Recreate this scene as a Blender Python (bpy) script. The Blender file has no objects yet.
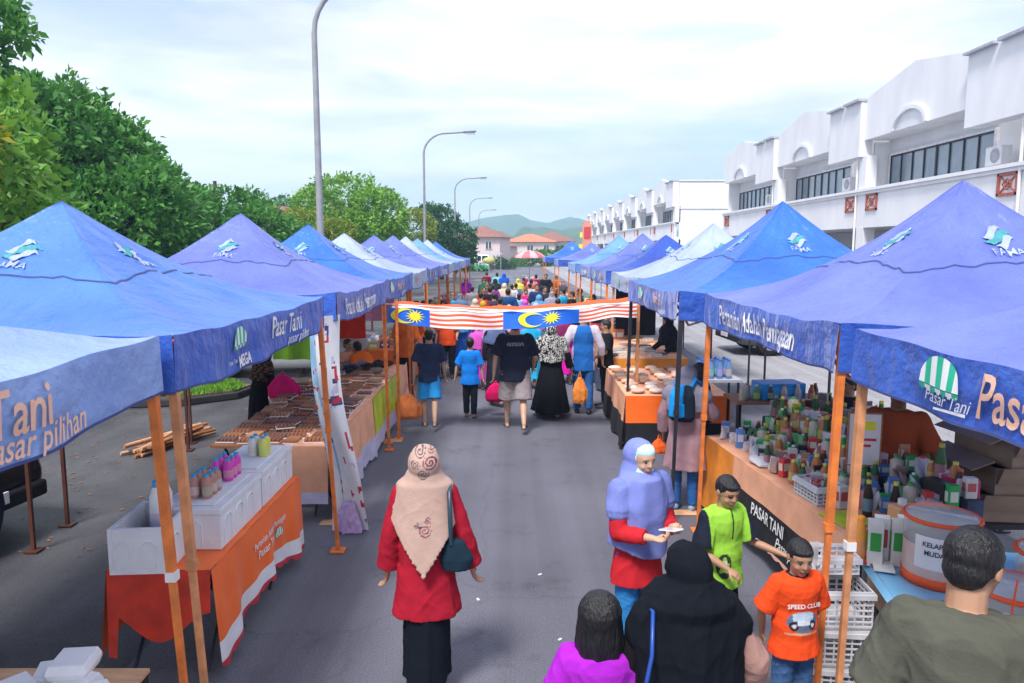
import bpy, math, random
import numpy as np
from mathutils import Vector, Matrix, noise
random.seed(7); R = math.radians; PI = math.pi
SC = bpy.context.scene
COL = SC.collection
# ------------------------------------------------------------------ helpers
def V(*a): return Vector(a)
class MB:
    """collects shapes for ONE mesh object"""
    def __init__(s): s.v = []; s.f = []; s.m = []; s.mi = 0; s.sm = []; s.smooth = False
    def add(s, vs, fs, mi=None, smooth=None):
        b = len(s.v); s.v += [tuple(p) for p in vs]
        for f in fs:
            s.f.append(tuple(i + b for i in f)); s.m.append(s.mi if mi is None else mi); s.sm.append(s.smooth if smooth is None else smooth)
        return s
    def box(s, c, d, rz=0, mi=None, tilt=None, taper=1.0):
        x, y, z = d[0] / 2, d[1] / 2, d[2] / 2; t = taper
        vs = [(-x*t,-y*t,-z),(x*t,-y*t,-z),(x*t,y*t,-z),(-x*t,y*t,-z),(-x,-y,z),(x,-y,z),(x,y,z),(-x,y,z)]
        M = Matrix.Rotation(rz, 3, 'Z')
        if tilt: M = M @ Matrix.Rotation(tilt[0], 3, 'X') @ Matrix.Rotation(tilt[1], 3, 'Y')
        vs = [M @ Vector(p) + Vector(c) for p in vs]
        return s.add(vs, [(0,3,2,1),(4,5,6,7),(0,1,5,4),(1,2,6,5),(2,3,7,6),(3,0,4,7)], mi, False)
    def b2(s, lo, hi, mi=None):
        return s.box([(lo[i]+hi[i])/2 for i in range(3)], [hi[i]-lo[i] for i in range(3)], mi=mi)
    def tube(s, pts, rad, n=8, mi=None, cap=True, smooth=True):
        pts = [Vector(p) for p in pts]
        if not hasattr(rad, '__len__'): rad = [rad]*len(pts)
        vs = []; up = None
        for i, p in enumerate(pts):
            d = (pts[min(i+1, len(pts)-1)] - pts[max(i-1, 0)]).normalized()
            if up is None: up = d.orthogonal().normalized()
            up = (up - d*up.dot(d)).normalized(); w = d.cross(up)
            for k in range(n):
                a = 2*PI*k/n; vs.append(p + (up*math.cos(a) + w*math.sin(a))*rad[i])
        fs = []
        for i in range(len(pts)-1):
            for k in range(n): fs.append((i*n+k, i*n+(k+1)%n, (i+1)*n+(k+1)%n, (i+1)*n+k))
        s.add(vs, fs, mi, smooth)
        if cap: s.add(vs[:n], [tuple(range(n))[::-1]], mi, False); s.add(vs[-n:], [tuple(range(n))], mi, False)
        return s
    def sqtube(s, p0, p1, w, mi=None):
        return s.tube([p0, p1], w*0.7071, 4, mi, True, False)
    def lathe(s, c, prof, n=16, mi=None, smooth=True, M=None):
        c = Vector(c); vs = []
        for r, z in prof:
            for k in range(n):
                p = Vector((r*math.cos(2*PI*k/n), r*math.sin(2*PI*k/n), z))
                if M: p = M @ p
                vs.append(p + c)
        fs = [(i*n+k, i*n+(k+1)%n, (i+1)*n+(k+1)%n, (i+1)*n+k) for i in range(len(prof)-1) for k in range(n)]
        s.add(vs, fs, mi, smooth)
        s.add(vs[:n], [tuple(range(n))[::-1]], mi, False); s.add(vs[-n:], [tuple(range(n))], mi, False)
        return s
    def grid(s, fn, nu, nv, mi=None, smooth=True, flip=False, miF=None):
        vs = [fn(i/nu, j/nv) for j in range(nv+1) for i in range(nu+1)]
        b = len(s.v); s.v += [tuple(p) for p in vs]
        for j in range(nv):
            for i in range(nu):
                a = b + j*(nu+1)+i; q = (a, a+1, a+nu+2, a+nu+1)
                s.f.append(q[::-1] if flip else q); s.sm.append(smooth)
                s.m.append(miF((i+.5)/nu, (j+.5)/nv) if miF else (s.mi if mi is None else mi))
        return s
    def prism(s, poly, h0, h1, axis='X', mi=None):
        """poly: 2D points; axis X: (y,z) extruded in x; Y: (x,z); Z: (x,y)"""
        def P(q, h): return {'X': (h, q[0], q[1]), 'Y': (q[0], h, q[1]), 'Z': (q[0], q[1], h)}[axis]
        n = len(poly); vs = [P(q, h0) for q in poly] + [P(q, h1) for q in poly]
        fs = [tuple(range(n))[::-1], tuple(range(n, 2*n))] + [(i, (i+1)%n, n+(i+1)%n, n+i) for i in range(n)]
        return s.add(vs, fs, mi, False)
    def text(s, txt, fn, size, mi, shear=0, align='CENTER', squeeze=1.0, bold=0.0):
        vs, fs = text2d(txt, shear, align, bold)
        return s.add([fn(x*size*squeeze, y*size) for x, y in vs], fs, mi, False)
    def mesh(s, name, mats):
        me = bpy.data.meshes.new(name); me.from_pydata(s.v, [], s.f)
        for m in (mats if isinstance(mats, (list, tuple)) else [mats]): me.materials.append(m)
        me.polygons.foreach_set('material_index', s.m); me.polygons.foreach_set('use_smooth', s.sm)
        me.update(); return me
    def build(s, name, mats, parent=None, loc=None, rz=0, bevel=0):
        o = bpy.data.objects.new(name, s.mesh(name, mats)); COL.objects.link(o)
        if parent is not None: o.parent = parent
        if loc is not None: o.location = loc
        if rz: o.rotation_euler.z = rz
        if bevel:
            b = o.modifiers.new('bevel', 'BEVEL'); b.width = bevel; b.segments = 2; b.limit_method = 'ANGLE'
        return o
_tc = {}
def text2d(txt, shear=0, align='CENTER', bold=0.0):
    k = (txt, shear, align, bold)
    if k not in _tc:
        cu = bpy.data.curves.new('lettering', 'FONT'); cu.body = txt; cu.size = 1; cu.shear = shear
        cu.align_x = align; cu.align_y = 'CENTER'; cu.resolution_u = 3; cu.offset = bold
        ob = bpy.data.objects.new('lettering', cu)
        me = ob.to_mesh()
        _tc[k] = ([(v.co.x, v.co.y) for v in me.vertices], [tuple(p.vertices) for p in me.polygons])
        ob.to_mesh_clear(); bpy.data.objects.remove(ob); bpy.data.curves.remove(cu)
    return _tc[k]
def tag(o, label=None, cat=None, group=None, kind=None):
    if label: o['label'] = label
    if cat: o['category'] = cat
    if group: o['group'] = group
    if kind: o['kind'] = kind
    return o
def thing(name, label, cat, loc=(0,0,0), rz=0, group=None):
    o = bpy.data.objects.new(name, None); COL.objects.link(o); o.location = loc; o.rotation_euler.z = rz
    o.empty_display_size = .2
    return tag(o, label, cat, group)
def dup(root, loc=None, rz=None, label=None, group=None, scale=None):
    def rec(o, par):
        c = o.copy(); COL.objects.link(c); c.parent = par
        for ch in kids.get(o, []): rec(ch, c)
        return c
    kids = {}
    for ch in root.children_recursive: kids.setdefault(ch.parent, []).append(ch)
    r = rec(root, None)
    if loc is not None: r.location = loc
    if rz is not None: r.rotation_euler.z = rz
    if scale: r.scale = (scale,)*3
    if label: r['label'] = label
    if group: r['group'] = group
    return r
# camera model, used to read real positions off the photograph
CH, CT, CF = 2.8, R(7), 750.0
_c, _s = math.cos(CT), math.sin(CT)
def ray(px, py):
    a = (px-512)/CF; b = (341.5-py)/CF
    return (a, _c+b*_s, -_s+b*_c)
def G(px, py, z=0.0):
    d = ray(px, py); t = (z-CH)/d[2]; return (d[0]*t, d[1]*t, z)
def at(px, py, Y):
    d = ray(px, py); t = Y/d[1]; return (d[0]*t, Y, CH+d[2]*t)
# ------------------------------------------------------------------ materials
def mat(name, col, rough=.6, var=.12, scale=6.0, bump=0.0, bscale=40.0, spec=.5, metal=0.0, col2=None, emit=None, alpha=None, trans=0, objcol=False, attr=None, sheen=0, stretch=None, detail=4, subsurf=0):
    m = bpy.data.materials.new(name); m.use_nodes = True; nt = m.node_tree; N = nt.nodes; L = nt.links
    P = N['Principled BSDF']; tc = N.new('ShaderNodeTexCoord'); mp = N.new('ShaderNodeMapping')
    L.new(tc.outputs['Object'], mp.inputs['Vector'])
    if stretch: mp.inputs['Scale'].default_value = stretch
    nz = N.new('ShaderNodeTexNoise'); nz.inputs['Scale'].default_value = scale; nz.inputs['Detail'].default_value = detail
    L.new(mp.outputs[0], nz.inputs['Vector'])
    base = None
    if attr or objcol:
        if attr:
            at_ = N.new('ShaderNodeAttribute'); at_.attribute_name = attr; base = at_.outputs['Color']
        if objcol:
            oi = N.new('ShaderNodeObjectInfo')
            if base is not None:
                mx = N.new('ShaderNodeMix'); mx.data_type = 'RGBA'; mx.blend_type = 'MULTIPLY'; mx.inputs[0].default_value = 1
                L.new(base, mx.inputs[6]); L.new(oi.outputs['Color'], mx.inputs[7]); base = mx.outputs[2]
            else: base = oi.outputs['Color']
        mr = N.new('ShaderNodeMapRange'); mr.inputs[1].default_value = .3; mr.inputs[2].default_value = .7
        mr.inputs[3].default_value = 1-var; mr.inputs[4].default_value = 1+var; L.new(nz.outputs['Fac'], mr.inputs[0])
        vm = N.new('ShaderNodeVectorMath'); vm.operation = 'SCALE'; L.new(base, vm.inputs[0]); L.new(mr.outputs[0], vm.inputs['Scale'])
        L.new(vm.outputs[0], P.inputs['Base Color'])
    else:
        rp = N.new('ShaderNodeValToRGB'); c = np.array(col)
        d = np.array(col2) if col2 is not None else np.clip(c*(1+var), 0, 1); a = c*(1-var) if col2 is None else c
        rp.color_ramp.elements[0].color = (*a, 1); rp.color_ramp.elements[1].color = (*d, 1)
        rp.color_ramp.elements[0].position = .32; rp.color_ramp.elements[1].position = .68
        L.new(nz.outputs['Fac'], rp.inputs[0]); L.new(rp.outputs[0], P.inputs['Base Color'])
    P.inputs['Roughness'].default_value = rough; P.inputs['Specular IOR Level'].default_value = spec; P.inputs['Metallic'].default_value = metal
    if sheen: P.inputs['Sheen Weight'].default_value = sheen
    if subsurf: P.inputs['Subsurface Weight'].default_value = subsurf; P.inputs['Subsurface Radius'].default_value = (.01, .004, .002)
    if trans: P.inputs['Transmission Weight'].default_value = trans
    if alpha is not None: P.inputs['Alpha'].default_value = alpha
    if emit: P.inputs['Emission Color'].default_value = (*emit, 1); P.inputs['Emission Strength'].default_value = 1
    if bump:
        n2 = N.new('ShaderNodeTexNoise'); n2.inputs['Scale'].default_value = bscale; n2.inputs['Detail'].default_value = 5
        L.new(mp.outputs[0], n2.inputs['Vector'])
        b = N.new('ShaderNodeBump'); b.inputs['Strength'].default_value = bump; b.inputs['Distance'].default_value = .02
        L.new(n2.outputs['Fac'], b.inputs['Height']); L.new(b.outputs[0], P.inputs['Normal'])
    return m
M = {}
M['white_wall'] = mat('white_wall_paint', (.75,.76,.8), .8, .05, .9, .15, 30, col2=(.85,.86,.89), stretch=(1,1.3,.4), detail=9)
M['ledge'] = mat('grey_ledge_paint', (.45,.46,.52), .8, .1)
M['dark_glass'] = mat('window_glass', (.03,.05,.07), .06, .3, 3, spec=.9)
M['glass_light'] = mat('tinted_window_glass', (.16,.22,.28), .08, .4, .8, spec=1.0, col2=(.3,.36,.42))
M['frame_dark'] = mat('dark_window_frame', (.02,.02,.03), .5)
M['frame_white'] = mat('white_window_frame', (.75,.75,.78), .5)
M['lattice'] = mat('rust_red_lattice_paint', (.42,.1,.06), .6)
M['shutter'] = mat('grey_shutter', (.25,.25,.28), .6, .2, stretch=(1,1,12))
M['orange_post'] = mat('orange_painted_steel', (.75,.2,.04), .45, .25, 9, .1, 60)
M['tan_post'] = mat('faded_orange_steel', (.62,.27,.12), .5, .25, 9, .1, 60)
M['black_post'] = mat('black_painted_steel', (.02,.02,.03), .4, .3)
M['brown_post'] = mat('brown_painted_steel', (.09,.03,.02), .5, .3)
M['steel'] = mat('galvanised_steel', (.38,.4,.42), .4, .15, 8, metal=.6)
M['white_plastic'] = mat('white_plastic', (.8,.8,.82), .4, .06)
M['styro'] = mat('white_styrofoam', (.82,.82,.86), .75, .05, 8, .3, 160)
M['orange_cloth'] = mat('orange_tablecloth', (1.0,.15,.008), .6, .08, 5, .4, 9, sheen=.1)
M['red_cloth'] = mat('deep_red_orange_cloth', (.62,.035,.012), .65, .25, 5, .4, 9)
M['peach_cloth'] = mat('peach_tablecloth', (.85,.42,.25), .6, .15, 4, .3, 9)
M['amber_cloth'] = mat('amber_tablecloth', (.85,.28,.03), .6, .2, 4, .3, 9)
M['lime_cloth'] = mat('yellow_green_cloth', (.5,.62,.03), .6, .2, 5, .3, 9)
M['lilac_cloth'] = mat('pale_lilac_cloth', (.58,.55,.75), .7, .12, 6, .3, 12)
M['white_cloth'] = mat('white_cloth', (.78,.78,.82), .7, .08, 6, .3, 12)
M['black_cloth'] = mat('black_cloth', (.009,.01,.014), .9, .4, 6, .3, 12)
M['navy_cloth'] = mat('slate_navy_cloth', (.05,.07,.13), .8, .3, 6, .3, 12)
M['blue_table'] = mat('sky_blue_table_sheet', (.22,.55,.85), .25, .15, 3)
M['wood'] = mat('orange_brown_wood', (.38,.16,.07), .6, .3, 5, .2, 30, stretch=(1,8,8))
M['ply'] = mat('plywood_board', (.62,.36,.2), .6, .2, 4, stretch=(1,6,6))
M['text_white'] = mat('white_print', (.85,.85,.85), .6, .03)
M['text_peach'] = mat('peach_print', (.85,.5,.36), .6, .05)
M['text_dark'] = mat('dark_print', (.03,.03,.05), .6, .05)
M['green_print'] = mat('green_print', (.02,.5,.3), .6, .1)
M['seam'] = mat('stitched_seam', (.05,.07,.22), .8)
M['yellow_print'] = mat('yellow_print', (.85,.8,.03), .6, .05)
M['blue_flag'] = mat('blue_flag_cloth', (.01,.14,.72), .5, .1, 6)
M['orange_flag'] = mat('orange_red_flag_cloth', (.85,.1,.02), .6, .1)
M['red_print'] = mat('red_print', (.6,.03,.05), .6, .1)
M['skin'] = mat('skin', None, .5, .06, 12, attr='Col', subsurf=.08, spec=.4)
M['cloth'] = mat('clothing_cloth', None, .9, .1, 7, .16, 90, attr='Col', objcol=True, spec=.12)
M['hair'] = mat('black_hair', (.009,.009,.011), .42, .5, 30, .6, 60, stretch=(2,2,.35), spec=.5)
M['shoe'] = mat('shoe_leather', None, .6, .1, objcol=True)
M['prop'] = mat('coloured_plastic', None, .35, .1, objcol=True)
M['clear'] = mat('clear_plastic', (.75,.8,.82), .15, .1, alpha=.38)
M['cardboard'] = mat('cardboard', (.36,.27,.2), .8, .15, 4, .1, 20)
M['tyre'] = mat('tyre_rubber', (.012,.012,.014), .8)
M['alloy'] = mat('alloy_wheel', (.5,.5,.52), .3, metal=.8)
M['lamp_glass'] = mat('headlamp_glass', (.6,.65,.7), .1, .1, spec=1)
M['kerb'] = mat('kerb_concrete', (.2,.2,.2), .9, .3, 5, .4, 30)
M['kerb_black'] = mat('kerb_black_paint', (.03,.03,.035), .8, .3, 5)
M['soil'] = mat('leaf_litter_soil', (.14,.1,.07), .95, .4, 8, .5, 30)
M['bark'] = mat('bark', (.1,.075,.055), .9, .4, 8, .8, 20, stretch=(3,3,.6))
M['roof_orange'] = mat('orange_roof_tile', (.62,.2,.11), .8, .25, 3, .3, 8)
M['roof_brown'] = mat('brown_roof_tile', (.26,.12,.1), .8, .25, 3, .3, 8)
M['lampshell'] = mat('lamp_housing', (.3,.31,.34), .5)
def carpaint(name, c): 
    m = mat(name, c, .25, .05, spec=.6); m.node_tree.nodes['Principled BSDF'].inputs['Coat Weight'].default_value = .6; return m
def canvas(name, c, c2):
    c = [c[0]*.68, c[1]*.76, c[2]*.86]; c2 = [c2[0]*.76, c2[1]*.84, c2[2]*.92]; m = mat(name, c, .45, .1, 1.6, .8, 7, spec=.5, col2=c2, sheen=.35, detail=8); m.node_tree.nodes['Bump'].inputs['Distance'].default_value = .05
    P = m.node_tree.nodes['Principled BSDF']; P.inputs['Sheen Roughness'].default_value = .35; P.inputs['Sheen Tint'].default_value = (.8,.85,1,1)
    nt = m.node_tree; out = nt.nodes['Material Output']
    tr = nt.nodes.new('ShaderNodeBsdfTranslucent'); tr.inputs[0].default_value = (*[min(1, x*1.2) for x in c2], 1)
    mx = nt.nodes.new('ShaderNodeMixShader'); mx.inputs[0].default_value = .09
    nt.links.new(P.outputs[0], mx.inputs[1]); nt.links.new(tr.outputs[0], mx.inputs[2]); nt.links.new(mx.outputs[0], out.inputs[0])
    return m
M['cv_blue'] = canvas('royal_blue_canvas', (.02,.14,.66), (.035,.2,.78))
M['cv_purple'] = canvas('faded_violet_blue_canvas', (.13,.165,.6), (.18,.225,.7))
M['cv_pale'] = canvas('sun_bleached_blue_canvas', (.3,.42,.78), (.4,.52,.85))
M['cv_white'] = canvas('near_white_canvas', (.42,.48,.68), (.52,.58,.74))
M['cv_dark'] = canvas('deep_blue_canvas', (.02,.07,.42), (.03,.1,.5))
M['cv_mid'] = canvas('mid_blue_canvas', (.06,.2,.66), (.1,.27,.76))
M['cv_light'] = canvas('light_blue_canvas', (.13,.33,.75), (.2,.42,.85))
M['logo_white'] = mat('faded_white_print', (.3,.37,.62), .6, .15, 12)
M['logo_green'] = mat('faded_green_print', (.04,.28,.32), .6, .15, 12)
M['cv_valance'] = canvas('valance_blue_canvas', (.04,.12,.55), (.07,.18,.66))
# ------------------------------------------------------------------ world, sun, camera
SUN_EL, SUN_AZ = R(58), R(205)      # sun behind the camera, a little to the left, veiled by cloud
w = bpy.data.worlds.new("World"); SC.world = w; w.use_nodes = True
nt = w.node_tree; N = nt.nodes; L = nt.links; bg = N['Background']
sky = N.new('ShaderNodeTexSky'); sky.sky_type = 'NISHITA'; sky.sun_disc = False
sky.sun_elevation = SUN_EL; sky.sun_rotation = SUN_AZ; sky.air_density = 1.2; sky.dust_density = 1.5; sky.ozone_density = 5
tc = N.new('ShaderNodeTexCoord'); mp = N.new('ShaderNodeMapping'); mp.inputs['Scale'].default_value = (1, 1, 4.5); mp.inputs['Location'].default_value = (.35, 0, .2)
L.new(tc.outputs['Generated'], mp.inputs[0])
nz = N.new('ShaderNodeTexNoise'); nz.inputs['Scale'].default_value = 3.2; nz.inputs['Detail'].default_value = 9; nz.inputs['Roughness'].default_value = .55; nz.inputs['Distortion'].default_value = .35
L.new(mp.outputs[0], nz.inputs['Vector'])
rp = N.new('ShaderNodeValToRGB'); rp.color_ramp.elements[0].position = .38; rp.color_ramp.elements[1].position = .52
rp.color_ramp.elements[0].color = (.62,.62,.62,1); rp.color_ramp.elements[1].color = (1,1,1,1)
L.new(nz.outputs['Fac'], rp.inputs[0])
nz2 = N.new('ShaderNodeTexNoise'); nz2.inputs['Scale'].default_value = 2.4; nz2.inputs['Detail'].default_value = 8; L.new(mp.outputs[0], nz2.inputs['Vector'])
rp2 = N.new('ShaderNodeValToRGB'); rp2.color_ramp.elements[0].position = .4; rp2.color_ramp.elements[1].position = .58
rp2.color_ramp.elements[0].color = (4.2,4.45,5.4,1); rp2.color_ramp.elements[1].color = (6.6,6.5,6.9,1)
L.new(nz2.outputs['Fac'], rp2.inputs[0])
mx = N.new('ShaderNodeMix'); mx.data_type = 'RGBA'
L.new(rp.outputs[0], mx.inputs[0]); L.new(sky.outputs[0], mx.inputs[6]); L.new(rp2.outputs[0], mx.inputs[7])
L.new(mx.outputs[2], bg.inputs[0]); bg.inputs[1].default_value = .1
ld = bpy.data.lights.new('sun', 'SUN'); ld.energy = 2.3; ld.angle = R(14); ld.color = (1, .95, .88)
so = bpy.data.objects.new('sun', ld); COL.objects.link(so)
# direction towards the sun: azimuth measured clockwise from +Y as the sky texture does
sd = Vector((math.sin(SUN_AZ)*math.cos(SUN_EL), math.cos(SUN_AZ)*math.cos(SUN_EL), math.sin(SUN_EL)))
so.rotation_euler = sd.to_track_quat('Z', 'Y').to_euler()
cd = bpy.data.cameras.new('camera'); cam = bpy.data.objects.new('camera', cd); COL.objects.link(cam)
cd.sensor_width = 36; cd.lens = 36*CF/1024; cd.clip_end = 5000; cd.clip_start = .05
cam.location = (0, 0, CH); cam.rotation_euler = (R(90)-CT, 0, 0); SC.camera = cam
SC.view_settings.view_transform = 'Standard'; SC.view_settings.look = 'None'; SC.view_settings.exposure = 1.05; SC.view_settings.gamma = 1
SC.cycles.max_bounces = 6; SC.cycles.diffuse_bounces = 2; SC.cycles.transparent_max_bounces = 8; SC.cycles.volume_bounces = 1
SC.cycles.use_denoising = True
# ------------------------------------------------------------------ ground
def asphalt(name, c1, c2, rough, wet=0):
    m = mat(name, c1, rough, .2, .35, .5, 220, col2=c2, detail=8)
    nt = m.node_tree; N = nt.nodes; L = nt.links; P = N['Principled BSDF']
    tc = N.new('ShaderNodeTexCoord'); n = N.new('ShaderNodeTexNoise'); n.inputs['Scale'].default_value = .5; n.inputs['Detail'].default_value = 6
    L.new(tc.outputs['Object'], n.inputs[0])
    # fine aggregate speckle
    v = N.new('ShaderNodeTexNoise'); v.inputs['Scale'].default_value = 90; v.inputs['Detail'].default_value = 3; L.new(tc.outputs['Object'], v.inputs[0])
    mr = N.new('ShaderNodeMapRange'); mr.inputs[1].default_value = .3; mr.inputs[2].default_value = .7; mr.inputs[3].default_value = .6; mr.inputs[4].default_value = 1.4
    L.new(v.outputs['Fac'], mr.inputs[0])
    vm = N.new('ShaderNodeVectorMath'); vm.operation = 'SCALE'
    src = P.inputs['Base Color'].links[0].from_socket; L.new(src, vm.inputs[0]); L.new(mr.outputs[0], vm.inputs['Scale'])
    # hairline cracks
    vo = N.new('ShaderNodeTexVoronoi'); vo.feature = 'DISTANCE_TO_EDGE'; vo.inputs['Scale'].default_value = .45
    nd = N.new('ShaderNodeTexNoise'); nd.inputs['Scale'].default_value = 1.5; nd.inputs['Detail'].default_value = 6; L.new(tc.outputs['Object'], nd.inputs[0])
    md = N.new('ShaderNodeMix'); md.data_type = 'VECTOR'; md.inputs[0].default_value = .35; L.new(tc.outputs['Object'], md.inputs[4]); L.new(nd.outputs['Color'], md.inputs[5])
    L.new(md.outputs[1], vo.inputs['Vector'])
    cr = N.new('ShaderNodeMapRange'); cr.inputs[1].default_value = 0; cr.inputs[2].default_value = .006; cr.inputs[3].default_value = .86; cr.inputs[4].default_value = 1
    L.new(vo.outputs['Distance'], cr.inputs[0])
    vm2 = N.new('ShaderNodeVectorMath'); vm2.operation = 'SCALE'; L.new(vm.outputs[0], vm2.inputs[0]); L.new(cr.outputs[0], vm2.inputs['Scale'])
    st = N.new('ShaderNodeTexNoise'); st.inputs['Scale'].default_value = 1.3; st.inputs['Detail'].default_value = 7; st.inputs['Roughness'].default_value = .7; L.new(tc.outputs['Object'], st.inputs[0])
    sr = N.new('ShaderNodeMapRange'); sr.inputs[1].default_value = .56; sr.inputs[2].default_value = .66; sr.inputs[3].default_value = 1; sr.inputs[4].default_value = .72; L.new(st.outputs['Fac'], sr.inputs[0])
    mt = N.new('ShaderNodeMapping'); mt.inputs['Scale'].default_value = (2.6, .05, 1); L.new(tc.outputs['Object'], mt.inputs[0]); tn = N.new('ShaderNodeTexNoise'); tn.inputs['Scale'].default_value = 1; tn.inputs['Detail'].default_value = 3; L.new(mt.outputs[0], tn.inputs[0])
    tr = N.new('ShaderNodeMapRange'); tr.inputs[1].default_value = .4; tr.inputs[2].default_value = .6; tr.inputs[3].default_value = .88; tr.inputs[4].default_value = 1.1; L.new(tn.outputs['Fac'], tr.inputs[0])
    mm = N.new('ShaderNodeMath'); mm.operation = 'MULTIPLY'; L.new(sr.outputs[0], mm.inputs[0]); L.new(tr.outputs[0], mm.inputs[1])
    vm3 = N.new('ShaderNodeVectorMath'); vm3.operation = 'SCALE'; L.new(vm2.outputs[0], vm3.inputs[0]); L.new(mm.outputs[0], vm3.inputs['Scale'])
    L.new(vm3.outputs[0], P.inputs['Base Color'])
    r2 = N.new('ShaderNodeMapRange'); r2.inputs[1].default_value = .4; r2.inputs[2].default_value = .6; r2.inputs[3].default_value = rough-wet; r2.inputs[4].default_value = rough
    L.new(n.outputs['Fac'], r2.inputs[0]); L.new(r2.outputs[0], P.inputs['Roughness'])
    return m
M['asphalt'] = asphalt('street_asphalt', (.095,.097,.128), (.165,.168,.212), .8, .15)
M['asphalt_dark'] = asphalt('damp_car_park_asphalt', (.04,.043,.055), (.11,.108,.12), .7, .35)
M['asphalt_pale'] = asphalt('pale_parking_asphalt', (.27,.27,.3), (.33,.33,.36), .85)
M['verge'] = mat('verge_grass_ground', (.06,.09,.03), .95, .3, .05, .4, 2, col2=(.1,.12,.05))
def sheet(name, x0, x1, y0, y1, z, m, nx=1, ny=1):
    return tag(MB().grid(lambda u, v: (x0+(x1-x0)*u, y0+(y1-y0)*v, z), nx, ny).build(name, m), kind='structure')
sheet('ground', -1000, 1000, -30, 1650, -.012, M['verge'])
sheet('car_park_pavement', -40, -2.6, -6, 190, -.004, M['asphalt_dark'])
sheet('road', -2.6, 4.9, -6, 190, 0, M['asphalt'])
sheet('parking_pavement', 4.9, 14.4, -6, 190, -.004, M['asphalt_pale'])
mb = MB()
for k in range(24): mb.b2((9.0, 4+k*2.6, -.0035), (13.8, 4.1+k*2.6, .0005))
tag(mb.build('bay_marking', M['text_white']), kind='structure')
tag(MB().b2((14.4,-6,-.01),(19,190,.13)).build('shop_pavement', M['kerb']), kind='structure')
# debris: flattened litter on the road
cut = [(478,600,.02),(560,640,.018),(540,575,.02)]
for i,(px,py,s) in enumerate(cut):
    g = G(px,py); mb = MB(); a = random.random()*6
    mb.grid(lambda u,v: (g[0]+(u-.5)*s*2*math.cos(a)-(v-.5)*s*math.sin(a), g[1]+(u-.5)*s*2*math.sin(a)+(v-.5)*s*math.cos(a), .004+.006*math.sin(u*6+v*4)**2), 4, 3)
    tag(mb.build('litter_scrap', M['white_plastic']), 'tiny pale scrap of paper lying on the grey road', 'litter', 'paper scraps on the road')
# grass island with kerb at left
isl = [(-12,12.6),(-7.2,13.0),(-5.9,13.25),(-5.15,13.9),(-5.05,14.6),(-5.7,15.2),(-7,15.6),(-12,15.9)]
mb = MB(); mb.prism(isl, 0, .13, 'Z'); tag(mb.build('kerb', M['kerb_black'], bevel=.02), kind='structure')
cx = sum(p[0] for p in isl)/8; cy = sum(p[1] for p in isl)/8
isl2 = [(cx+(x-cx)*.965, cy+(y-cy)*.88) for x, y in isl]
tag(MB().prism(isl2, .1, .16, 'Z').build('island_turf_ground', M['soil']), kind='structure')
M['grass'] = mat('grass_blades', (.08,.26,.02), .8, .3, 5, col2=(.2,.42,.04))
def inside(p, poly):
    c = False; j = len(poly)-1
    for i in range(len(poly)):
        if (poly[i][1] > p[1]) != (poly[j][1] > p[1]) and p[0] < (poly[j][0]-poly[i][0])*(p[1]-poly[i][1])/(poly[j][1]-poly[i][1])+poly[i][0]: c = not c
        j = i
    return c
mb = MB()
while len(mb.f) < 26000:
    p = (random.uniform(-10.5,-5), random.uniform(12.8,15.8))
    if not inside(p, isl2): continue
    if noise.noise(Vector((p[0]*.9, p[1]*.9, 3))) < -.25: continue
    a = random.random()*6.28; h = random.uniform(.03,.09); dx, dy = math.cos(a)*.012, math.sin(a)*.012; lx, ly = random.uniform(-.03,.03), random.uniform(-.03,.03)
    mb.add([(p[0]-dx,p[1]-dy,.155),(p[0]+dx,p[1]+dy,.155),(p[0]+lx,p[1]+ly,.155+h)], [(0,1,2)])
tag(mb.build('grass', M['grass']), kind='stuff')
g = G(212, 382, .2)
mb = MB(); mb.lathe(g, [(.02,0),(.16,.02),(.2,.1),(.12,.17),(.01,.19)], 10); tag(mb.build('boulder', M['white_plastic']), 'whitish stone lying on the grass island', 'stone')
# fallen leaves on the left car park
M['deadleaf'] = mat('dead_leaves', (.3,.14,.06), .8, .4, 9)
mb = MB()
for k in range(1500):
    x, y = random.uniform(-9,-3.4), random.uniform(6.5,13); s = random.uniform(.012,.035); a = random.random()*6.3
    if random.random() > .25+.5*max(0, -(x+3.4)/5): continue
    ca, sa = math.cos(a)*s, math.sin(a)*s
    mb.add([(x-ca,y-sa,.002),(x+sa*.5,y-ca*.5,.008),(x+ca,y+sa,.004),(x-sa*.5,y+ca*.5,.01)], [(0,1,2,3)])
tag(mb.build('fallen_leaves', M['deadleaf']), kind='stuff')
# ------------------------------------------------------------------ hills
def ridge(name, y0, depth, x0, x1, prof, m, amp, nx=160, ny=16, seed=0):
    def fn(u, v):
        x = x0+(x1-x0)*u; e = math.sin(min(v*1.3,1)*PI/2)
        h = np.interp(x, [p[0] for p in prof], [p[1] for p in prof])
        n = noise.fractal(Vector((x*.012+seed, v*3, seed)), 1, 2, 5)*amp + noise.noise(Vector((x*.09, v*9, seed)))*amp*.25
        return (x, y0+depth*v, max(-2, h*e + n*e))
    return tag(MB().grid(fn, nx, ny, flip=False).build(name, m), kind='structure')
M['forest_far'] = mat('far_forest_canopy', (.03,.065,.03), .95, .4, .05, 1, .1, col2=(.08,.13,.05))
M['forest_near'] = mat('near_forest_canopy', (.03,.07,.025), .95, .4, .08, 1, .2, col2=(.07,.13,.045))
def hp(l, Y): return [((px-512)*Y/CF, (250-py)*1.12*Y/CF+CH) for px, py in l]
ridge('hills', 1150, 350, -900, 900, hp([(300,262),(400,240),(440,230),(470,226),(490,222),(517,218),(530,224),(545,227),(560,224),(575,222),(590,226),(640,232),(800,240),(1000,250)], 1400), M['forest_far'], 6, seed=2)
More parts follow.
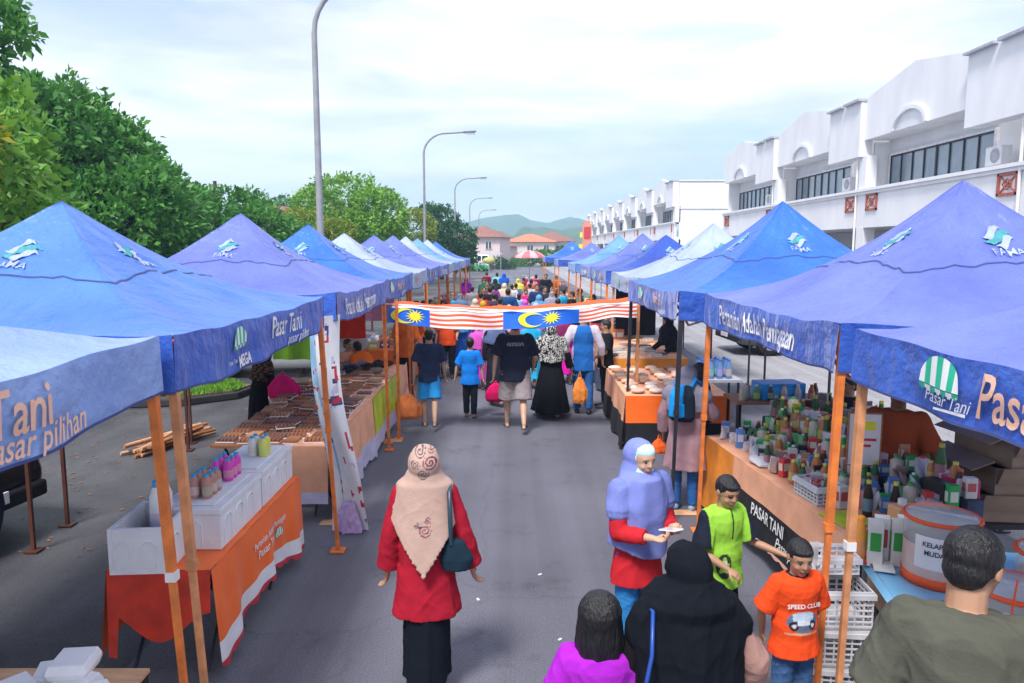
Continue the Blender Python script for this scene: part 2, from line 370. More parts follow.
ridge('hillside', 620, 160, -420, 500, hp([(300,262),(400,258),(440,248),(470,246),(492,238),(500,234),(512,240),(524,229),(535,232),(545,231),(560,234),(575,230),(590,233),(620,240),(800,250)], 740), M['forest_near'], 4, 220, seed=5)

# haze: one box of even air round the whole place
hm_ = bpy.data.materials.new('air'); hm_.use_nodes = True; nt = hm_.node_tree; nt.nodes.remove(nt.nodes['Principled BSDF'])
pv = nt.nodes.new('ShaderNodeVolumePrincipled'); pv.inputs['Color'].default_value = (.5,.75,1,1); pv.inputs['Density'].default_value = .0007; pv.inputs['Anisotropy'].default_value = 0
nt.links.new(pv.outputs[0], nt.nodes['Material Output'].inputs['Volume'])
tag(MB().b2((-1010,-40,-3.2),(1010,1660,130)).build('haze', hm_), kind='stuff')
# ------------------------------------------------------------------ shophouses on the right
XF = 15.0
def shophouse(y0, label, group=None, near=True, endwall=None):
    t = thing('shophouse', label, 'shophouse', (XF, y0, 0), 0, group); W = 10.6; W_ = M['white_wall']
    mb = MB()   # fascia with low gable, soffit, recessed wall, parapet, columns
    mb.prism([(3.1,7.4),(10.6,7.4),(10.6,9.12),(10.2,9.2),(6.85,9.78),(3.5,9.25),(3.1,9.2)], 0, .35, 'X')
    mb.b2((.352,0,6.9),(.9,W,7.38)) if False else None
    mb.b2((.352,3.1,7.4),(1.1,W,7.55))                       # soffit slab
    mb.b2((1.1,0,5.3),(1.3,W,9.0))                            # recessed wall plane
    mb.b2((0,0,3.72),(.2,W,5.24))                             # balcony parapet
    mb.b2((.2,0,3.72),(9,W,3.95))                             # first floor slab
    mb.b2((1.3,0,8.7),(15,W,8.95))                            # roof slab
    mb.b2((-.02,-.3,0),(.5,.3,3.72)); mb.b2((-.02,-.3,5.3),(.45,.3,6.75))
    mb.b2((.45,-.1,3.95),(1.1,.1,7.3))
    mb.build('wall', W_, t)
    p = MB().prism([(0,6.72),(3.1,6.72),(3.1,9.02),(0,9.02)], -.22, .35, 'X').build('gable_panel', W_, t)
    MB().b2((-.4,-.05,9.022),(.3,1.42,9.12)).b2((-.4,1.62,9.022),(.3,3.15,9.1)).build('ledge', M['ledge'], p)
    mb = MB(); n = 16; cy = 6.95      # raised arch moulding
    pts = [(cy+1.3*math.cos(PI*k/n), 7.402+.78*math.sin(PI*k/n)) for k in range(n+1)]; pti = [(cy+1.12*math.cos(PI*k/n), 7.402+.64*math.sin(PI*k/n)) for k in range(n+1)]
    for k in range(n): mb.prism([pts[k], pts[k+1], pti[k+1], pti[k]], -.12, .002, 'X')
    mb.build('arch_moulding', W_, t)
    MB().b2((-.14,0,5.242),(1.1,W,5.36)).b2((-.07,0,5.12),(-.002,W,5.24)).build('sill', W_, t)
    w0 = MB(); a, b = 3.35, 10.35; z0, z1 = 5.45, 6.72
    for y in (a, b): w0.b2((.98,y-.06,z0),(1.099,y+.06,z1))
    w0.b2((.98,a,z1),(1.099,b,z1+.08))
    w = w0.build('window', M['frame_white'], t)
    mb = MB(); k = 8
    for i in range(k+1):
        y = a+.06+(b-a-.12)*i/k; mb.b2((1.0,y-(.05 if i == 4 else .028),z0),(1.09,y+(.05 if i == 4 else .028),z1))
    mb.b2((1.0,a+.06,z0),(1.09,b-.06,z0+.06)); mb.b2((1.0,a+.06,z1-.06),(1.09,b-.06,z1)); mb.build('frame', M['frame_dark'], w)
    MB().b2((1.05,a+.06,z0+.06),(1.07,b-.06,z1-.06)).build('pane', M['glass_light'], w)
    MB().tube([(-.05,.42,9.0 if False else 6.7),(-.05,.42,.15)], .05, 8).build('downpipe', M['white_plastic'], t)
    if near:
        ac = MB().b2((.3,1.9,5.45),(.65,2.7,6.05)).build('air_conditioner', M['white_plastic'], t, bevel=.02); MB().lathe((.29,2.2,5.75), [(.02,0),(.22,0),(.22,.012),(.02,.012)], 18, M=Matrix.Rotation(R(-90),3,'Y')).build('fan_grille', M['ledge'], ac)
        for y in (.5, 9.15):
            mb = MB(); x0, x1 = -.06, -.003; y1, z0, z1 = y+.95, 4.42, 5.1
            for q in ((y,z0,y+.09,z1),(y1-.09,z0,y1,z1),(y,z0,y1,z0+.08),(y,z1-.08,y1,z1)): mb.b2((x0,q[0],q[1]),(x1,q[2],q[3]))
            mb.sqtube((-.03,y+.05,z0+.05),(-.03,y1-.05,z1-.05),.035); mb.sqtube((-.034,y1-.05,z0+.05),(-.034,y+.05,z1-.05),.035)
            c = (y+y1)/2; d = (z0+z1)/2
            for k in range(4):
                a0 = PI/2*k; mb.sqtube((-.05,c+.22*math.cos(a0),d+.17*math.sin(a0)),(-.05,c+.22*math.cos(a0+PI/2),d+.17*math.sin(a0+PI/2)),.03)
            mb.build('lattice_panel', M['lattice'], t)
    else:
        MB().b2((-.05,.5,4.42),(-.003,1.3,5.1)).b2((-.05,9.3,4.42),(-.003,10.1,5.1)).build('lattice_panel', M['lattice'], t)
    s = MB().b2((3.0,.3,2.9),(3.2,10.3,3.7)).b2((3.0,.3,.13),(3.2,.6,2.9)).b2((3.0,10,.13),(3.2,10.3,2.9)).b2((3.0,5,.13),(3.2,5.3,2.9)).build('shopfront', M['ledge'], t)
    MB().b2((3.1,.6,.5),(3.14,5,2.9)).b2((3.1,5.3,.5),(3.14,10,2.9)).build('pane', M['dark_glass'], s)
    if endwall:
        e = MB()
        if endwall == 'near': e.b2((.352,-.3,0),(15,-.12,9.0)).b2((.3,-.38,6.5),(15,-.3,6.6)).b2((.3,-.4,9.002),(15,.0,9.1))
        else: e.b2((.352,W,0),(15,W+.15,9.0))
        e.build('side_wall', W_, t)
    return t
gN = 'white gabled shophouses along the right side'
nl = [('white gabled shophouse rising at the right edge of the picture', 11.5), ('white shophouse with wide dark windows behind the tall violet tent', 22.1), ('white shophouse behind the royal blue tent peak, second gable of the near terrace', 32.7), ('white shophouse at the far end of the near terrace, beside the gap', 43.3)]
for i, (l, y) in enumerate(nl): shophouse(y, l, gN, True, 'far' if i == 3 else None)
o = ['nearest', 'second', 'third', 'fourth', 'fifth', 'sixth', 'seventh', 'farthest']
for i in range(8):
    shophouse(70+10.6*i, f'small white gabled shophouse, {o[i]} of the distant terrace past the gap', 'white shophouses of the distant terrace', False, 'near' if i == 0 else None)
# ------------------------------------------------------------------ far houses and signs
def house(name, label, x, y, w, d, h, rh, wall, roof, wins, rz=0, base=-1):
    t = thing(name, label, 'house', (x, y, 0), rz)
    MB().b2((-w/2,-d/2,base),(w/2,d/2,h)).build('wall', wall, t)
    e = .6; mb = MB(); z0, z1 = h-.05, h+rh
    r = max(0, w/2-d/2)
    vs = [(-w/2-e,-d/2-e,z0),(w/2+e,-d/2-e,z0),(w/2+e,d/2+e,z0),(-w/2-e,d/2+e,z0),(-r,0,z1),(r,0,z1)]
    mb.add(vs, [(0,1,5,4),(1,2,5),(2,3,4,5),(3,0,4),(3,2,1,0)], 0, False); mb.build('roof', roof, t)
    for (wx, wz, ww, wh) in wins:
        f = MB().b2((wx-ww/2-.1,-d/2-.1,wz-wh/2-.1),(wx+ww/2+.1,-d/2-.01,wz+wh/2+.1)).build('window', M['frame_white'], t)
        MB().b2((wx-ww/2,-d/2-.14,wz-wh/2),(wx-.06,-d/2-.102,wz+wh/2)).b2((wx+.06,-d/2-.14,wz-wh/2),(wx+ww/2,-d/2-.102,wz+wh/2)).build('pane', M['dark_glass'], f)
    return t
M['cream'] = mat('cream_render', (.72,.66,.6), .85, .08); M['pinkwall'] = mat('pale_pink_render', (.72,.6,.6), .85, .1)
Y = 150
x = lambda px, Y: (px-512)*Y/CF
house('house', 'pale house with bright orange hipped roof at the end of the street', x(530,Y), Y, 9.4, 8, 4.3, 1.5, M['cream'], M['roof_orange'], [(-3.2,3.0,1.1,1.2),(-.1,3.0,1.1,1.2),(3,3.0,.9,1.2)])
house('house', 'pale house with brown hipped roof behind the orange roofed one', x(551,Y+6), Y+6, 9, 8, 4.5, 1.9, M['cream'], M['roof_brown'], [(1.5,3.0,1.2,1.2)])
house('house', 'pink walled house with dark gabled roof beside the round dark tree', x(484,112), 112, 6.5, 7, 4.6, 1.7, M['pinkwall'], M['roof_brown'], [(-1,3.4,1,1),(1.6,3.4,.8,1)], R(-12))
house('house', 'lower brown roofed house stepping down behind the pink walled one', x(497,135), 135, 6, 7, 3.4, 1.5, M['pinkwall'], M['roof_brown'], [(0,2.2,1,1)], R(-10))
# yellow round sign panel, van
t = thing('shop_sign', 'yellow oval sign over a pale canopy at the far left of the street', 'sign', (x(489,92), 92, 0))
MB().lathe((0,0,0), [(.01,-.05),(.75,-.05),(.75,.05),(.01,.05)], 20, M=Matrix.Rotation(R(90),3,'X') @ Matrix.Diagonal((1.0,.55,1))).build('board', mat('pale_yellow_board', (.5,.52,.16), .7), t, (0,0,1.45))
MB().b2((-1.6,.2,2.2),(1.6,1.6,2.35)).build('canopy', M['lilac_cloth'], t); MB().b2((-.06,-.05,0),(.06,.05,1.1)).b2((-1.5,.25,0),(-1.4,.35,2.2)).b2((1.4,.25,0),(1.5,.35,2.2)).build('pole', M['steel'], t)
t = thing('pillar_sign', 'tall narrow salmon and yellow pillar sign beside the distant shops', 'sign', (x(583,118)+.3, 116, 0))
MB().b2((-.7,-.5,0),(.7,.5,6.6)).b2((-.5,-.45,6.6),(.5,.45,7.1)).build('pillar', mat('salmon_panel', (.7,.3,.2), .7, .2), t)
MB().b2((-1.2,-.3,2.6),(-.702,.3,3.6)).b2((-1.05,-.3,4.6),(-.702,.3,5.4)).build('side_board', M['yellow_print'], t)
MB().b2((-.5,-.56,4.4),(.5,-.502,6.2)).build('sign_board', M['red_print'], t)
# left low building behind the violet tent
t = thing('shed', 'low grey roofed shed between the big tree and the violet tent', 'shed', (-9.4, 29, 0), R(6))
MB().b2((-2.4,-2,0),(2.4,2,2.0)).build('wall', M['ledge'], t); MB().prism([(-2.3,2.0),(2.3,2.0),(2.3,2.12),(0,2.6),(-2.3,2.12)], -2.7, 2.7, 'X').build('roof', M['ledge'], t)
t = thing('shed', 'long low roof behind the trees at the left of the street', 'shed', (-14, 50, 0), R(4))
MB().b2((-4,-2,0),(4,2,4.6)).build('wall', M['cream'], t); MB().prism([(-2.4,4.6),(2.4,4.6),(0,5.6)], -4.4, 4.4, 'X').build('roof', M['roof_brown'], t)
# fence along the car park
t = thing('wall', 'low grey concrete boundary wall under the trees on the left', 'wall', (-13, 24, 0))
MB().b2((-14,-.1,0),(5,.1,1.5)).build('panel', M['kerb'], t); MB().b2((-14,-.16,1.502),(5,.16,1.6)).build('coping', M['kerb'], t)
# ------------------------------------------------------------------ street lamps
def lamp(x, y, label, h=9.3):
    t = thing('street_lamp', label, 'street lamp', (x, y, 0), 0, 'curved street lamps along the left side')
    MB().tube([(0,0,0),(0,0,h-1.2)], [.09,.06], 10).build('pole', M['lampshell'], t)
    MB().b2((-.11,-.1,.5),(.11,.1,1.3)).build('service_box', M['lampshell'], t)
    pts = [(0,0,h-1.21)]+[(1.3-1.3*math.cos(a), 0, h-1.2+1.15*math.sin(a)) for a in [PI/2*k/8 for k in range(1, 8)]]+[(1.9,0,h-.02),(2.3,0,h)]
    MB().tube(pts, [.058]*6+[.05]*(len(pts)-6), 8).build('arm', M['lampshell'], t)
    hd = MB().box((2.6,0,h+.0),(.75,.26,.13), tilt=(0,R(-3)), taper=.7).build('lamp_head', M['lampshell'], t, bevel=.03)
    MB().box((2.65,0,h-.085),(.5,.18,.04)).build('lens', M['lamp_glass'], hd)
lamp(-4.3, 17, 'nearest street lamp, its curved arm cut off by the top edge', 8.68)
lamp(-4.95, 43, 'curved street lamp standing second along the left tents')
lamp(-5.25, 70, 'curved street lamp above the dark round tree')
lamp(-5.4, 97, 'small distant curved street lamp in front of the hills')
lamp(-5.5, 126, 'smallest and farthest curved street lamp over the far left houses')
# ------------------------------------------------------------------ trees
def leafmat(name, c, c2):
    m = bpy.data.materials.new(name); m.use_nodes = True; nt = m.node_tree; N = nt.nodes; L = nt.links; P = N['Principled BSDF']
    a = N.new('ShaderNodeAttribute'); a.attribute_name = 'Tone'; mx = N.new('ShaderNodeMix'); mx.data_type = 'RGBA'
    mx.inputs[6].default_value = (*c, 1); mx.inputs[7].default_value = (*c2, 1); L.new(a.outputs['Fac'], mx.inputs[0]); L.new(mx.outputs[2], P.inputs['Base Color'])
    P.inputs['Roughness'].default_value = .45; tr = N.new('ShaderNodeBsdfTranslucent'); L.new(mx.outputs[2], tr.inputs[0])
    ms = N.new('ShaderNodeMixShader'); ms.inputs[0].default_value = .35; L.new(P.outputs[0], ms.inputs[1]); L.new(tr.outputs[0], ms.inputs[2]); L.new(ms.outputs[0], N['Material Output'].inputs[0])
    return m
M['leaf_mid'] = leafmat('mid_green_leaves', (.035,.15,.03), (.13,.38,.06))
M['leaf_lime'] = leafmat('light_green_leaves', (.08,.26,.03), (.3,.55,.08))
M['leaf_yel'] = leafmat('yellow_leaves', (.4,.38,.02), (.65,.6,.03))
M['leaf_dark'] = leafmat('dark_green_leaves', (.015,.075,.03), (.05,.18,.05))
M['leaf_olive'] = leafmat('olive_leaves', (.1,.2,.03), (.34,.4,.04))
def crown(lobes, n, size, seed, m, parent, name='crown', sprig=5):
    """leaf-shaped faces grouped in drooping sprigs on the shell of several lobes"""
    rg = np.random.default_rng(seed); lobes = np.array(lobes, float)
    wt = (lobes[:,3]*lobes[:,4]); wt /= wt.sum(); ns = n//sprig
    k = rg.choice(len(lobes), ns, p=wt); d = rg.normal(size=(ns,3)); d /= np.linalg.norm(d, axis=1)[:,None]
    # cluster the sprigs
    cl = rg.normal(size=(90*len(lobes),3)); cl /= np.linalg.norm(cl,axis=1)[:,None]
    rad = rg.uniform(.6,1.0,ns)**.45
    jit = np.sin(d[:,0]*9+k)*np.sin(d[:,1]*11+2*k)*np.sin(d[:,2]*10+k*3)
    rad = rad*(1+.22*jit)
    keep = rg.random(ns) < .62+1.2*jit
    c = lobes[k,:3]+d*rad[:,None]*lobes[k][:,[3,3,4]]
    c = c[keep]; d = d[keep]; ns = len(c)
    vs = []; tone = []
    tcl = rg.random(ns)
    for j in range(sprig):
        dirv = d+rg.normal(size=(ns,3))*.75; dirv[:,2] -= .25; dirv /= np.linalg.norm(dirv,axis=1)[:,None]
        side = np.cross(dirv, rg.normal(size=(ns,3))); side /= np.linalg.norm(side,axis=1)[:,None]
        L_ = size*rg.uniform(.45,1.3,ns)[:,None]; W = L_*.24
        b = c+rg.normal(size=(ns,3))*size*.35; mid = b+dirv*L_*.5; up = np.cross(side,dirv)*L_*.12
        q = np.stack([b, mid+side*W-up, b+dirv*L_, mid-side*W-up], 1)
        vs.append(q); tone.append(np.clip(.65*tcl+.5*rg.random(ns)-.05, 0, 1))
    vs = np.concatenate(vs).reshape(-1,3); tone = np.concatenate(tone); nf = len(vs)//4
    me = bpy.data.meshes.new(name); me.vertices.add(len(vs)); me.vertices.foreach_set('co', vs.astype(np.float32).ravel())
    me.loops.add(nf*4); me.loops.foreach_set('vertex_index', np.arange(nf*4, dtype=np.int32))
    me.polygons.add(nf); me.polygons.foreach_set('loop_start', np.arange(0, nf*4, 4, dtype=np.int32)); me.polygons.foreach_set('loop_total', np.full(nf, 4, np.int32))
    at_ = me.attributes.new('Tone', 'FLOAT', 'FACE'); at_.data.foreach_set('value', tone.astype(np.float32))
    me.materials.append(m); me.update(); me.validate()
    o = bpy.data.objects.new(name, me); COL.objects.link(o); o.parent = parent
    return o
def tree(label, x, y, lobes, n, size, seed, m, trunk_h, tr=.25, name='tree', group=None, extra=None, cat='tree'):
    t = thing(name, label, cat, (x, y, 0), 0, group); rg = random.Random(seed)
    lobes = [(a-x, b-y, c, r, rz) for a, b, c, r, rz in lobes]
    crown(lobes, n, size, seed, m, t)
    mb = MB(); mb.tube([(0,0,-.1),(.05,0,trunk_h*.5),(0,.1,trunk_h)], [tr*1.3, tr, tr*.8], 10)
    for l in lobes:
        for q in range(2):
            e = Vector(l[:3])+Vector((rg.uniform(-.5,.5)*l[3], rg.uniform(-.5,.5)*l[3], rg.uniform(-.2,.5)*l[4])); s = Vector((0,.1,trunk_h*.9))
            md = s.lerp(e, .5)+Vector((0,0,.15*(e-s).length))
            mb.tube([s, md, e], [tr*.5, tr*.3, tr*.08], 6)
    mb.build('trunk', M['bark'], t)
    if extra: extra(t)
    return t
def lb(px, py, Y, r, rz=None): p = at(px, py, Y); return (p[0], p[1], p[2], r, rz or r)
tree('huge dense mid green tree filling the upper left of the picture', -16, 27, [lb(38,155,26,2.6,2.5), lb(92,182,27,2.4,2.3), lb(138,222,26,2.1,2.0), lb(15,220,25,2.8,2.4), lb(85,245,25,2.8,2.0), lb(165,268,27,1.7,1.4), lb(0,140,27,2.2,2.0), lb(150,190,28,1.2,1.1), lb(70,124,27,1.4,1.2), lb(118,150,28,1.2,1.0)], 78000, .3, 1, M['leaf_mid'], 3.2, .4)
def yel(t): crown([(-9.6+8.6,.1,5.1,.35,1.1),(-9.6+9.1,-.4,3.9,.3,.5)], 500, .2, 77, M['leaf_yel'], t, 'yellow_leaves')
tree('light green tree with long drooping leaves at the left edge, below the huge tree', -10.2, 14.4, [lb(-5,265,14,1.5,1.3), lb(28,235,14.5,.75,.6), lb(-20,190,14,1.2,1.3), lb(25,290,14,.9,.7), lb(10,140,14.6,.5,1.0)], 9000, .26, 2, M['leaf_lime'], 2.2, .16)
tree('sparse branch of dark leaves hanging in at the top left corner', -12.3, 16, [lb(-12,20,16,.55,.4), lb(14,36,16,.42,.14), lb(-25,60,16,.5,.5), lb(-40,130,16,.6,1.0), lb(6,5,16,.35,.15)], 3600, .24, 3, M['leaf_mid'], 5.8, .15)
t0 = thing('tree', 'thin yellow leaved tree at the very left edge of the picture', 'tree', (-8.95, 13, 0)); crown([(0,0,4.9,.2,.4),(-.1,0,5.6,.18,.35),(.02,.1,4.35,.18,.25),(-.3,0,4.6,.3,.9)], 700, .2, 9, M['leaf_yel'], t0); MB().tube([(-.4,0,0),(-.3,0,2),(0,0,5.6)], [.07,.05,.015], 7).tube([(-.28,0,2.8),(.1,.1,4.4)], [.03,.01], 6).build('trunk', M['bark'], t0)
tree('round green tree behind the second tent peak', -12.3, 33, [lb(225,215,33,1.5,1.1), lb(258,232,32,1.4,1.1), lb(205,240,33,1.5,1.3), lb(290,242,34,1.2,.8), lb(190,205,34,1.1,.9), lb(250,208,34,.9,.7)], 22000, .24, 4, M['leaf_mid'], 2.4, .22)
tree('bright green domed tree behind the tall grey lamp pole', -9.3, 46, [lb(345,205,46,2.4,1.7), lb(378,218,45,1.7,1.7), lb(318,212,47,1.6,1.4), lb(352,232,44,2.2,1.2), lb(385,240,45,1.3,1)], 26000, .27, 5, M['leaf_lime'], 2.4, .25)
tree('yellow green bush tree in front of the domed tree, left of the lamp pole', -10.4, 42, [lb(303,226,42,1.5,.9), lb(335,232,41,1.0,.7), lb(290,240,42,1.1,.7), lb(318,245,41,1.6,.8)], 11000, .2, 6, M['leaf_olive'], 1.8, .14)
tree('tiny tree top showing over the roof between the two tent peaks', -18, 60, [lb(283,206,60,.8,.7), lb(278,212,60,.6,.5)], 2600, .25, 7, M['leaf_mid'], 5.2, .12)
tree('blue green tree group behind the fourth lamp, right of the domed tree', -8.6, 62, [lb(412,235,62,1.9,2.1), lb(405,255,60,1.8,1.4)], 12000, .27, 8, M['leaf_olive'], 2.4, .2)
tree('dense dark cone shaped tree beside the second street lamp', -6.8, 72, [lb(440,222,72,1.7,1.5), lb(450,240,70,2.4,1.7), lb(435,250,70,2.2,1.6), lb(458,255,70,1.6,1.3), lb(428,215,73,1.2,1)], 24000, .3, 9, M['leaf_dark'], 2.2, .25)
tree('low bushy green tree in front of the orange roofed house', 1.9, 122, [lb(527,259,124,1.7,.9), lb(517,264,122,1.6,.9), lb(538,256,124,1.6,.9), lb(547,258,126,1.3,1.4)], 9000, .36, 10, M['leaf_mid'], 1.2, .15)
tree('small dark shrub tree beside the parked van at the street end', -3.2, 106, [lb(498,264,108,1.1,.9), lb(506,266,106,1.3,.7)], 4000, .3, 11, M['leaf_dark'], .8, .1)
tree('dark treetops behind the far right tents and house', 9, 140, [lb(566,258,140,2.6,2.2), lb(575,262,135,2,1.5)], 6000, .4, 12, M['leaf_dark'], 1.5, .15)
tree('pale green hedge tree under the yellow sign at the far end', -5.4, 100, [lb(470,262,100,1.6,1.2), lb(476,268,98,1.4,.9)], 5000, .3, 13, M['leaf_mid'], .9, .1)
t = thing('utility_pole', 'dark utility pole top above the trees behind the violet tent', 'utility pole', (*at(217,230,36)[:2], 0))
MB().tube([(0,0,0),(0,0,6.0)], .09, 8).build('pole', M['brown_post'], t); MB().b2((-.35,-.05,5.3),(.35,.05,5.4)).b2((-.25,-.05,5.65),(.25,.05,5.73)).build('crossarm', M['brown_post'], t)
# ------------------------------------------------------------------ tents
def swoosh(mb, fn, s, mi_g, mi_w):
    """three interlocking wave bands, green over white"""
    def band(x0, y0, w, L_, mi):
        n = 12; vs = []
        for k in range(n+1):
            u = k/n; x = x0+L_*(u-.5); y = y0+.16*math.sin((u-.5)*PI*1.6)+.18*(u-.5); ww = w*(.35+.65*math.sin(PI*min(max(u, .03), .97)))
            vs += [(x-.05, y+ww), (x+.05, y-ww)]
        mb.add([fn(p[0]*s, p[1]*s) for p in vs], [(2*k, 2*k+1, 2*k+3, 2*k+2) for k in range(n)], mi, False)
    band(-.14, .2, .12, .75, mi_w); band(.16, -.2, .12, .75, mi_w); band(0, 0, .12, 1.1, mi_g)
def awning(mb, fn, s, mi_w, mi_g):
    """domed shade with vertical stripes and a scalloped edge"""
    n = 28; T = lambda x: .42*math.sqrt(max(0, 1-(x/.5)**2))
    for k in range(n):
        x0, x1 = -.5+k/n, -.5+(k+1)/n; g = (k//4) % 2; sc = .05+.05*abs(math.sin(PI*(k+.5)/4))
        mb.add([fn(x*s, y*s) for x, y in ((x0,0),(x1,0),(x1,T(x1)),(x0,T(x0)))], [(0,1,2,3)], mi_g if g else mi_w, False)
        mb.add([fn(x*s, y*s) for x, y in ((x0,-sc),(x1,-sc),(x1,-.012),(x0,-.012))], [(0,1,2,3)], mi_w if g else mi_g, False)
tent_n = [0]
def tent(cx, cy, w, d, zp, cv, label, side, post_m, tx=None, seed=0, logo=True, ze=2.38, rz=0, rear_m=None, front_post=None, vh=.28, group='blue market tents', splay=.05):
    """side +1: its street face looks to -X (right row), -1: to +X (left row)"""
    sgn = -side
    t = thing('market_tent', label, 'tent', (cx, cy, 0), rz, group); rg = random.Random(seed); hw, hd = w/2, d/2
    ph = [rg.uniform(0, 6.28) for _ in range(8)]
    def cp(m, s, off=0):
        """m 0 peak..1 eave ; s in 0..4 around"""
        sd = int(min(s, 3.9999)); a = (s-sd)*2-1
        ux, uy = [(a,-1),(1,a),(-a,1),(-1,-a)][sd]
        x, y = ux*m*hw, uy*m*hd
        hump = 1-a*a
        g = (1-m)**1.85
        z = ze+(zp-ze)*g
        z += .03*hump*m*(1-m)*3 - .05*hump*m**4 - .004/(.03+m)*0
        ang = math.atan2(uy*.99, ux)
        fold = math.sin(ang*9+ph[0]+2*m)*.4+math.sin(ang*17+ph[1]-3*m)*.3+math.sin(ang*31+ph[2]+4*m)*.2
        z += .028*fold*m*(1-m)*2.4+.006*math.sin(ang*53+ph[4]+6*m)*m*(1-m)*4+.012*math.sin(x*7+ph[3]+y*3)*math.sin(y*6+ph[4]-x*2)*m
        z += .012*math.exp(-((1-abs(a))/.06)**2)*(1-m)            # stiff ridge over the hip
        if m < .04: z -= .012*(1-m/.04)**2
        bow = .035*hump*m**3; x -= bow*hw*(1 if ux > 0 else -1)*(1 if abs(ux) == 1 else 0); y -= bow*hd*(1 if uy > 0 else -1)*(1 if abs(uy) == 1 else 0)
        return (x, y, z+off)
    mb = MB(); nm, nsd = 22, 20
    mb.grid(lambda u, v: cp(v, u*4), nsd*4, nm, 0)
    # seam band
    seam = lambda u, o: cp(.5-.05*(1-((u*4) % 1*2-1)**2)+o, u*4, .006)
    mb.grid(lambda u, v: seam(u, v*.008), 80, 1, 1)
    if logo:
        for sd in ((0, 1) if sgn > 0 else (0, 3)):
            def fn(x, y, sd=sd):
                m = .31-y/(hd); m = min(max(m, .05), .95); a = x/(m*(hw if sd in (0, 2) else hd)); a = max(-.98, min(.98, a)); return cp(m, sd+(a+1)/2, .012)
            swoosh(mb, fn, .2, 2, 3); 
            f2 = lambda x, y, fn=fn: fn(x, y-.135)
            mb.text('FAMA', f2, .085, 3, bold=.01)
    mb.build('canopy', [cv, M['seam'], M['logo_green'], M['logo_white']], t)
    # valances, each side its own part
    for sd in range(4):
        def vp(u, v, off=0, sd=sd):
            p = cp(1, sd+min(max(u, .0001), .9999)); a = u*2-1
            wv = .014*v*(math.sin(u*19+ph[5]+sd)+.6*math.sin(u*41+ph[6]*sd)) + .007*math.sin(v*9+u*5+ph[7]) * (1-a*a)
            n = [(0,-1),(1,0),(0,1),(-1,0)][sd]; k = off+.006+wv
            drop = vh*v*(1+.05*math.sin(u*7+ph[2]))
            return (p[0]+n[0]*k, p[1]+n[1]*k, p[2]-drop+.004)
        mb = MB(); mb.grid(lambda u, v: vp(u, 1-v), 48, 7, 0)
        mb.grid(lambda u, v: vp(u, 1-v*.04, .003), 48, 1, 1)
        front = sd == (1 if sgn > 0 else 3)
        vm_ = M['cv_valance'] if cv.name[:5] in ('faded', 'royal', 'mid_b', 'deep_') else cv
        if tx and front: tx(mb, vp, w if sd in (0, 2) else d)
        mb.build('valance', [vm_, M['seam'], M['green_print'], M['text_white'], M['text_peach']], t)
    # frame
    for ix in (-1, 1):
        for iy in (-1, 1):
            fr = ix == sgn; m = post_m if fr else (rear_m or M['brown_post'])
            if fr and front_post: m = front_post[0 if iy < 0 else 1]
            x, y = ix*(hw-.035), iy*(hd-.035)
            mb = MB(); sp = (ix*splay if fr else 0); p = mb.sqtube((x,y,ze-.05),(x+sp*.5,y,1.15),.042).sqtube((x+sp*.45,y,1.25),(x+sp,y,.02),.032).build('post', m, t)
            MB().box((x+sp*.5,y,1.16),(.052,.052,.05)).build('clamp', M['white_plastic'] if (cy < 3 and fr) else m, p)
            MB().box((x+sp,y,.012),(.13,.13,.012)).build('foot_plate', m, p)
    if cy < 16:
        for sd in range(4):
            mb = MB(); a = [(-1,-1),(1,-1),(1,1),(-1,1),(-1,-1)]; p0, p1 = a[sd], a[sd+1]
            P = lambda q, z: Vector(((p0[0]+(p1[0]-p0[0])*q)*(hw-.13), (p0[1]+(p1[1]-p0[1])*q)*(hd-.13), z))
            for q in range(4):
                mb.sqtube(P(q/4,ze-.12),P((q+1)/4,ze-.34),.018); mb.sqtube(P(q/4,ze-.34)+V(.004,.004,0),P((q+1)/4,ze-.12)+V(.004,.004,0),.018)
            mb.build('truss', M['orange_post'] if sd % 2 else M['steel'], t)
        mb = MB(); mb.tube([(0,0,zp-.06),(0,0,zp-.75)], .02, 8)
        for a in ((-1,0),(1,0),(0,-1),(0,1)): mb.sqtube((0,0,zp-.7),(a[0]*(hw-.06),a[1]*(hd-.06),ze-.3),.018)
        mb.build('centre_pole', M['steel'], t)
    return t
def side_fn(vp, L_, uc, vc, flip=False):
    """maps text metres (x right, y up) to a valance whose u runs left to right when seen from outside"""
    return lambda x, y: vp(min(max(uc+x/L_, .001), .999), min(max(vc-y/.28, .02), .98), .016)
def tx_mega(mb, vp, L_):
    f = side_fn(vp, L_, .33, .38); awning(mb, lambda x, y: f(x, y-.02), .24, 3, 2)
    mb.text('MEGA', side_fn(vp, L_, .36, .82), .09, 3, bold=.03, shear=.15); mb.text('Pasar Tani', side_fn(vp, L_, .29, .75), .035, 3)
    mb.text('Pasar Tani', side_fn(vp, L_, .66, .38), .21, 3, bold=.012, squeeze=.78); mb.text('pasar pilihan', side_fn(vp, L_, .75, .8), .1, 3, shear=.4, squeeze=.9)
def tx_peach(mb, vp, L_):
    f = side_fn(vp, L_, .2, .45); awning(mb, f, .24, 3, 2)
    mb.text('Pasar Tani', side_fn(vp, L_, .585, .4), .22, 4, bold=.012, squeeze=.85); mb.text('pasar pilihan', side_fn(vp, L_, .69, .78), .125, 4, shear=.4, squeeze=.9, bold=.008)
def tx_pap(mb, vp, L_):
    mb.text('Pertanian Adalah Perniagaan', side_fn(vp, L_, .45, .52), .235, 3, bold=.012, squeeze=.68)
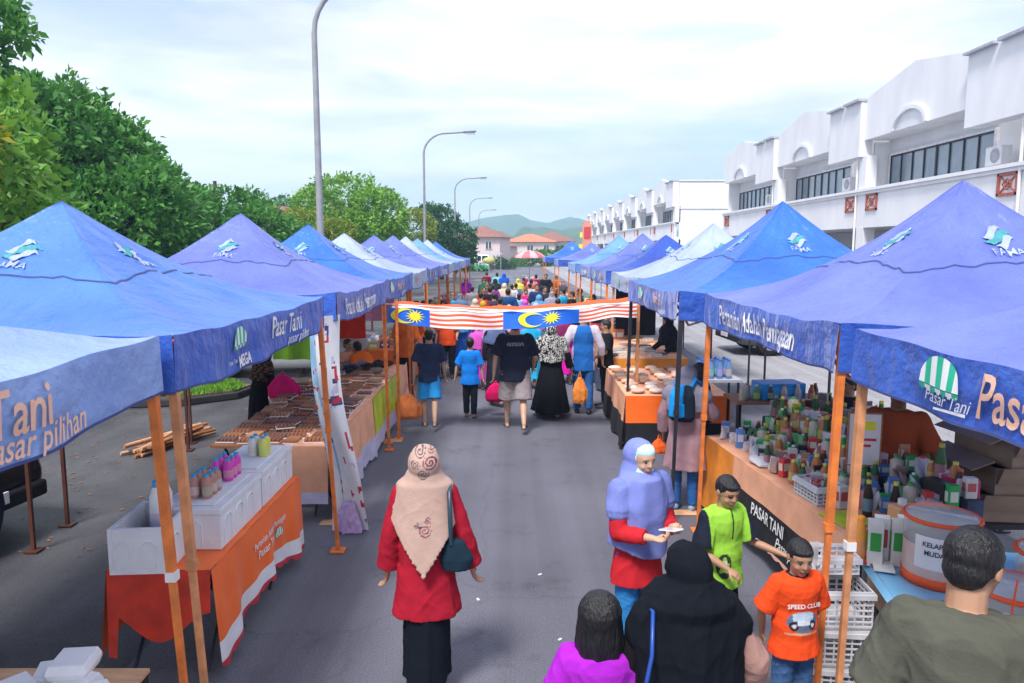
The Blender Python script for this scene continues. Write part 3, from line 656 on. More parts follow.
def tx_r0(mb, vp, L_):
    f = side_fn(vp, L_, .255, .42); awning(mb, lambda x, y: f(x, y-.03), .32, 3, 2)
    mb.text('Pasar Tani', side_fn(vp, L_, .27, .7), .085, 3, shear=.5)
    fs = side_fn(vp, L_, .28, .88); mb.add([fs(-.13,-.005),(fs(-.13,.005)),fs(.13,.022),fs(.13,.008)], [(0,3,2,1)], 3)
    mb.text('Pasar Tani', side_fn(vp, L_, .485, .52), .26, 4, bold=.012, shear=.2, squeeze=.8)
def tx_small(mb, vp, L_):
    f = side_fn(vp, L_, .25, .45); awning(mb, lambda x, y: f(x, y-.03), .3, 3, 2)
    mb.text('Pasar Tani', side_fn(vp, L_, .6, .4), .17, 4, bold=.02, squeeze=.8); mb.text('pasar pilihan', side_fn(vp, L_, .68, .78), .09, 3, shear=.4)
gl, gr = 'market tents in the row on the left', 'market tents in the row on the right'
OP, TP, BP, WP = M['orange_post'], M['tan_post'], M['black_post'], M['brown_post']
LT = [ # cx, cy, w, d, zp, canvas, label, text
 (-3.13, 2.17, 2.78, 2.98, 3.15, 'cv_pale', 'pale sun bleached tent lettered in peach, cut by the lower left edge', tx_peach),
 (-3.1, 5.24, 2.8, 3.02, 3.13, 'cv_mid', 'bright blue pointed tent with white Pasar Tani lettering, in front of the huge tree', tx_mega),
 (-3.15, 8.82, 2.85, 2.95, 3.22, 'cv_purple', 'faded violet tent, second peak along the left row', tx_pap),
 (-3.25, 12.1, 2.9, 2.95, 3.2, 'cv_blue', 'strong blue tent standing third along the left row beside the tall lamp pole', tx_small),
 (-3.3, 14.9, 2.9, 2.9, 3.12, 'cv_white', 'almost white tent right behind the strong blue one on the left', tx_small),
 (-3.35, 18.4, 2.9, 2.9, 3.15, 'cv_purple', 'dull violet tent just past the white one on the left', tx_small),
 (-3.35, 21.3, 2.9, 2.9, 3.2, 'cv_purple', 'second of two dull violet tents past the white one on the left', tx_pap),
 (-3.4, 24.2, 2.9, 2.9, 3.22, 'cv_white', 'small whitish tent between the violet and light blue ones on the left', None),
 (-3.4, 27.2, 2.9, 2.9, 3.2, 'cv_light', 'small light blue tent far along the left row', None),
 (-3.4, 30.4, 2.9, 2.9, 3.2, 'cv_white', 'small pale tent last but one in the left row', None),
 (-3.4, 33.7, 2.9, 2.9, 3.15, 'cv_blue', 'small blue tent at the far end of the left row', None)]
tents = {}
for i, (cx, cy, w_, d_, zp, cv, lab, tx) in enumerate(LT):
    tents['L%d' % i] = tent(cx, cy, w_, d_, zp, M[cv], lab, -1, OP, tx, 10+i, group=gl, front_post=(TP, OP) if i < 2 else None, logo=i < 8, vh=.3, splay=.11 if i < 2 else .04)
RT = [
 (3.4, 2.55, 3.05, 3.0, 3.45, 'cv_purple', 'violet blue tent with green striped awning emblem, cut by the right edge', tx_r0),
 (3.4, 5.76, 3.05, 3.0, 3.32, 'cv_purple', 'large violet tent lettered Pertanian Adalah Perniagaan', tx_pap),
 (3.2, 9.0, 3.1, 3.2, 3.37, 'cv_blue', 'vivid royal blue tent, second peak along the right row', tx_small),
 (3.4, 12.8, 3.0, 3.0, 3.24, 'cv_white', 'nearly white tent behind the vivid royal blue one on the right', tx_small),
 (3.4, 16.7, 3.0, 3.0, 3.12, 'cv_dark', 'deep blue crumpled tent behind the white one on the right', tx_small),
 (3.4, 19.7, 3.0, 2.95, 3.22, 'cv_purple', 'violet tent in the middle of the right row, behind the deep blue one', tx_pap),
 (3.4, 24.0, 3.0, 3.0, 3.26, 'cv_light', 'light blue tent past the middle of the right row', None),
 (3.4, 32.5, 3.0, 3.0, 3.1, 'cv_purple', 'small violet tent last but one in the right row', None),
 (3.35, 42.5, 3.1, 3.1, 3.3, 'cv_blue', 'small vivid blue tent at the far end of the right row', None)]
for i, (cx, cy, w_, d_, zp, cv, lab, tx) in enumerate(RT):
    tents['R%d' % i] = tent(cx, cy, w_, d_, zp, M[cv], lab, 1, TP if i < 2 else OP, tx, 40+i, group=gr, front_post=(BP, BP) if i == 2 else ((BP, TP) if i == 3 else ((OP, OP) if i == 1 else None)), rear_m=BP, logo=True)
# ------------------------------------------------------------------ people
class Bl(MB):
    """overlapping closed shapes that the voxel remesher melts into one skin"""
    def ell(s, c, a, b, d, n=12):
        c, a, b, d = map(Vector, (c, a, b, d)); h = n//2; vs = []; fs = []
        for i in range(h+1):
            th = PI*i/h
            for k in range(n):
                ph = 2*PI*k/n; vs.append(c+(a*math.cos(ph)+b*math.sin(ph))*math.sin(th)+d*math.cos(th))
        for i in range(h):
            for k in range(n): fs.append((i*n+k, (i+1)*n+k, (i+1)*n+(k+1)%n, i*n+(k+1)%n))
        return s.add(vs, fs)
    def loft(s, rings, n=18, fold=0, nf=7, ph=0):
        """rings: (center, ax, bx[, foldscale]); closed with fans"""
        vs = []; fs = []; m = len(rings)
        for r in rings:
            c, a, b = Vector(r[0]), Vector(r[1]), Vector(r[2]); fa = fold*(r[3] if len(r) > 3 else 0)
            for k in range(n):
                t = 2*PI*k/n; q = 1+fa*math.sin(nf*t+ph)+fa*.5*math.sin((nf*2-3)*t+ph*2)
                vs.append(c+(a*math.cos(t)+b*math.sin(t))*q)
        for i in range(m-1):
            for k in range(n): fs.append((i*n+k, i*n+(k+1)%n, (i+1)*n+(k+1)%n, (i+1)*n+k))
        vs += [Vector(rings[0][0]), Vector(rings[-1][0])]
        for k in range(n): fs.append((m*n, (k+1)%n, k)); fs.append((m*n+1, (m-1)*n+k, (m-1)*n+(k+1)%n))
        return s.add(vs, fs)
    def limb(s, pts, rad, n=12):
        pts = [Vector(p) for p in pts]
        s.tube(pts, rad, n)
        for p, r in zip(pts, rad): s.ell(p, (r,0,0), (0,r,0), (0,0,r), 10)
        return s
def melt(bl, name, voxel, smooth=4, wr=0.0, seed=0, kv=(1,1,1), col=None, mats=None, wf=1.0):
    me = bl.mesh(name, []) if False else None
    me = bpy.data.meshes.new(name); me.from_pydata(bl.v, [], bl.f)
    o = bpy.data.objects.new(name, me); COL.objects.link(o)
    r = o.modifiers.new('r', 'REMESH'); r.mode = 'VOXEL'; r.voxel_size = voxel; r.use_smooth_shade = True
    if smooth: q = o.modifiers.new('s', 'SMOOTH'); q.factor = .5; q.iterations = smooth
    dg = bpy.context.evaluated_depsgraph_get(); ev = o.evaluated_get(dg)
    out = bpy.data.meshes.new_from_object(ev); out.name = name
    bpy.data.objects.remove(o); bpy.data.meshes.remove(me)
    nv = len(out.vertices); co = np.empty(nv*3, np.float32); out.vertices.foreach_get('co', co); co = co.reshape(-1,3).astype(float)
    if wr:
        rg = np.random.default_rng(seed); d = np.zeros(nv); K = np.array(kv)
        wp = co+.03*np.sin(co[:,[1,2,0]]*13+seed)
        for j in range(7):
            k = rg.normal(size=3)*K*rg.uniform(14, 42)*wf; d += (1-np.abs(np.sin(wp@k+rg.uniform(0,6))))**2*rg.uniform(.4,1)
        d = (d/7-.2)*2
        nn = np.empty(nv*3, np.float32); out.vertices.foreach_get('normal', nn) if False else out.vertex_normals.foreach_get('vector', nn)
        co2 = co+nn.reshape(-1,3)*(d*wr)[:,None]
        out.vertices.foreach_set('co', co2.astype(np.float32).ravel())
    C = np.ones((nv,4), np.float32)
    if col is not None: C[:,:3] = col(co) if callable(col) else np.array(col)
    a = out.color_attributes.new('Col', 'FLOAT_COLOR', 'POINT'); a.data.foreach_set('color', C.ravel())
    out.polygons.foreach_set('use_smooth', np.ones(len(out.polygons), bool))
    for m in (mats or []): out.materials.append(m)
    out.update()
    return out
def put(me, name, parent, color=None):
    o = bpy.data.objects.new(name, me); COL.objects.link(o); o.parent = parent
    if color is not None: o.color = (*color, 1)
    return o
SK = (.42,.235,.15); SKL = (.55,.34,.24); SKD = (.2,.1,.06)
def person(label, h, loc, rz, group=None, vox=.012, hs=.132, skin=SK, lean=(0,0), legs=((0,0),(0,0)), arms=None, look=(0,0,0), sh=1.0, fat=1.0, wear=(), hair='short', seat=None, legdirs=None, hem_fold=1, cat='person', seed=0, curl=.5, headz=None, fine=None):
    """legs: (forward swing, knee bend) of left and right; arms: (upper dir, fore dir, curl) of left and right in body axes x right y forward z up"""
    t = thing('person', label, cat, loc, rz, group); rg = random.Random(seed)
    X = V(1,0,0); T = V(lean[0], lean[1], 1).normalized(); F = (V(0,1,0)-T*T.y).normalized(); X = F.cross(T)
    P = V(0,0,.525*h); hipo = .05*h*fat
    hips = [P+X*s*hipo-T*.012*h for s in (-1,1)]
    LG = []
    for i in range(2):
        if legdirs: u, l = Vector(legdirs[i][0]).normalized(), Vector(legdirs[i][1]).normalized()
        else:
            a, k = legs[i]; u = V(0,math.sin(a),-math.cos(a)); l = V(0,math.sin(a-k),-math.cos(a-k))
        kn = hips[i]+u*.245*h; an = kn+l*.235*h
        LG.append([hips[i], kn, an, u, l])
    dz = (seat if seat is not None else (.042*h-min(g[2].z for g in LG))+P.z)-P.z
    for g in LG:
        for j in range(3): g[j] = g[j]+V(0,0,dz)
    P = P+V(0,0,dz)
    nb = P+T*.3*h*(1 if hs < .15 else .96); HD = hs*h
    sw = .108*h*sh*(1 if hs < .15 else .95)
    shs = [nb+X*s*sw-T*.028*h for s in (-1,1)]
    if arms is None: arms = [((-.12,-.03,-1),(-.02,.1,-1),.4),((.12,-.03,-1),(.02,.1,-1),.4)]
    AR = []
    for i in range(2):
        u = Vector(arms[i][0]).normalized(); l = Vector(arms[i][1]).normalized()
        u = (X*u.x+F*u.y+T*u.z); l = (X*l.x+F*l.y+T*l.z)
        el = shs[i]+u*.172*h; wr = el+l*.148*h; AR.append([shs[i], el, wr, u, l])
    # head frame
    yaw, pit, rol = look
    HM = Matrix.Rotation(yaw, 3, 'Z') @ Matrix.Rotation(pit, 3, 'X') @ Matrix.Rotation(rol, 3, 'Y')
    hr, hf, hu = HM @ V(1,0,0), HM @ V(0,1,0), HM @ V(0,0,1)
    hc = nb+T*.028*h+(hu*.44+hf*.06)*HD
    HP = lambda r, f, u: hc+(hr*r+hf*f+hu*u)*HD
    def he(b, c, s, n=14): b.ell(HP(*c), hr*s[0]*HD, hf*s[1]*HD, hu*s[2]*HD, n)
    # ---------- body
    b = Bl(); A = lambda w_, d_: (X*w_*h, F*d_*h)
    def tor(e, zs, sc=1.0, chest=1.0):
        prof = {0:(.088,.06), .07:(.092,.062), .14:(.078,.055), .2:(.09,.062), .25:(.1,.062), .285:(.095,.05), .305:(.06,.04)}
        out = []
        for z, (w_, d_) in sorted(prof.items()):
            if z < zs: continue
            ww = w_*h*fat*(sh if z > .18 else 1)+e; dd = d_*h*fat*(chest if .15 < z < .27 else 1)+e
            out.append((P+T*z*h*(1 if hs < .15 else .96), X*ww, F*dd))
        return out
    b.loft([(P-T*.05*h, *A(.075*fat,.055*fat))]+tor(-.004, 0))
    b.limb([nb-T*.01*h, hc-hu*.3*HD-hf*.06*HD], [.034*h*max(1, fat*.97), .034*h*max(1, fat*.95)])
    for i in range(2):
        s, e, w_, _, _ = AR[i]; b.limb([s, s.lerp(e,.5), e, e.lerp(w_,.4), w_], [.028*h*fat, .026*h*fat, .021*h, .021*h, .0145*h])
        H, K, N_, _, _ = LG[i]; b.limb([H, H.lerp(K,.5), K, K.lerp(N_,.35), N_], [.048*h*fat, .042*h*fat, .03*h, .031*h, .019*h])
        ft = V(0,1,0)*.1*h if abs(LG[i][4].z) > .75 else V(0,1,0)*.1*h+V(0,0,-.02*h)
        tr = Matrix.Rotation((.12 if i == 0 else -.12), 3, 'Z'); ft = tr @ ft
        drop = min(.028*h, N_.z-.014*h) if seat is None else .026*h
        hl = N_-V(0,0,drop)-ft*.15
        b.limb([hl, hl+ft*.6, hl+ft], [.017*h, .017*h, .012*h])
        LG[i] += [hl, ft]
        # hand: palm, four unequal fingers, thumb
        l = AR[i][4]; sgn = -1 if i == 0 else 1; cu = arms[i][2]
        side = (F*.9+X*.1*-sgn); side = (side-l*side.dot(l)).normalized(); pn = l.cross(side)*sgn   # palm normal, towards the body
        if len(arms[i]) > 3: pn = Vector(arms[i][3]); pn = X*pn.x+F*pn.y+T*pn.z; pn = (pn-l*pn.dot(l)).normalized(); side = pn.cross(l)*sgn; 
        L_ = .105*h*.98; pw = .021*h
        b.loft([(w_, side*.014*h, pn*.011*h), (w_+l*L_*.2, side*pw, pn*.011*h), (w_+l*L_*.46, side*pw*1.05, pn*.009*h)], 10)
        for k, fl in enumerate((.42,.48,.46,.36)):
            o0 = w_+l*L_*.42+side*pw*(.75-.5*k)
            d1 = (l*math.cos(cu*.6)+pn*math.sin(cu*.6)); d2 = (l*math.cos(cu*1.5)+pn*math.sin(cu*1.5)); d3 = (l*math.cos(cu*2.2)+pn*math.sin(cu*2.2))
            p1 = o0+d1*L_*fl*.45; p2 = p1+d2*L_*fl*.33; p3 = p2+d3*L_*fl*.25; r = max(.0052*h, vox*.62)
            b.limb([o0, p1, p2, p3], [r*1.1, r, r*.92, r*.8], 8)
        q0 = w_+l*L_*.14+side*pw*.7; q1 = q0+(side*.75+l*.6+pn*.25)*L_*.24; q2 = q1+(side*.3+l*.85+pn*.35)*L_*.2
        b.limb([q0, q1, q2], [.0075*h, max(.0062*h, vox*.65), max(.0052*h, vox*.6)], 8)
        AR[i] += [w_+l*L_*.5+pn*.02*h]
    he(b, (0,-.06,.1), (.33,.42,.38), 18); he(b, (0,.08,-.1), (.27,.29,.38), 18); he(b, (0,.2,-.36), (.13,.13,.1)); he(b, (0,.06,-.26), (.235,.2,.16))
    b.limb([HP(0,.33,.07), HP(0,.39,-.06)], [.035*HD, .052*HD], 10); he(b, (-.045,.36,-.07), (.035,.05,.03), 8); he(b, (.045,.36,-.07), (.035,.05,.03), 8)
    he(b, (0,.345,-.215), (.095,.05,.026), 10); he(b, (0,.335,-.26), (.08,.05,.028), 10); he(b, (-.13,.28,.1), (.1,.07,.03), 8); he(b, (.13,.28,.1), (.1,.07,.03), 8)
    for s in (-1, 1): he(b, (s*.335,-.06,-.01), (.03,.085,.13), 10); he(b, (s*.16,.24,-.12), (.09,.09,.08), 10)
    sk = np.array(skin)
    def scol(co):
        C = np.tile(sk, (len(co),1)); q = (co-np.array(hc))/HD; r = q@np.array(hr); f = q@np.array(hf); u = q@np.array(hu)
        ar = np.abs(r)
        def blend(mk, c, k=1.0): m_ = (mk*k)[:,None]; C[:] = C*(1-m_)+np.array(c)*m_
        near = (f > .15) & (np.abs(u) < .6)
        blend((near & (u > -.29) & (u < -.19) & (ar < .105)).astype(float), (sk[0]*.85, sk[1]*.5, sk[2]*.55))
        blend((near & (np.abs(u+.235) < .012) & (ar < .09)).astype(float), sk*.3)
        blend((near & (np.abs(u-.125+ar*.05) < .018) & (ar > .05) & (ar < .21)).astype(float), (.02,.015,.012), .9)
        e = near & (((ar-.13)/.06)**2+((u-.035)/.026)**2 < 1); blend(e.astype(float), (.6,.58,.55) if pit > -.3 else (.04,.03,.03))
        e = near & (((ar-.13)/.03)**2+((u-.035)/.028)**2 < 1); blend(e.astype(float), (.015,.01,.01))
        e = near & (((ar-.13)/.075)**2+((u-.06)/.013)**2 < 1); blend(e.astype(float), (.03,.02,.02))
        return C
    put(melt(b, 'body', vox, 2 if vox < .008 else 1, col=scol, mats=[M['skin']]), 'body', t)
    # ---------- clothes
    for wv in wear:
        kind, color = wv[0], wv[1]; kw = wv[2] if len(wv) > 2 else {}
        e = kw.get('e', (.02 if kind in ('shirt','tunic','robe') else .008)+.004*fat); b = Bl(); col = kw.get('col'); v_ = kw.get('vox', vox*1.15)
        if kind in ('shirt', 'tunic', 'robe'):
            hem = kw.get('hem', -.06); fl = kw.get('flare', 1.0); slv = kw.get('sleeve', .5); nk = kw.get('neck', 1)
            rings = []; wb, db = (.092*fat*h+e)*fl, (.064*fat*h+e)*fl
            nst = max(2, int(abs(hem)/.05))
            for k in range(nst, 0, -1):
                q = k/nst; zz = hem*q; c = P+V(0,0,zz*h) if seat is None else P+T*zz*h
                if seat is None: c = c+V(0,0,0)
                ww = (.092*fat*h+e)*(1+(fl-1)*q); dd = (.064*fat*h+e)*(1+(fl-1)*q*1.1)
                if seat is None and hem < -.2:
                    fo = sum(g[2].y for g in LG)/2*q; c = c+V(0,fo*.6,0); sp = abs(LG[0][2].y-LG[1][2].y)*.35*q; dd += sp
                rings.append((c, X*ww, F*dd, q))
            rings += [(r[0], r[1], r[2], 0) for r in tor(e, 0, chest=kw.get('chest', 1.0))]
            rings.append((nb+T*.012*h, X*(.037*h+.01), F*(.034*h+.01), 0))
            b.loft(rings, 30, kw.get('fold', .05)*hem_fold, kw.get('nf', 7), seed)
            for i in range(2):
                s, el, wr_ = AR[i][:3]; r0 = .034*h*fat+e*.6; s = s-X*(-1 if i == 0 else 1)*.012*h
                if slv <= 0: continue
                if slv <= .5: 
                    q = slv*2*.85; p1 = s.lerp(el, q); b.limb([s, s.lerp(p1,.5)], [r0, r0*1.02], 14); b.loft([(s.lerp(p1,.2), *[v*r0*1.0 for v in frame(el-s)]), (p1, *[v*r0*kw.get('sw', 1.22) for v in frame(el-s)])], 16)
                else:
                    p1 = el.lerp(wr_, (slv-.5)*2*.95); sw_ = kw.get('sw', 1.0)
                    b.limb([s, s.lerp(el,.5), el], [r0, r0*.95, r0*.86*sw_**.5], 14); fr = frame(p1-el); r2 = (.0215*h+e*.7)*sw_
                    b.loft([(el, *[v*r0*.84*sw_**.5 for v in fr]), (p1, *[v*r2 for v in fr])], 16)
            me = melt(b, kind, v_, kw.get('sm', 3), wr=kw.get('wr', .011), seed=seed+3, kv=kw.get('kv', (1,1,.45)), col=col, mats=[M['cloth']]); put(me, kind, t, color)
        elif kind in ('trousers', 'shorts'):
            le = kw.get('len', 1.0 if kind == 'trousers' else .47); wid = kw.get('wide', 1.0)
            b.loft([(P-T*.055*h, X*(.078*h*fat+e), F*(.058*h*fat+e)), (P, X*(.088*h*fat+e*.7), F*(.06*h*fat+e*.7)), (P+T*.06*h, X*(.084*h*fat+e*.5), F*(.058*h*fat+e*.5))], 18)
            for i in range(2):
                H, K, N_ = LG[i][:3]; r0 = .05*h*fat+e*.5; r1 = (.034*h+e*.8)*wid; r2 = (.026*h+e*.8)*wid
                if kind == 'trousers': b.limb([H, H.lerp(K,.5), K, K.lerp(N_,.5)], [r0, r0*.92, r1, r1*.92], 14); fr = frame(N_-K); b.loft([(K.lerp(N_,.4), *[v*r1*.93 for v in fr]), (K.lerp(N_,le*.98), *[v*r2 for v in fr])], 16)
                else: p = H.lerp(K, le*2); fr = frame(K-H); b.limb([H, H.lerp(p,.5)], [r0, r0*.98], 14); b.loft([(H.lerp(p,.3), *[v*r0 for v in fr]), (p, *[v*(r0*.85+.014*h)*wid for v in fr])], 18)
            me = melt(b, kind, v_, 2, wr=kw.get('wr', .012), seed=seed+5, kv=(1,1,1), col=col, mats=[M['cloth']]); put(me, kind, t, color)
        elif kind == 'skirt':
            fl = kw.get('flare', 1.25); z1 = kw.get('len', .9)*LG[0][2].z; rings = []
            for k in range(9):
                q = 1-k/8; z = P.z+.06*h-(P.z+.06*h-(P.z*.05+.05*h))*q*kw.get('len', 1.0); fo = (LG[0][2].y+LG[1][2].y)/2*q; sp = abs(LG[0][2].y-LG[1][2].y)*.4*q
                rings.append((V(0,fo,z), X*((.09*h*fat+e)*(1+(fl-1)*q)), F*((.064*h*fat+e)*(1+(fl-1)*q)+sp), q))
            b.loft(rings, 36, kw.get('fold', .05), 8, seed); me = melt(b, 'skirt', v_, 2, wr=kw.get('wr', .009), seed=seed+6, kv=(1,1,.3), col=col, mats=[M['cloth']]); put(me, 'skirt', t, color)
        elif kind == 'shoes':
            for i in range(2):
                b = Bl(); hl, ft = LG[i][5], LG[i][6]; 
                if kw.get('open'): b.loft([(hl-V(0,0,.012*h)-ft*.12, X*.022*h, V(0,0,.006*h)), (hl-V(0,0,.012*h)+ft*.5, X*.026*h, V(0,0,.006*h)), (hl-V(0,0,.012*h)+ft*1.12, X*.02*h, V(0,0,.005*h))], 12); b.limb([hl+ft*.5-X*.026*h, hl+ft*.62+V(0,0,.012*h), hl+ft*.5+X*.026*h], [.005*h+vox*.3]*3)
                else: b.limb([hl+V(0,0,.008*h), hl+ft*.35+V(0,0,.008*h), hl+ft*.75, hl+ft*1.12], [.024*h, .026*h, .0245*h, .018*h], 12)
                me = melt(b, 'shoe', max(vox*.8, .006), 1, mats=[M['shoe']]); put(me, 'shoe', t, color)
        elif kind == 'hijab':
            op = kw.get('open', 0); he(b, (0,-.19-op,.02), (.47,.51,.51), 20); he(b, (0,-.04-op*.6,.27), (.37,.435,.27), 16)
            tail = kw.get('tail', 0); bot = kw.get('bot', .16); wd = kw.get('w', 1.0); dp = kw.get('d', 1.0)
            he(b, (0,-.14-op*1.4,-.38), (.4,.4,.3), 16)
            nw = kw.get('nw', 1.0); arm_ = kw.get('arm', min(.9, max(0, (bot-.1)*5)))
            if arm_ > .1:
                for i in range(2):
                    s0, e0 = AR[i][0], AR[i][1]; ra = .034*h*fat+.021; b.limb([s0, s0.lerp(e0, arm_*.5), s0.lerp(e0, arm_)], [ra, ra*1.04, ra*1.1], 14)
            rings = [(HP(0,-.16-op,-.12), hr*.43*HD, hf*.42*HD, .0), (HP(0,-.1-op*1.6,-.4).lerp(nb+T*.03*h, .3), X*.07*h*wd*nw, F*.066*h*dp*nw, .2), (nb+T*.012*h, X*.095*h*wd*nw**.7, F*.078*h*dp*nw**.7, .4), (nb-T*.022*h, X*.125*h*sh*wd, F*.086*h*dp, .5), (nb-T*.09*h, X*.148*h*sh*wd, F*.1*h*dp, .8)]
            k = .09
            while k < bot: k = min(k+.05, bot); rings.append((nb-T*k*h, X*(.142+.06*(k-.09))*h*sh*wd*kw.get('taper', 1), F*(.095+.12*(k-.09))*h*dp, 1))
            dr = Bl(); dr.loft(rings[::-1], 48, kw.get('fold', .05), 6, seed); zt_ = (nb-T*.03*h).z; zb_ = (nb-T*bot*h).z; hd_ = kw.get('hem', .03)
            for q, p_ in enumerate(dr.v):     # the hem runs to a point at the back
                w_ = min(1, max(0, (zt_-p_[2])/(zt_-zb_+1e-6)))
                if w_ > 0 and q < 48*len(rings):
                    rel = Vector(p_)-nb; yb = rel.dot(F); xb = abs(rel.dot(X))/(.15*h*wd)
                    k_ = (tail*max(0, 1-xb*1.15)**.9 if yb < 0 else hd_*max(0, 1-xb*xb)) + hd_*(1-xb*.6 if xb < 1.6 else 0)
                    dr.v[q] = (p_[0], p_[1]-(.03*h*tail/.2*w_*max(0, 1-xb) if yb < 0 else 0), p_[2]-k_*h*w_)
            b.add(dr.v, dr.f)
            if kw.get('band'):
                he(b, (0,-.08-op,.14), (.42,.43,.42), 18)
            cc = col(hc, hr, hf, hu, HD, nb, T, F, X, h) if col else None
            me = melt(b, 'hijab', v_*.95, kw.get('sm', 3), wr=kw.get('wr', .007), seed=seed+8, wf=kw.get('wf', .8), kv=kw.get('kv', (1,1,.4)), col=cc, mats=[M['cloth']]); put(me, 'hijab', t, color)
        elif kind == 'cap':
            he(b, (0,-.08,.2), (.37,.44,.34), 16); b.loft([(HP(0,.2,.2), hr*.28*HD, hf*.05*HD), (HP(0,.6,.16), hr*.2*HD, hf*.05*HD)], 12); put(melt(b, 'cap', v_, 1, mats=[M['cloth']]), 'cap', t, color)
    # ---------- hair
    if hair:
        b = Bl()
        if hair == 'short': he(b, (0,-.1,.15), (.362,.43,.4), 18); he(b, (0,-.24,-.06), (.3,.25,.28), 14)
        elif hair == 'balding': he(b, (0,-.13,.12), (.365,.41,.385), 18); he(b, (0,-.26,-.08), (.3,.24,.3), 14)
        elif hair == 'crop': he(b, (0,-.1,.13), (.355,.42,.405), 18); he(b, (0,.15,.31), (.28,.19,.12), 12)
        elif hair == 'bob':
            he(b, (0,-.1,.12), (.42,.47,.43), 18)
            b.loft([(HP(0,-.12,-.75), hr*.44*HD, hf*.3*HD, 1), (HP(0,-.14,-.4), hr*.46*HD, hf*.36*HD, .7), (HP(0,-.12,0), hr*.42*HD, hf*.4*HD, .2), (HP(0,-.1,.2), hr*.36*HD, hf*.36*HD, 0)], 26, .05, 8, 2)
        elif hair == 'long':
            he(b, (0,-.1,.14), (.38,.45,.41), 18); b.loft([(HP(0,-.4,-1.1), hr*.16*HD, hf*.1*HD), (HP(0,-.34,-.5), hr*.28*HD, hf*.16*HD), (HP(0,-.2,0), hr*.36*HD, hf*.3*HD)], 16)
        put(melt(b, 'hair', max(vox*.8, .006), 2, wr=.005, seed=seed+1, kv=(1.6,1.6,.3), mats=[M['hair']], wf=2), 'hair', t)
    t['_j'] = 0; del t['_j']
    RM = Matrix.Rotation(rz, 3, 'Z'); wp = lambda p: RM @ Vector(p)+Vector(loc)
    return t, dict(hand=[wp(AR[0][5]), wp(AR[1][5])], wrist=[wp(AR[0][2]), wp(AR[1][2])], sh=[wp(shs[0]), wp(shs[1])], nb=wp(nb), pel=wp(P), head=wp(hc), R=RM, el=[wp(AR[0][1]), wp(AR[1][1])])
def frame(d):
    d = d.normalized(); a = d.orthogonal().normalized(); return (a, d.cross(a))
def carry_bag(name, label, p, w, h, color, rz=0, handle=.14, group=None, cat='bag', m=None, floppy=.3, d=.45):
    b = Bl(); z0 = -handle-h
    b.loft([((0,0,z0), (w*.42,0,0), (0,w*.3*d,0), 1), ((0,0,z0+h*.15), (w*.5,0,0), (0,w*.5*d,0), 1), ((0,0,z0+h*.5), (w*.52,0,0), (0,w*.5*d,0), 1), ((0,0,z0+h*.8), (w*.33,0,0), (0,w*.3*d,0), 1), ((0,0,-handle), (w*.12,0,0), (0,w*.1,0), 0)], 24, floppy*.3, 7, 1)
    me = melt(b, name, max(.008, w*.04), 2, wr=.05*floppy, seed=5, mats=[M['cloth']], wf=1.2)
    o = put(me, name, None, color); o.location = p; o.rotation_euler.z = rz; tag(o, label, cat, group)
    hm = MB().tube([(-w*.1,0,-handle-.02),(-w*.05,0,-handle*.4),(0,0,0),(w*.05,0,-handle*.4),(w*.1,0,-handle-.02)], .007, 6).build('handle', M['prop'], o); hm.color = (*color, 1)
    return o
# ---- the people of the photograph
RED, DKRED = (.36,.012,.03), (.3,.01,.02)
# 1 woman in the crimson tunic, seen from behind
def pat_beige(hc, hr, hf, hu, HD, nb, T, F, X, h):
    def f(co):
        C = np.tile(np.array((.48,.33,.28)), (len(co),1))
        cs = [(-.02,1.56,.035,1),(.045,1.5,.045,-1),(-.045,1.49,.03,1),(.0,1.43,.035,1),(.05,1.57,.025,1),(-.03,1.60,.02,1),(0.01,1.1,.04,1),(.03,1.16,.022,-1),(-.035,1.13,.02,1)]
        for cx, cz, r, sg in cs:
            dx, dz = co[:,0]-cx, co[:,2]-cz*h/1.6; d = np.hypot(dx, dz); a = np.arctan2(dz, dx*sg)
            sp = (d/r*2.2-a/(2*PI)) % 1; m = (d < r) & (sp < .42) & (co[:,1] < .03)
            C[m] = (.16,.03,.07) if cx > 0 else (.08,.06,.09)
        return C
    return f
arms_w = [((-.22,-.05,-1),(-.12,.18,-1),.6),((.3,-.08,-1),(.22,.22,-1),.6)]
pw, j = person('woman in beige swirl patterned headscarf and long crimson tunic walking away', 1.63, (-.54,4.5,0), R(2), vox=.007, legs=((.12,.0),(-.1,.12)), arms=arms_w, fat=.86, sh=.88, seed=1, hair=None,
    wear=(('skirt', (.006,.009,.016), dict(flare=1.08)), ('tunic', RED, dict(hem=-.2, flare=1.3, sleeve=.97, sw=1.15, fold=.035, wr=.012, e=.04)), ('shoes', (.02,.02,.02)), ('hijab', (1,1,1), dict(col=pat_beige, tail=.21, bot=.09, fold=.02, w=1.04, arm=.0, nw=1.1, wr=.005))))
s = j['sh'][1]; n = j['nb']
hb = thing('handbag', 'black leather shoulder bag on the arm of the woman in crimson', 'handbag', (s.x+.045, s.y-.1, s.z-.46), R(2))
b = Bl(); b.loft([((0,0,0), (.085,0,0), (0,.045,0)), ((0,0,.07), (.11,0,0), (0,.05,0)), ((-.01,0,.18), (.06,0,0), (0,.035,0)), ((-.01,0,.2), (.03,0,0), (0,.02,0))], 14)
put(melt(b, 'pouch', .008, 2, mats=[M['cloth']], wr=.005), 'pouch', hb, (.012,.03,.05))
o = MB().tube([(-.03,-.03,.17),(-.035,-.05,.34),(-.04,-.0,.485),(-.04,.1,.525),(-.02,.2,.45),(.02,.12,.18)], .014, 8).build('strap', M['prop'], hb); o.color = (.02,.05,.08,1)
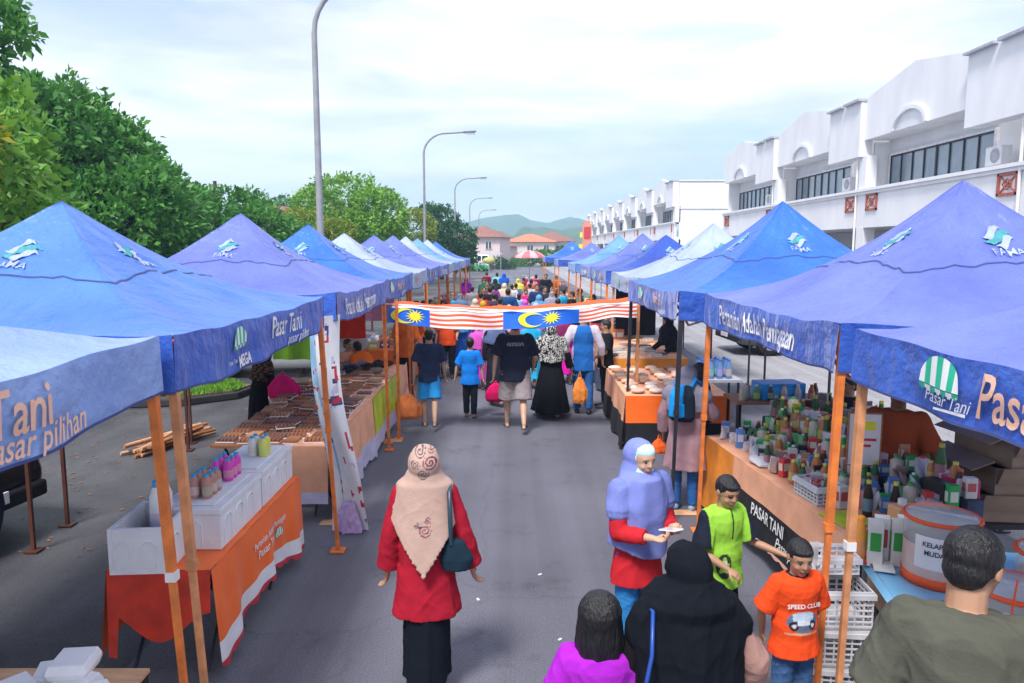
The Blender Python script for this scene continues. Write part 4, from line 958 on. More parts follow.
# 2 woman in periwinkle hijab reading her phone
def pat_lilac(hc, hr, hf, hu, HD, nb, T, F, X, h):
    def f(co):
        C = np.tile(np.array((.17,.21,.52)), (len(co),1)); q = (co-np.array(hc))/HD; f_ = q@np.array(hf); u = q@np.array(hu); r = q@np.array(hr)
        m = (f_ > .02) & (u > -.3+.9*(r > -.1)*0) & (u < .56) & (f_+u*.35 > .05); C[m] = (.42,.68,.72)
        w_ = .5+.5*np.sin(co[:,0]*9+co[:,2]*5); C = C*(.85+.3*w_[:,None]); return C
    return f
pl, j = person('woman in periwinkle hijab and red long sleeved top looking down at her phone', 1.6, (.82,4.72,0), R(-150), vox=.006, skin=SKL, look=(R(-6),-R(12),0), lean=(0,.04), arms=[((-.12,.16,-1),(.55,.9,.18),.9,(0,.1,1)),((.12,.18,-1),(-.5,1,.1),.9,(0,.1,1))], fat=.98, seed=2, hair=None,
    wear=(('trousers', (.03,.2,.5), dict(wide=1.15)), ('tunic', (.5,.02,.03), dict(hem=-.13, flare=1.15, sleeve=.92, fold=.02)), ('shoes', (.1,.1,.1)), ('hijab', (1,1,1), dict(col=pat_lilac, bot=.25, fold=.045, band=1, d=1.0, w=.88, wr=.012, wf=.6, arm=.5, nw=1.1, sm=8, open=.13))))
hm = (j['hand'][0]+j['hand'][1])/2
ph = thing('phone', 'white smartphone held by the woman in the periwinkle hijab', 'phone', (hm.x, hm.y, hm.z+.012), R(-150))
MB().box((0,0,0),(.075,.15,.009),tilt=(R(15),0)).build('case', M['white_plastic'], ph, bevel=.003)
MB().box((0,.001,.0065),(.068,.14,.002),tilt=(R(15),0)).build('screen', M['lamp_glass'], ph)
# 3 boy in lime polo
def pat_green(co):
    C = np.tile(np.array((.3,.62,.06)), (len(co),1)); m = np.abs(co[:,0]) > .158; C[m] = (.015,.02,.035)
    m = (co[:,1] > .06) & (np.abs(co[:,0]-.0) < .007) & (co[:,2] > .92); C[m] = (.02,.05,.02)
    d = np.hypot((co[:,0]-.055)/.6, co[:,2]-.74); a = np.arctan2(co[:,2]-.74, co[:,0]-.055)
    m = (co[:,1] > .03) & (d < .085) & (d > .05+.015*np.sin(a*5)); C[m] = (.03,.05,.04)
    m = (co[:,1] > .03) & (d < .04) & (np.sin(a*3+d*60) > .1); C[m] = (.6,.65,.6)
    return C
pg, j = person('boy in lime green polo with dark sleeves standing with his arms out', 1.34, (1.4,4.8,0), R(205), vox=.0055, hs=.155, look=(R(-4),-R(20),0), arms=[((-.35,.22,-1),(-.6,.95,-.25),.5,(0,.2,-1)),((.25,.1,-1),(-.55,.75,-.45),.7,(-.3,0,-1))], seed=3, hair='crop',
    wear=(('trousers', (.015,.015,.02), dict(wide=1.25)), ('shirt', (1,1,1), dict(col=pat_green, hem=-.1, flare=1.1, sleeve=.5, fold=.02)), ('shoes', (.06,.06,.08))))
pp = thing('paper_bag', 'crumpled white plastic sheet bag beside the boy in the lime polo', 'bag', (1.83,4.42,.86), R(30))
MB().grid(lambda u,v: ((u-.5)*.16+.03*math.sin(v*5), .03*math.sin(u*7+v*4), (v-.5)*.26+.03*u), 10, 10).grid(lambda u,v: ((u-.5)*.16+.03*math.sin(v*5), .018+.035*math.sin(u*6+v*5), (v-.5)*.26+.03*u), 10, 10, flip=True).build('sheet', M['white_plastic'], pp)
# 4 boy in orange-red tee
def pat_red(co):
    C = np.tile(np.array((.8,.075,.015)), (len(co),1)); f = co[:,1] > .03; z = co[:,2]-.75; x = co[:,0]
    def rect(x0,x1,z0,z1,c): m = f & (x > x0) & (x < x1) & (z > z0) & (z < z1); C[m] = c
    d = np.hypot(x*.9, z*1.35); m = f & (d < .083); C[m] = (.12,.16,.24)
    m = f & (d < .083) & (z > .01) & (np.abs(x) < .06); C[m] = (.45,.55,.68)
    for cx in (-.055,.055):
        dd = np.hypot(x-cx, z+.02); m = f & (dd < .026); C[m] = (.02,.02,.03); m = f & (dd < .012); C[m] = (.6,.6,.65)
    rect(-.04,.04,-.015,.01,(.7,.72,.78)); rect(-.1,.1,-.075,-.06,(.7,.35,.2))
    m = (np.hypot(co[:,0], co[:,1]-.0) < .062) & (co[:,2] > .815); C[m] = (.02,.02,.03)
    return C
pr, j4 = person('boy in orange red tee with a car printed on it, hands behind his back', 1.2, (1.6,4.02,0), R(190), vox=.0055, hs=.165, look=(R(-8),-R(16),0), arms=[((-.3,-.25,-1),(.3,-.45,-1),.5),((.3,-.25,-1),(-.3,-.45,-1),.5)], seed=4, hair='crop',
    wear=(('trousers', (.05,.11,.25), dict(wide=1.2)), ('shirt', (1,1,1), dict(col=pat_red, hem=-.09, flare=1.14, sleeve=.5, fold=.03)), ('shoes', (.1,.1,.12))))
mb = MB(); sh_ = [c for c in pr.children if c.name.startswith('shirt')][0]
mb.text('SPEED CLUB', lambda x, y: (-x*1.0, .098+.004-abs(x)*.18, .845+y), .036, 0, bold=.02)
mb.build('chest_lettering', M['text_white'], sh_)
# 5 woman in black hijab with blue strap, from behind
def pat_blk(co): return np.tile(np.array((.022,.026,.036)), (len(co),1))
pb, j = person('woman in large black hijab seen from behind with a blue bag strap on her shoulder', 1.6, (.74,3.0,0), R(8), vox=.007, arms=[((-.3,.15,-1),(-.1,.5,-1),.6),((.52,-.05,-1),(.1,.5,-1),.6)], fat=1.0, sh=.98, seed=5, hair=None, look=(R(6),-R(12),0),
    wear=(('robe', (.42,.24,.21), dict(hem=-.42, flare=1.3, sleeve=.9, sw=1.5, col=lambda co: np.where(((co[:,0] < .13)|(co[:,2] < .55))[:,None], np.array((.02,.03,.05)), np.array((1,1,1))) )), ('hijab', (.006,.008,.013), dict(bot=.3, fold=.05, w=1.04, d=1.15, wr=.02, wf=.55, arm=.3, nw=1.35, sm=5, taper=1.0, kv=(1,1,.5)))))
bgp = thing('shoulder_bag', 'bright blue strapped bag on the left shoulder of the woman in the black hijab', 'bag', (j['sh'][0].x-.04, j['sh'][0].y, 0))
z = j['sh'][0].z; o = MB().tube([(-.05,-.2,z-.5),(-.02,-.215,z-.28),(.02,-.19,z-.08),(.04,-.09,z+.05),(.03,.06,z+.04),(-.03,.16,z-.3)], .009, 8).build('strap', M['prop'], bgp); o.color = (.01,.06,.32,1)
b = Bl(); b.loft([((-.05,-.1,z-.78),(.05,0,0),(0,.13,0)),((-.05,-.1,z-.6),(.07,0,0),(0,.16,0)),((-.04,-.08,z-.46),(.045,0,0),(0,.12,0))], 14); put(melt(b, 'pouch', .01, 2, mats=[M['cloth']], wr=.008), 'pouch', bgp, (.02,.08,.35))
# 6 little girl
person('little girl with black bobbed hair and purple top, seen from behind', 1.36, (.37,3.0,0), R(-4), vox=.006, hs=.165, seed=6, hair='bob', arms=[((-.25,0,-1),(-.1,.3,-1),.5),((.25,.05,-1),(0,.5,-1),.5)],
    wear=(('shirt', (.36,.02,.5), dict(hem=-.1, sleeve=.5, fold=.03)), ('trousers', (.05,.05,.12), {})))
# 7 man in olive tee
person('man with thinning black hair and olive grey tee shirt leaning over the drinks table', 1.86, (1.53,2.38,0), R(-20), vox=.007, skin=SK, lean=(.02,.2), fat=1.08, sh=1.0, hs=.14, seed=7, hair='short', look=(R(-34),-R(18),0), arms=[((-.22,.2,-1),(.1,1,-.25),.6),((.4,.25,-.8),(-.1,.9,-.3),.6)],
    wear=(('trousers', (.03,.03,.04), {}), ('shirt', (.085,.088,.07), dict(hem=-.1, sleeve=.5, flare=1.08, fold=.02, wr=.02, sw=1.3))))
# 8 stallholder in rust orange polo, head behind the valance
person('stallholder in rust orange polo shirt standing behind the bottle stall', 1.76, (3.2,6.1,0), R(150), vox=.009, skin=SKD, fat=1.0, seed=8, arms=[((-.35,0,-1),(-.25,.1,-1),.5),((.4,.1,-1),(.3,.2,-1),.5)],
    wear=(('trousers', (.02,.025,.04), {}), ('shirt', (.34,.07,.025), dict(hem=-.1, sleeve=.5, flare=1.1, wr=.015))))
# 9 grey hijab woman with backpack
p9, j = person('woman in grey hijab and dusty pink tunic standing at the bottle stall', 1.6, (1.86,7.85,0), R(-25), vox=.01, fat=1.1, seed=9, hair=None, look=(R(-10),-R(25),0), arms=[((-.3,.1,-1),(-.05,.3,-1),.5),((.3,.3,-.8),(-.1,1,-.1),.5)],
    wear=(('trousers', (.03,.12,.36), {}), ('tunic', (.33,.2,.23), dict(hem=-.24, flare=1.25, sleeve=.95, sw=1.3)), ('shoes', (.2,.3,.45)), ('hijab', (.2,.2,.27), dict(bot=.13))))
bp = thing('backpack', 'bright blue and black backpack worn by the woman in the grey hijab', 'backpack', (1.86-.165*math.sin(R(25))-.02, 7.85-.2*math.cos(R(25))+.0, 1.02), R(-25))
b = Bl(); b.loft([((0,0,0),(.11,0,0),(0,.05,0)),((0,0,.05),(.14,0,0),(0,.08,0)),((0,0,.28),(.13,0,0),(0,.075,0)),((0,.01,.38),(.08,0,0),(0,.045,0))], 18)
put(melt(b, 'body', .012, 2, mats=[M['cloth']], col=lambda co: np.where(((co[:,0] > .02)|(co[:,2] < .05))[:,None], np.array((.012,.02,.035)), np.array((.01,.3,.75)))), 'bag_body', bp)
b = Bl(); b.loft([((-.02,-.075,.06),(.07,0,0),(0,.03,0)),((-.02,-.08,.2),(.065,0,0),(0,.03,0))], 14); put(melt(b, 'pocket', .012, 1, mats=[M['cloth']]), 'front_pocket', bp, (.01,.3,.8))
for s_ in (-1, 1): o = MB().tube([(s_*.08,.03,.36),(s_*.1,.14,.43),(s_*.11,.3,.36)], .02, 6).build('strap', M['prop'], bp); o.color = (.01,.2,.55,1)
hp_ = j['hand'][0]; carry_bag('plastic_bag', 'orange red plastic bag in the hand of the woman with the backpack', (hp_.x-.02, hp_.y-.02, hp_.z+.06), .17, .17, (.8,.12,.02), handle=.05)
hb_ = (hp_.x-.12, hp_.y, hp_.z-.2); carry_bag('plastic_bag', 'translucent white plastic bag hanging below the orange red one', hb_, .2, .26, (.6,.5,.5), handle=.08)
# ---- walkers in front of the striped flags
WS, WL = [(.38,.1),(-.3,.5)], [(-.25,.55),(.38,.08)]
def walk_arms(a, out=.18): return [((-out,a,-1),(-out*.5,a+.35,-1),.6),((out,-a,-1),(out*.5,-a+.3,-1),.6)]
p, j = person('boy in navy tee and light blue shorts walking away with an orange bag', 1.59, (-1.3,11.66,0), R(4), vox=.012, legs=[(.12,.05),(-.3,.35)], arms=walk_arms(-.15), fat=1.05, seed=21, skin=SKL,
    wear=(('shorts', (.03,.3,.72), dict(wide=1.1)), ('shirt', (.03,.045,.1), dict(hem=-.07, sleeve=.5)), ('shoes', (.03,.02,.02), dict(open=1))))
q = j['hand'][0]; carry_bag('plastic_bag', 'orange plastic bag hanging from the hand of the boy in light blue shorts', (q.x-.08, q.y, q.z), .42, .42, (.75,.22,.07), handle=.16)
p, j = person('boy in bright blue tee shirt and dark trousers walking away', 1.36, (-.7,12.38,0), R(-3), vox=.012, hs=.15, legs=[(.05,.02),(-.1,.1)], arms=[((-.35,0,-1),(-.2,.2,-1),.5),((.2,0,-1),(.15,.1,-1),.5)], seed=22, skin=SKL,
    wear=(('trousers', (.012,.018,.03), dict(wide=1.1)), ('shirt', (.01,.2,.72), dict(hem=-.12, sleeve=.5, flare=1.15)), ('shoes', (.2,.16,.12))))
q = j['hand'][1]; carry_bag('plastic_bag', 'magenta pink bag carried between the two boys and the man in cargo shorts', (q.x+.17, q.y, q.z+.02), .34, .32, (.7,.01,.13), handle=.03)
p, j = person('stout man in black tee and plaid cargo shorts walking away in mid stride', 1.8, (.05,11.5,0), R(2), vox=.012, legs=[(.22,.0),(-.22,.5)], arms=[((-.3,-.1,-1),(-.1,.15,-1),.5),((.3,.15,-1),(.0,.7,-.6),.5)], fat=1.32, sh=1.12, seed=23, skin=SKL,
    wear=(('shorts', (.3,.26,.27), dict(len=.5, wide=1.15)), ('shirt', (.018,.022,.045), dict(hem=-.09, sleeve=.5, col=lambda co: np.where(((co[:,1] < -.05)&(np.abs(co[:,2]-1.36) < .028)&(np.abs(co[:,0]) < .13)&(np.sin(co[:,0]*160+co[:,2]*90) > -.2))[:,None], np.array((14,13,8)), np.array((1,1,1))))), ('shoes', (.03,.04,.06), dict(open=1))))
def pat_floral(hc, hr, hf, hu, HD, nb, T, F, X, h):
    def f(co):
        n = np.sin(co[:,0]*95+3*np.sin(co[:,2]*60))*np.sin(co[:,2]*100+3*np.sin(co[:,0]*55+co[:,1]*70)); return np.where((n > .12)[:,None], np.array((.62,.62,.6)), np.array((.02,.02,.025)))
    return f
p, j = person('woman in black robe and black and white flowered headscarf walking away', 1.63, (.66,12.5,0), 0, vox=.012, legs=[(.3,.0),(-.2,.35)], arms=[((-.4,.0,-1),(-.15,.2,-1),.5),((.35,0,-1),(.3,.2,-1),.5)], fat=1.1, seed=24, hair=None,
    wear=(('robe', (.007,.008,.011), dict(hem=-.45, flare=1.75, sleeve=.95, sw=1.3, fold=.06)), ('shoes', (.35,.22,.12)), ('hijab', (1,1,1), dict(col=pat_floral, bot=.22, fold=.02, vox=.012))))
q = j['hand'][1]; carry_bag('plastic_bag', 'flat orange shopping bag between the flowered headscarf and the man in blue', (q.x+.1, q.y, q.z+.03), .24, .46, (.85,.28,.06), handle=.1)
p, j = person('man in blue raglan shirt with white sleeves and blue jeans walking away', 1.8, (1.22,12.7,0), R(-4), vox=.012, legs=[(.05,.12),(-.06,.1)], arms=[((-.4,-.1,-1),(-.25,.15,-1),.5),((.32,-.05,-1),(.1,.35,-1),.5)], fat=1.08, sh=1.08, seed=25, skin=SK,
    wear=(('trousers', (.03,.12,.36), dict(wide=1.15)), ('shirt', (1,1,1), dict(hem=-.12, sleeve=.8, col=lambda co: np.where((np.abs(co[:,0]) < .17-.28*np.clip(co[:,2]-1.3,0,.3))[:,None], np.array((.02,.14,.48)), np.array((.6,.55,.66))))), ('shoes', (.03,.03,.05))))
person('person in long black robe walking between the blue tee boy and the stout man', 1.62, (-.28,13.4,0), R(3), vox=.014, seed=26, hair=None, legs=[(.2,.1),(-.2,.3)],
    wear=(('robe', (.015,.016,.025), dict(hem=-.4, flare=1.2, sleeve=.95)), ('trousers', (.02,.02,.03), {}), ('shoes', (.25,.2,.2)), ('hijab', (.1,.14,.28), dict(bot=.12))))
person('man in orange shirt standing behind the boy in navy tee', 1.7, (-2.0,14.0,0), R(160), vox=.014, seed=27, fat=1.15,
    wear=(('trousers', (.03,.04,.08), {}), ('shirt', (.85,.16,.03), dict(hem=-.07, sleeve=.5)), ('shoes', (.1,.1,.1))))
# seated / stooping sellers
person('seller in orange shirt bending over the goods beside the blue stool', 1.65, (-2.45,13.2,0), R(55), vox=.013, seed=28, lean=(0,1.35), seat=.62, legdirs=[((-.1,.8,-.5),(0,-.1,-1)),((.1,.8,-.5),(0,-.1,-1))], arms=[((-.2,.3,-1),(0,.6,-1),.5),((.2,.5,-1),(0,.7,-1),.5)],
    wear=(('trousers', (.02,.03,.05), {}), ('shirt', (.88,.17,.02), dict(hem=-.03, sleeve=.5)), ('shoes', (.1,.1,.1))))
person('woman in black robe and brown patterned scarf standing at the edge of the goods table', 1.5, (-3.5,10.2,0), R(-50), vox=.013, seed=29, hair=None, lean=(0,.2), arms=[((-.2,.3,-1),(0,.9,-.4),.5),((.2,.3,-1),(0,.9,-.3),.5)], look=(0,-R(25),0),
    wear=(('robe', (.006,.007,.01), dict(hem=-.44, flare=1.4, sleeve=.95, sw=1.4)), ('hijab', (1,1,1), dict(bot=.15, col=lambda *a: (lambda co: np.where((np.sin(co[:,0]*70+3*np.sin(co[:,2]*40))*np.sin(co[:,2]*80) > .1)[:,None], np.array((.14,.07,.04)), np.array((.015,.012,.012))))))))
carry_bag('plastic_bag', 'magenta pink plastic bag held over the goods by the woman in the black robe', (-3.08,9.95,1.18), .42, .34, (.62,.01,.14), handle=.05)
person('person in peach shirt and black trousers seated behind the goods table', 1.6, (-3.05,13.4,0), R(-120), vox=.014, seed=30, seat=.5, lean=(0,.25), legdirs=[((-.1,1,-.1),(0,.05,-1)),((.1,1,-.1),(0,.05,-1))],
    wear=(('trousers', (.01,.015,.03), {}), ('shirt', (.75,.35,.2), dict(hem=-.03, sleeve=.5)), ('shoes', (.3,.3,.3))))
person('person with black hair and teal hooded black jacket sitting at the orange table', 1.58, (2.55,9.7,0), R(60), vox=.013, seed=31, seat=.62, lean=(0,.2), hair='bob', legdirs=[((-.1,1,-.1),(0,.05,-1)),((.1,1,-.1),(0,.05,-1))], arms=[((-.2,.4,-1),(0,1,.0),.5),((.2,.4,-1),(0,1,0),.5)],
    wear=(('trousers', (.02,.02,.03), {}), ('shirt', (1,1,1), dict(hem=-.03, sleeve=.95, col=lambda co: np.where((co[:,2] > 1.02)[:,None], np.array((.01,.2,.36)), np.array((.012,.018,.035)))))))
person('seller in black clothes standing behind the peach covered bread table', 1.6, (3.1,14.3,0), R(110), vox=.014, seed=32, hair=None, lean=(0,.3), arms=[((-.2,.4,-1),(0,1,-.4),.5),((.2,.4,-1),(0,1,-.3),.5)],
    wear=(('robe', (.015,.018,.03), dict(hem=-.4, flare=1.2, sleeve=.95)), ('hijab', (.015,.018,.03), dict(bot=.14))))
person('dark haired seller in black half hidden behind the crowded bottle stall', 1.55, (3.75,8.2,0), R(100), vox=.014, seed=33, seat=.7, hair='short', legdirs=[((-.1,1,-.1),(0,.05,-1)),((.1,1,-.1),(0,.05,-1))],
    wear=(('trousers', (.02,.02,.03), {}), ('shirt', (.012,.025,.03), dict(hem=-.03, sleeve=.95))))
person('person in khaki trousers and dark top whose legs show under the pale tent', 1.7, (-3.72,4.85,0), R(-160), vox=.009, seed=34, legs=[(.2,.3),(-.15,.15)], arms=[((-.15,.2,-1),(-.05,.7,-.7),.5),((.15,.2,-1),(.05,.7,-.7),.5)], fat=1.15,
    wear=(('trousers', (.27,.22,.17), dict(wide=1.2)), ('shirt', (.02,.02,.035), dict(hem=-.08, sleeve=.95, e=.02)), ('shoes', (.01,.01,.012))))
# ---- the crowd beyond the flags: a few figures built once, then copied in their own colours
def proto(nm, **k): 
    t, _ = person('p', **k); return t
fm = proto('man', h=1.7, loc=(0,0,0), rz=0, vox=.016, seed=51, legs=WS, arms=walk_arms(.2), fat=1.08, wear=(('trousers', (1,1,1), {}), ('shirt', (1,1,1), dict(hem=-.08, sleeve=.5)), ('shoes', (.05,.05,.05))))
fs = proto('man', h=1.7, loc=(0,0,0), rz=0, vox=.016, seed=52, arms=[((-.2,.1,-1),(0,.9,-.4),.5),((.2,.0,-1),(.1,.3,-1),.5)], fat=1.2, wear=(('trousers', (1,1,1), {}), ('shirt', (1,1,1), dict(hem=-.08, sleeve=.5)), ('shoes', (.05,.05,.05))))
fw = proto('woman', h=1.6, loc=(0,0,0), rz=0, vox=.016, seed=53, hair=None, legs=[(.2,.1),(-.2,.3)], wear=(('robe', (1,1,1), dict(hem=-.38, flare=1.45, sleeve=.95, sw=1.3)), ('hijab', (1,1,1), dict(bot=.18)), ('shoes', (.05,.05,.05))))
fk = proto('child', h=1.25, loc=(0,0,0), rz=0, vox=.015, hs=.155, seed=54, hair='long', legs=[(.15,.1),(-.15,.2)], wear=(('skirt', (1,1,1), dict(len=.8, flare=1.5)), ('shirt', (1,1,1), dict(hem=-.04, sleeve=.5)), ('shoes', (.3,.05,.1))))
def crowd(pr, px, py, zt, rz, label, cols, skin=None, sc=None, Y=None):
    p = G(px, py, zt) if Y is None else at(px, py, Y)
    r = dup(pr, (p[0], p[1], 0), R(rz), label, 'shoppers beyond the striped flags', sc or zt/(1.72 if pr in (fm, fs) else 1.62 if pr is fw else 1.25))
    for c in r.children_recursive:
        k = c.name.split('.')[0]
        if k in cols: c.color = (*cols[k], 1)
    return r
NV, BK, WH = (.02,.04,.13), (.015,.015,.02), (.6,.6,.62); T_ = 'trousers'; S_ = 'shirt'; H_ = 'hijab'; B_ = 'robe'
C_ = [
 (fm,497,271,1.7,0,'person in pale cyan tee far up the empty road', {S_:(.15,.6,.68),T_:(.3,.5,.6)}),
 (fw,466,277,1.6,180,'woman in crimson dress with purple scarf coming down by the left stalls', {B_:(.55,.01,.1),H_:(.3,.01,.5)}),
 (fw,460,292,1.58,200,'woman in steel blue hijab and navy dress behind the left end of the flags', {B_:(.03,.06,.25),H_:(.12,.22,.36)}),
 (fw,453,299,1.5,170,'short woman in bright sky blue hijab by the left stalls', {B_:(.5,.3,.35),H_:(.03,.35,.65)}),
 (fw,443,298,1.52,180,'woman in maroon hijab at the left edge of the crowd', {B_:(.2,.02,.05),H_:(.13,.015,.03)}),
 (fs,490,285,1.7,0,'man in black tee with cyan print, left of the centre of the crowd', {S_:BK,T_:NV}),
 (fm,493,282,1.65,0,'man in plum coloured shirt just ahead of the black tee man', {S_:(.2,.03,.25),T_:BK}),
 (fs,494,292,1.55,5,'person in charcoal shirt in the middle of the crowd', {S_:(.06,.05,.08),T_:(.1,.1,.14)}),
 (fs,508,287,1.72,0,'broad man in navy shirt seen from behind over the flags', {S_:(.015,.07,.22),T_:BK}),
 (fk,519,293,1.3,0,'child in pale blue dress beside the broad navy shirt man', {S_:(.3,.5,.7),'skirt':(.3,.5,.7)}),
 (fk,526,289,1.35,180,'girl in hot pink top facing the camera over the flags', {S_:(.8,.03,.2),'skirt':(.25,.02,.08)}),
 (fw,525,298,1.4,0,'small woman in orchid pink hijab over the blue flag panel', {B_:(.6,.1,.55),H_:(.65,.12,.6)}),
 (fm,512,282,1.6,10,'distant person in white shirt between the two navy shirts', {S_:WH,T_:(.1,.2,.35)}),
 (fm,516,281,1.6,-10,'distant person in slate blue shirt beside the white shirted one', {S_:(.1,.14,.25),T_:BK}),
 (fs,537,283,1.72,180,'man in navy shirt facing the camera right of the pink girl', {S_:NV,T_:BK}),
 (fs,545,285,1.68,190,'man in dark waistcoat facing the camera, next to the navy shirt', {S_:(.03,.03,.05),T_:BK}),
 (fw,539,293,1.55,0,'woman in sky blue hijab in front of the two facing men', {B_:(.1,.25,.45),H_:(.12,.35,.6)}),
 (fw,536,301,1.48,0,'woman in lilac hijab just showing above the blue flag panel', {B_:(.3,.25,.5),H_:(.4,.4,.62)}),
 (fs,546,273,1.75,170,'tall man in black standing by the far right posts', {S_:BK,T_:BK}),
 (fs,556,275,1.6,120,'person in orange brown shirt at the far right stalls', {S_:(.4,.1,.02),T_:BK}),
 (fw,552,290,1.55,180,'woman in grey hijab near the right stalls', {B_:(.12,.12,.17),H_:(.3,.3,.38)}),
 (fs,563,287,1.66,60,'man in turquoise shirt turned towards the right stalls', {S_:(.03,.38,.62),T_:NV}),
 (fs,572,290,1.6,90,'person in black at the table behind the turquoise shirt', {S_:BK,T_:BK}),
 (fs,593,293,1.6,100,'seller in dark shirt inside the right stalls above the flags', {S_:(.03,.03,.04),T_:BK}),
 (fs,424,299,1.62,-90,'stallholder in orange shirt on the left above the flag stripes', {S_:(.85,.14,.02),T_:BK}),
 (fs,431,298,1.6,200,'person in white shirt by the left stalls above the stripes', {S_:(.6,.5,.6),T_:NV}),
 (fw,416,299,1.5,-60,'woman in dark green hijab inside the left stalls', {B_:(.02,.06,.05),H_:(.03,.08,.07)}),
 (fs,481,291,1.6,-20,'person in red shirt beside the steel blue hijab', {S_:(.5,.03,.04),T_:BK}),
 (fm,472,284,1.62,10,'slim person in grey shirt by the white tent poles', {S_:(.25,.25,.3),T_:NV}),
 (fs,447,305,1.6,180,'person in patterned orange red shirt facing us under the left flags', {S_:(.7,.08,.02),T_:BK}),
 (fw,479,322,1.35,180,'girl in violet pink hijab facing us between the blue tee and the stout man', {B_:(.6,.02,.5),H_:(.65,.1,.5)}),
 (fw,459,306,1.55,0,'woman in deep blue dress behind the blue tee boy', {B_:(.02,.1,.4),H_:(.1,.3,.6)}),
 (fw,486,309,1.5,180,'woman in rose hijab in the gap left of the stout man', {B_:(.5,.2,.3),H_:(.6,.35,.4)}),
 (fw,531,318,1.42,0,'woman in turquoise dress between the black tee and flowered scarf', {B_:(.02,.36,.62),H_:(.02,.36,.62)}),
 (fw,566,313,1.48,180,'woman in magenta top between the flowered scarf and the raglan shirt', {B_:(.6,.01,.35),H_:(.2,.02,.1)}),
 (fs,606,318,1.6,90,'seller in black at the second orange table on the right', {S_:BK,T_:BK}),
 (fs,574,306,1.6,0,'person in black beyond the raglan shirt man', {S_:BK,T_:NV}),
 (fw,471,305,1.5,10,'woman in lavender hijab in the packed crowd under the stripes', {B_:(.35,.3,.5),H_:(.45,.4,.6)}),
 (fs,454,304,1.55,0,'person in white tee in the packed crowd under the stripes', {S_:WH,T_:NV}),
 (fs,500,296,1.6,0,'person in beige shirt just over the middle of the flags',{S_:(.5,.42,.33),T_:NV}),
 (fw,483,299,1.52,0,'woman in mustard hijab over the striped flag section',{B_:(.12,.1,.14),H_:(.5,.32,.03)}),
 (fm,530,281,1.62,0,'person in pale grey tee behind the pink topped girl',{S_:(.45,.45,.5),T_:BK}),
 (fs,487,280,1.65,180,'man in olive shirt walking towards the camera left of centre',{S_:(.12,.13,.05),T_:BK}),
 (fw,475,297,1.5,10,'woman in cream hijab beside the mustard one',{B_:(.3,.05,.15),H_:(.6,.52,.42)}),
 (fs,558,297,1.58,0,'person in coral shirt near the turquoise shirt man',{S_:(.75,.2,.12),T_:NV}),
 (fw,509,303,1.45,0,'short woman in peach hijab directly over the left edge of the blue panel',{B_:(.25,.12,.2),H_:(.7,.4,.3)}),
 (fm,580,286,1.62,80,'person in grey green shirt deeper along the right stalls',{S_:(.15,.2,.18),T_:BK}),
 (fs,500,309,1.5,0,'person in pale pink shirt in the gap right of the black robed walker',{S_:(.65,.4,.45),T_:NV}),
 (fw,493,318,1.45,180,'girl in floral violet scarf behind the black robed walker',{B_:(.35,.05,.3),H_:(.5,.25,.55)}),
 (fm,412,310,1.55,-90,'person in dark red shirt inside the left stalls', {S_:(.25,.02,.02),T_:BK})]
far_c = [('rust',(.4,.09,.03)),('cream',(.6,.54,.42)),('forest green',(.02,.12,.06)),('royal blue',(.02,.1,.5)),('pink',(.7,.25,.35)),('charcoal',(.03,.03,.04)),('lemon',(.7,.6,.1)),('wine',(.2,.01,.04))]
rc = random.Random(12); kk = 0
for side, xr in (('beside the left stalls', (-1.5,-.6)), ('in the middle of the road', (-.5,.6)), ('beside the right stalls', (.7,1.5))):
    for q in ((0,2,5,7), (1,6,3), (4,5,7,0))[0 if 'left' in side else 1 if 'middle' in side else 2]:
        nmc, cc = far_c[q]; w_ = (q+kk) % 2; kk += 1; Yf = 22+2.6*((q*5+kk) % 8)+rc.uniform(-1,1); xx = rc.uniform(*xr)
        r = dup(fw if w_ else (fm if q % 3 else fs), (xx, Yf, 0), R(rc.choice([0,0,180,20,-15])), f'distant {"woman in "+nmc+" headscarf" if w_ else "person in "+nmc+" shirt"} {side}', 'shoppers beyond the striped flags', rc.uniform(.93,1.04))
        for ch in r.children_recursive:
            k_ = ch.name.split('.')[0]
            if k_ in (S_, H_): ch.color = (*cc, 1)
            elif k_ in (T_, B_): ch.color = (*[min(1, v*.4+.03) for v in far_c[(q+3) % 8][1]], 1)
for c in C_: crowd(*c)
for p in (fm, fs, fw, fk):
    for c in list(p.children_recursive): bpy.data.objects.remove(c)
    bpy.data.objects.remove(p)
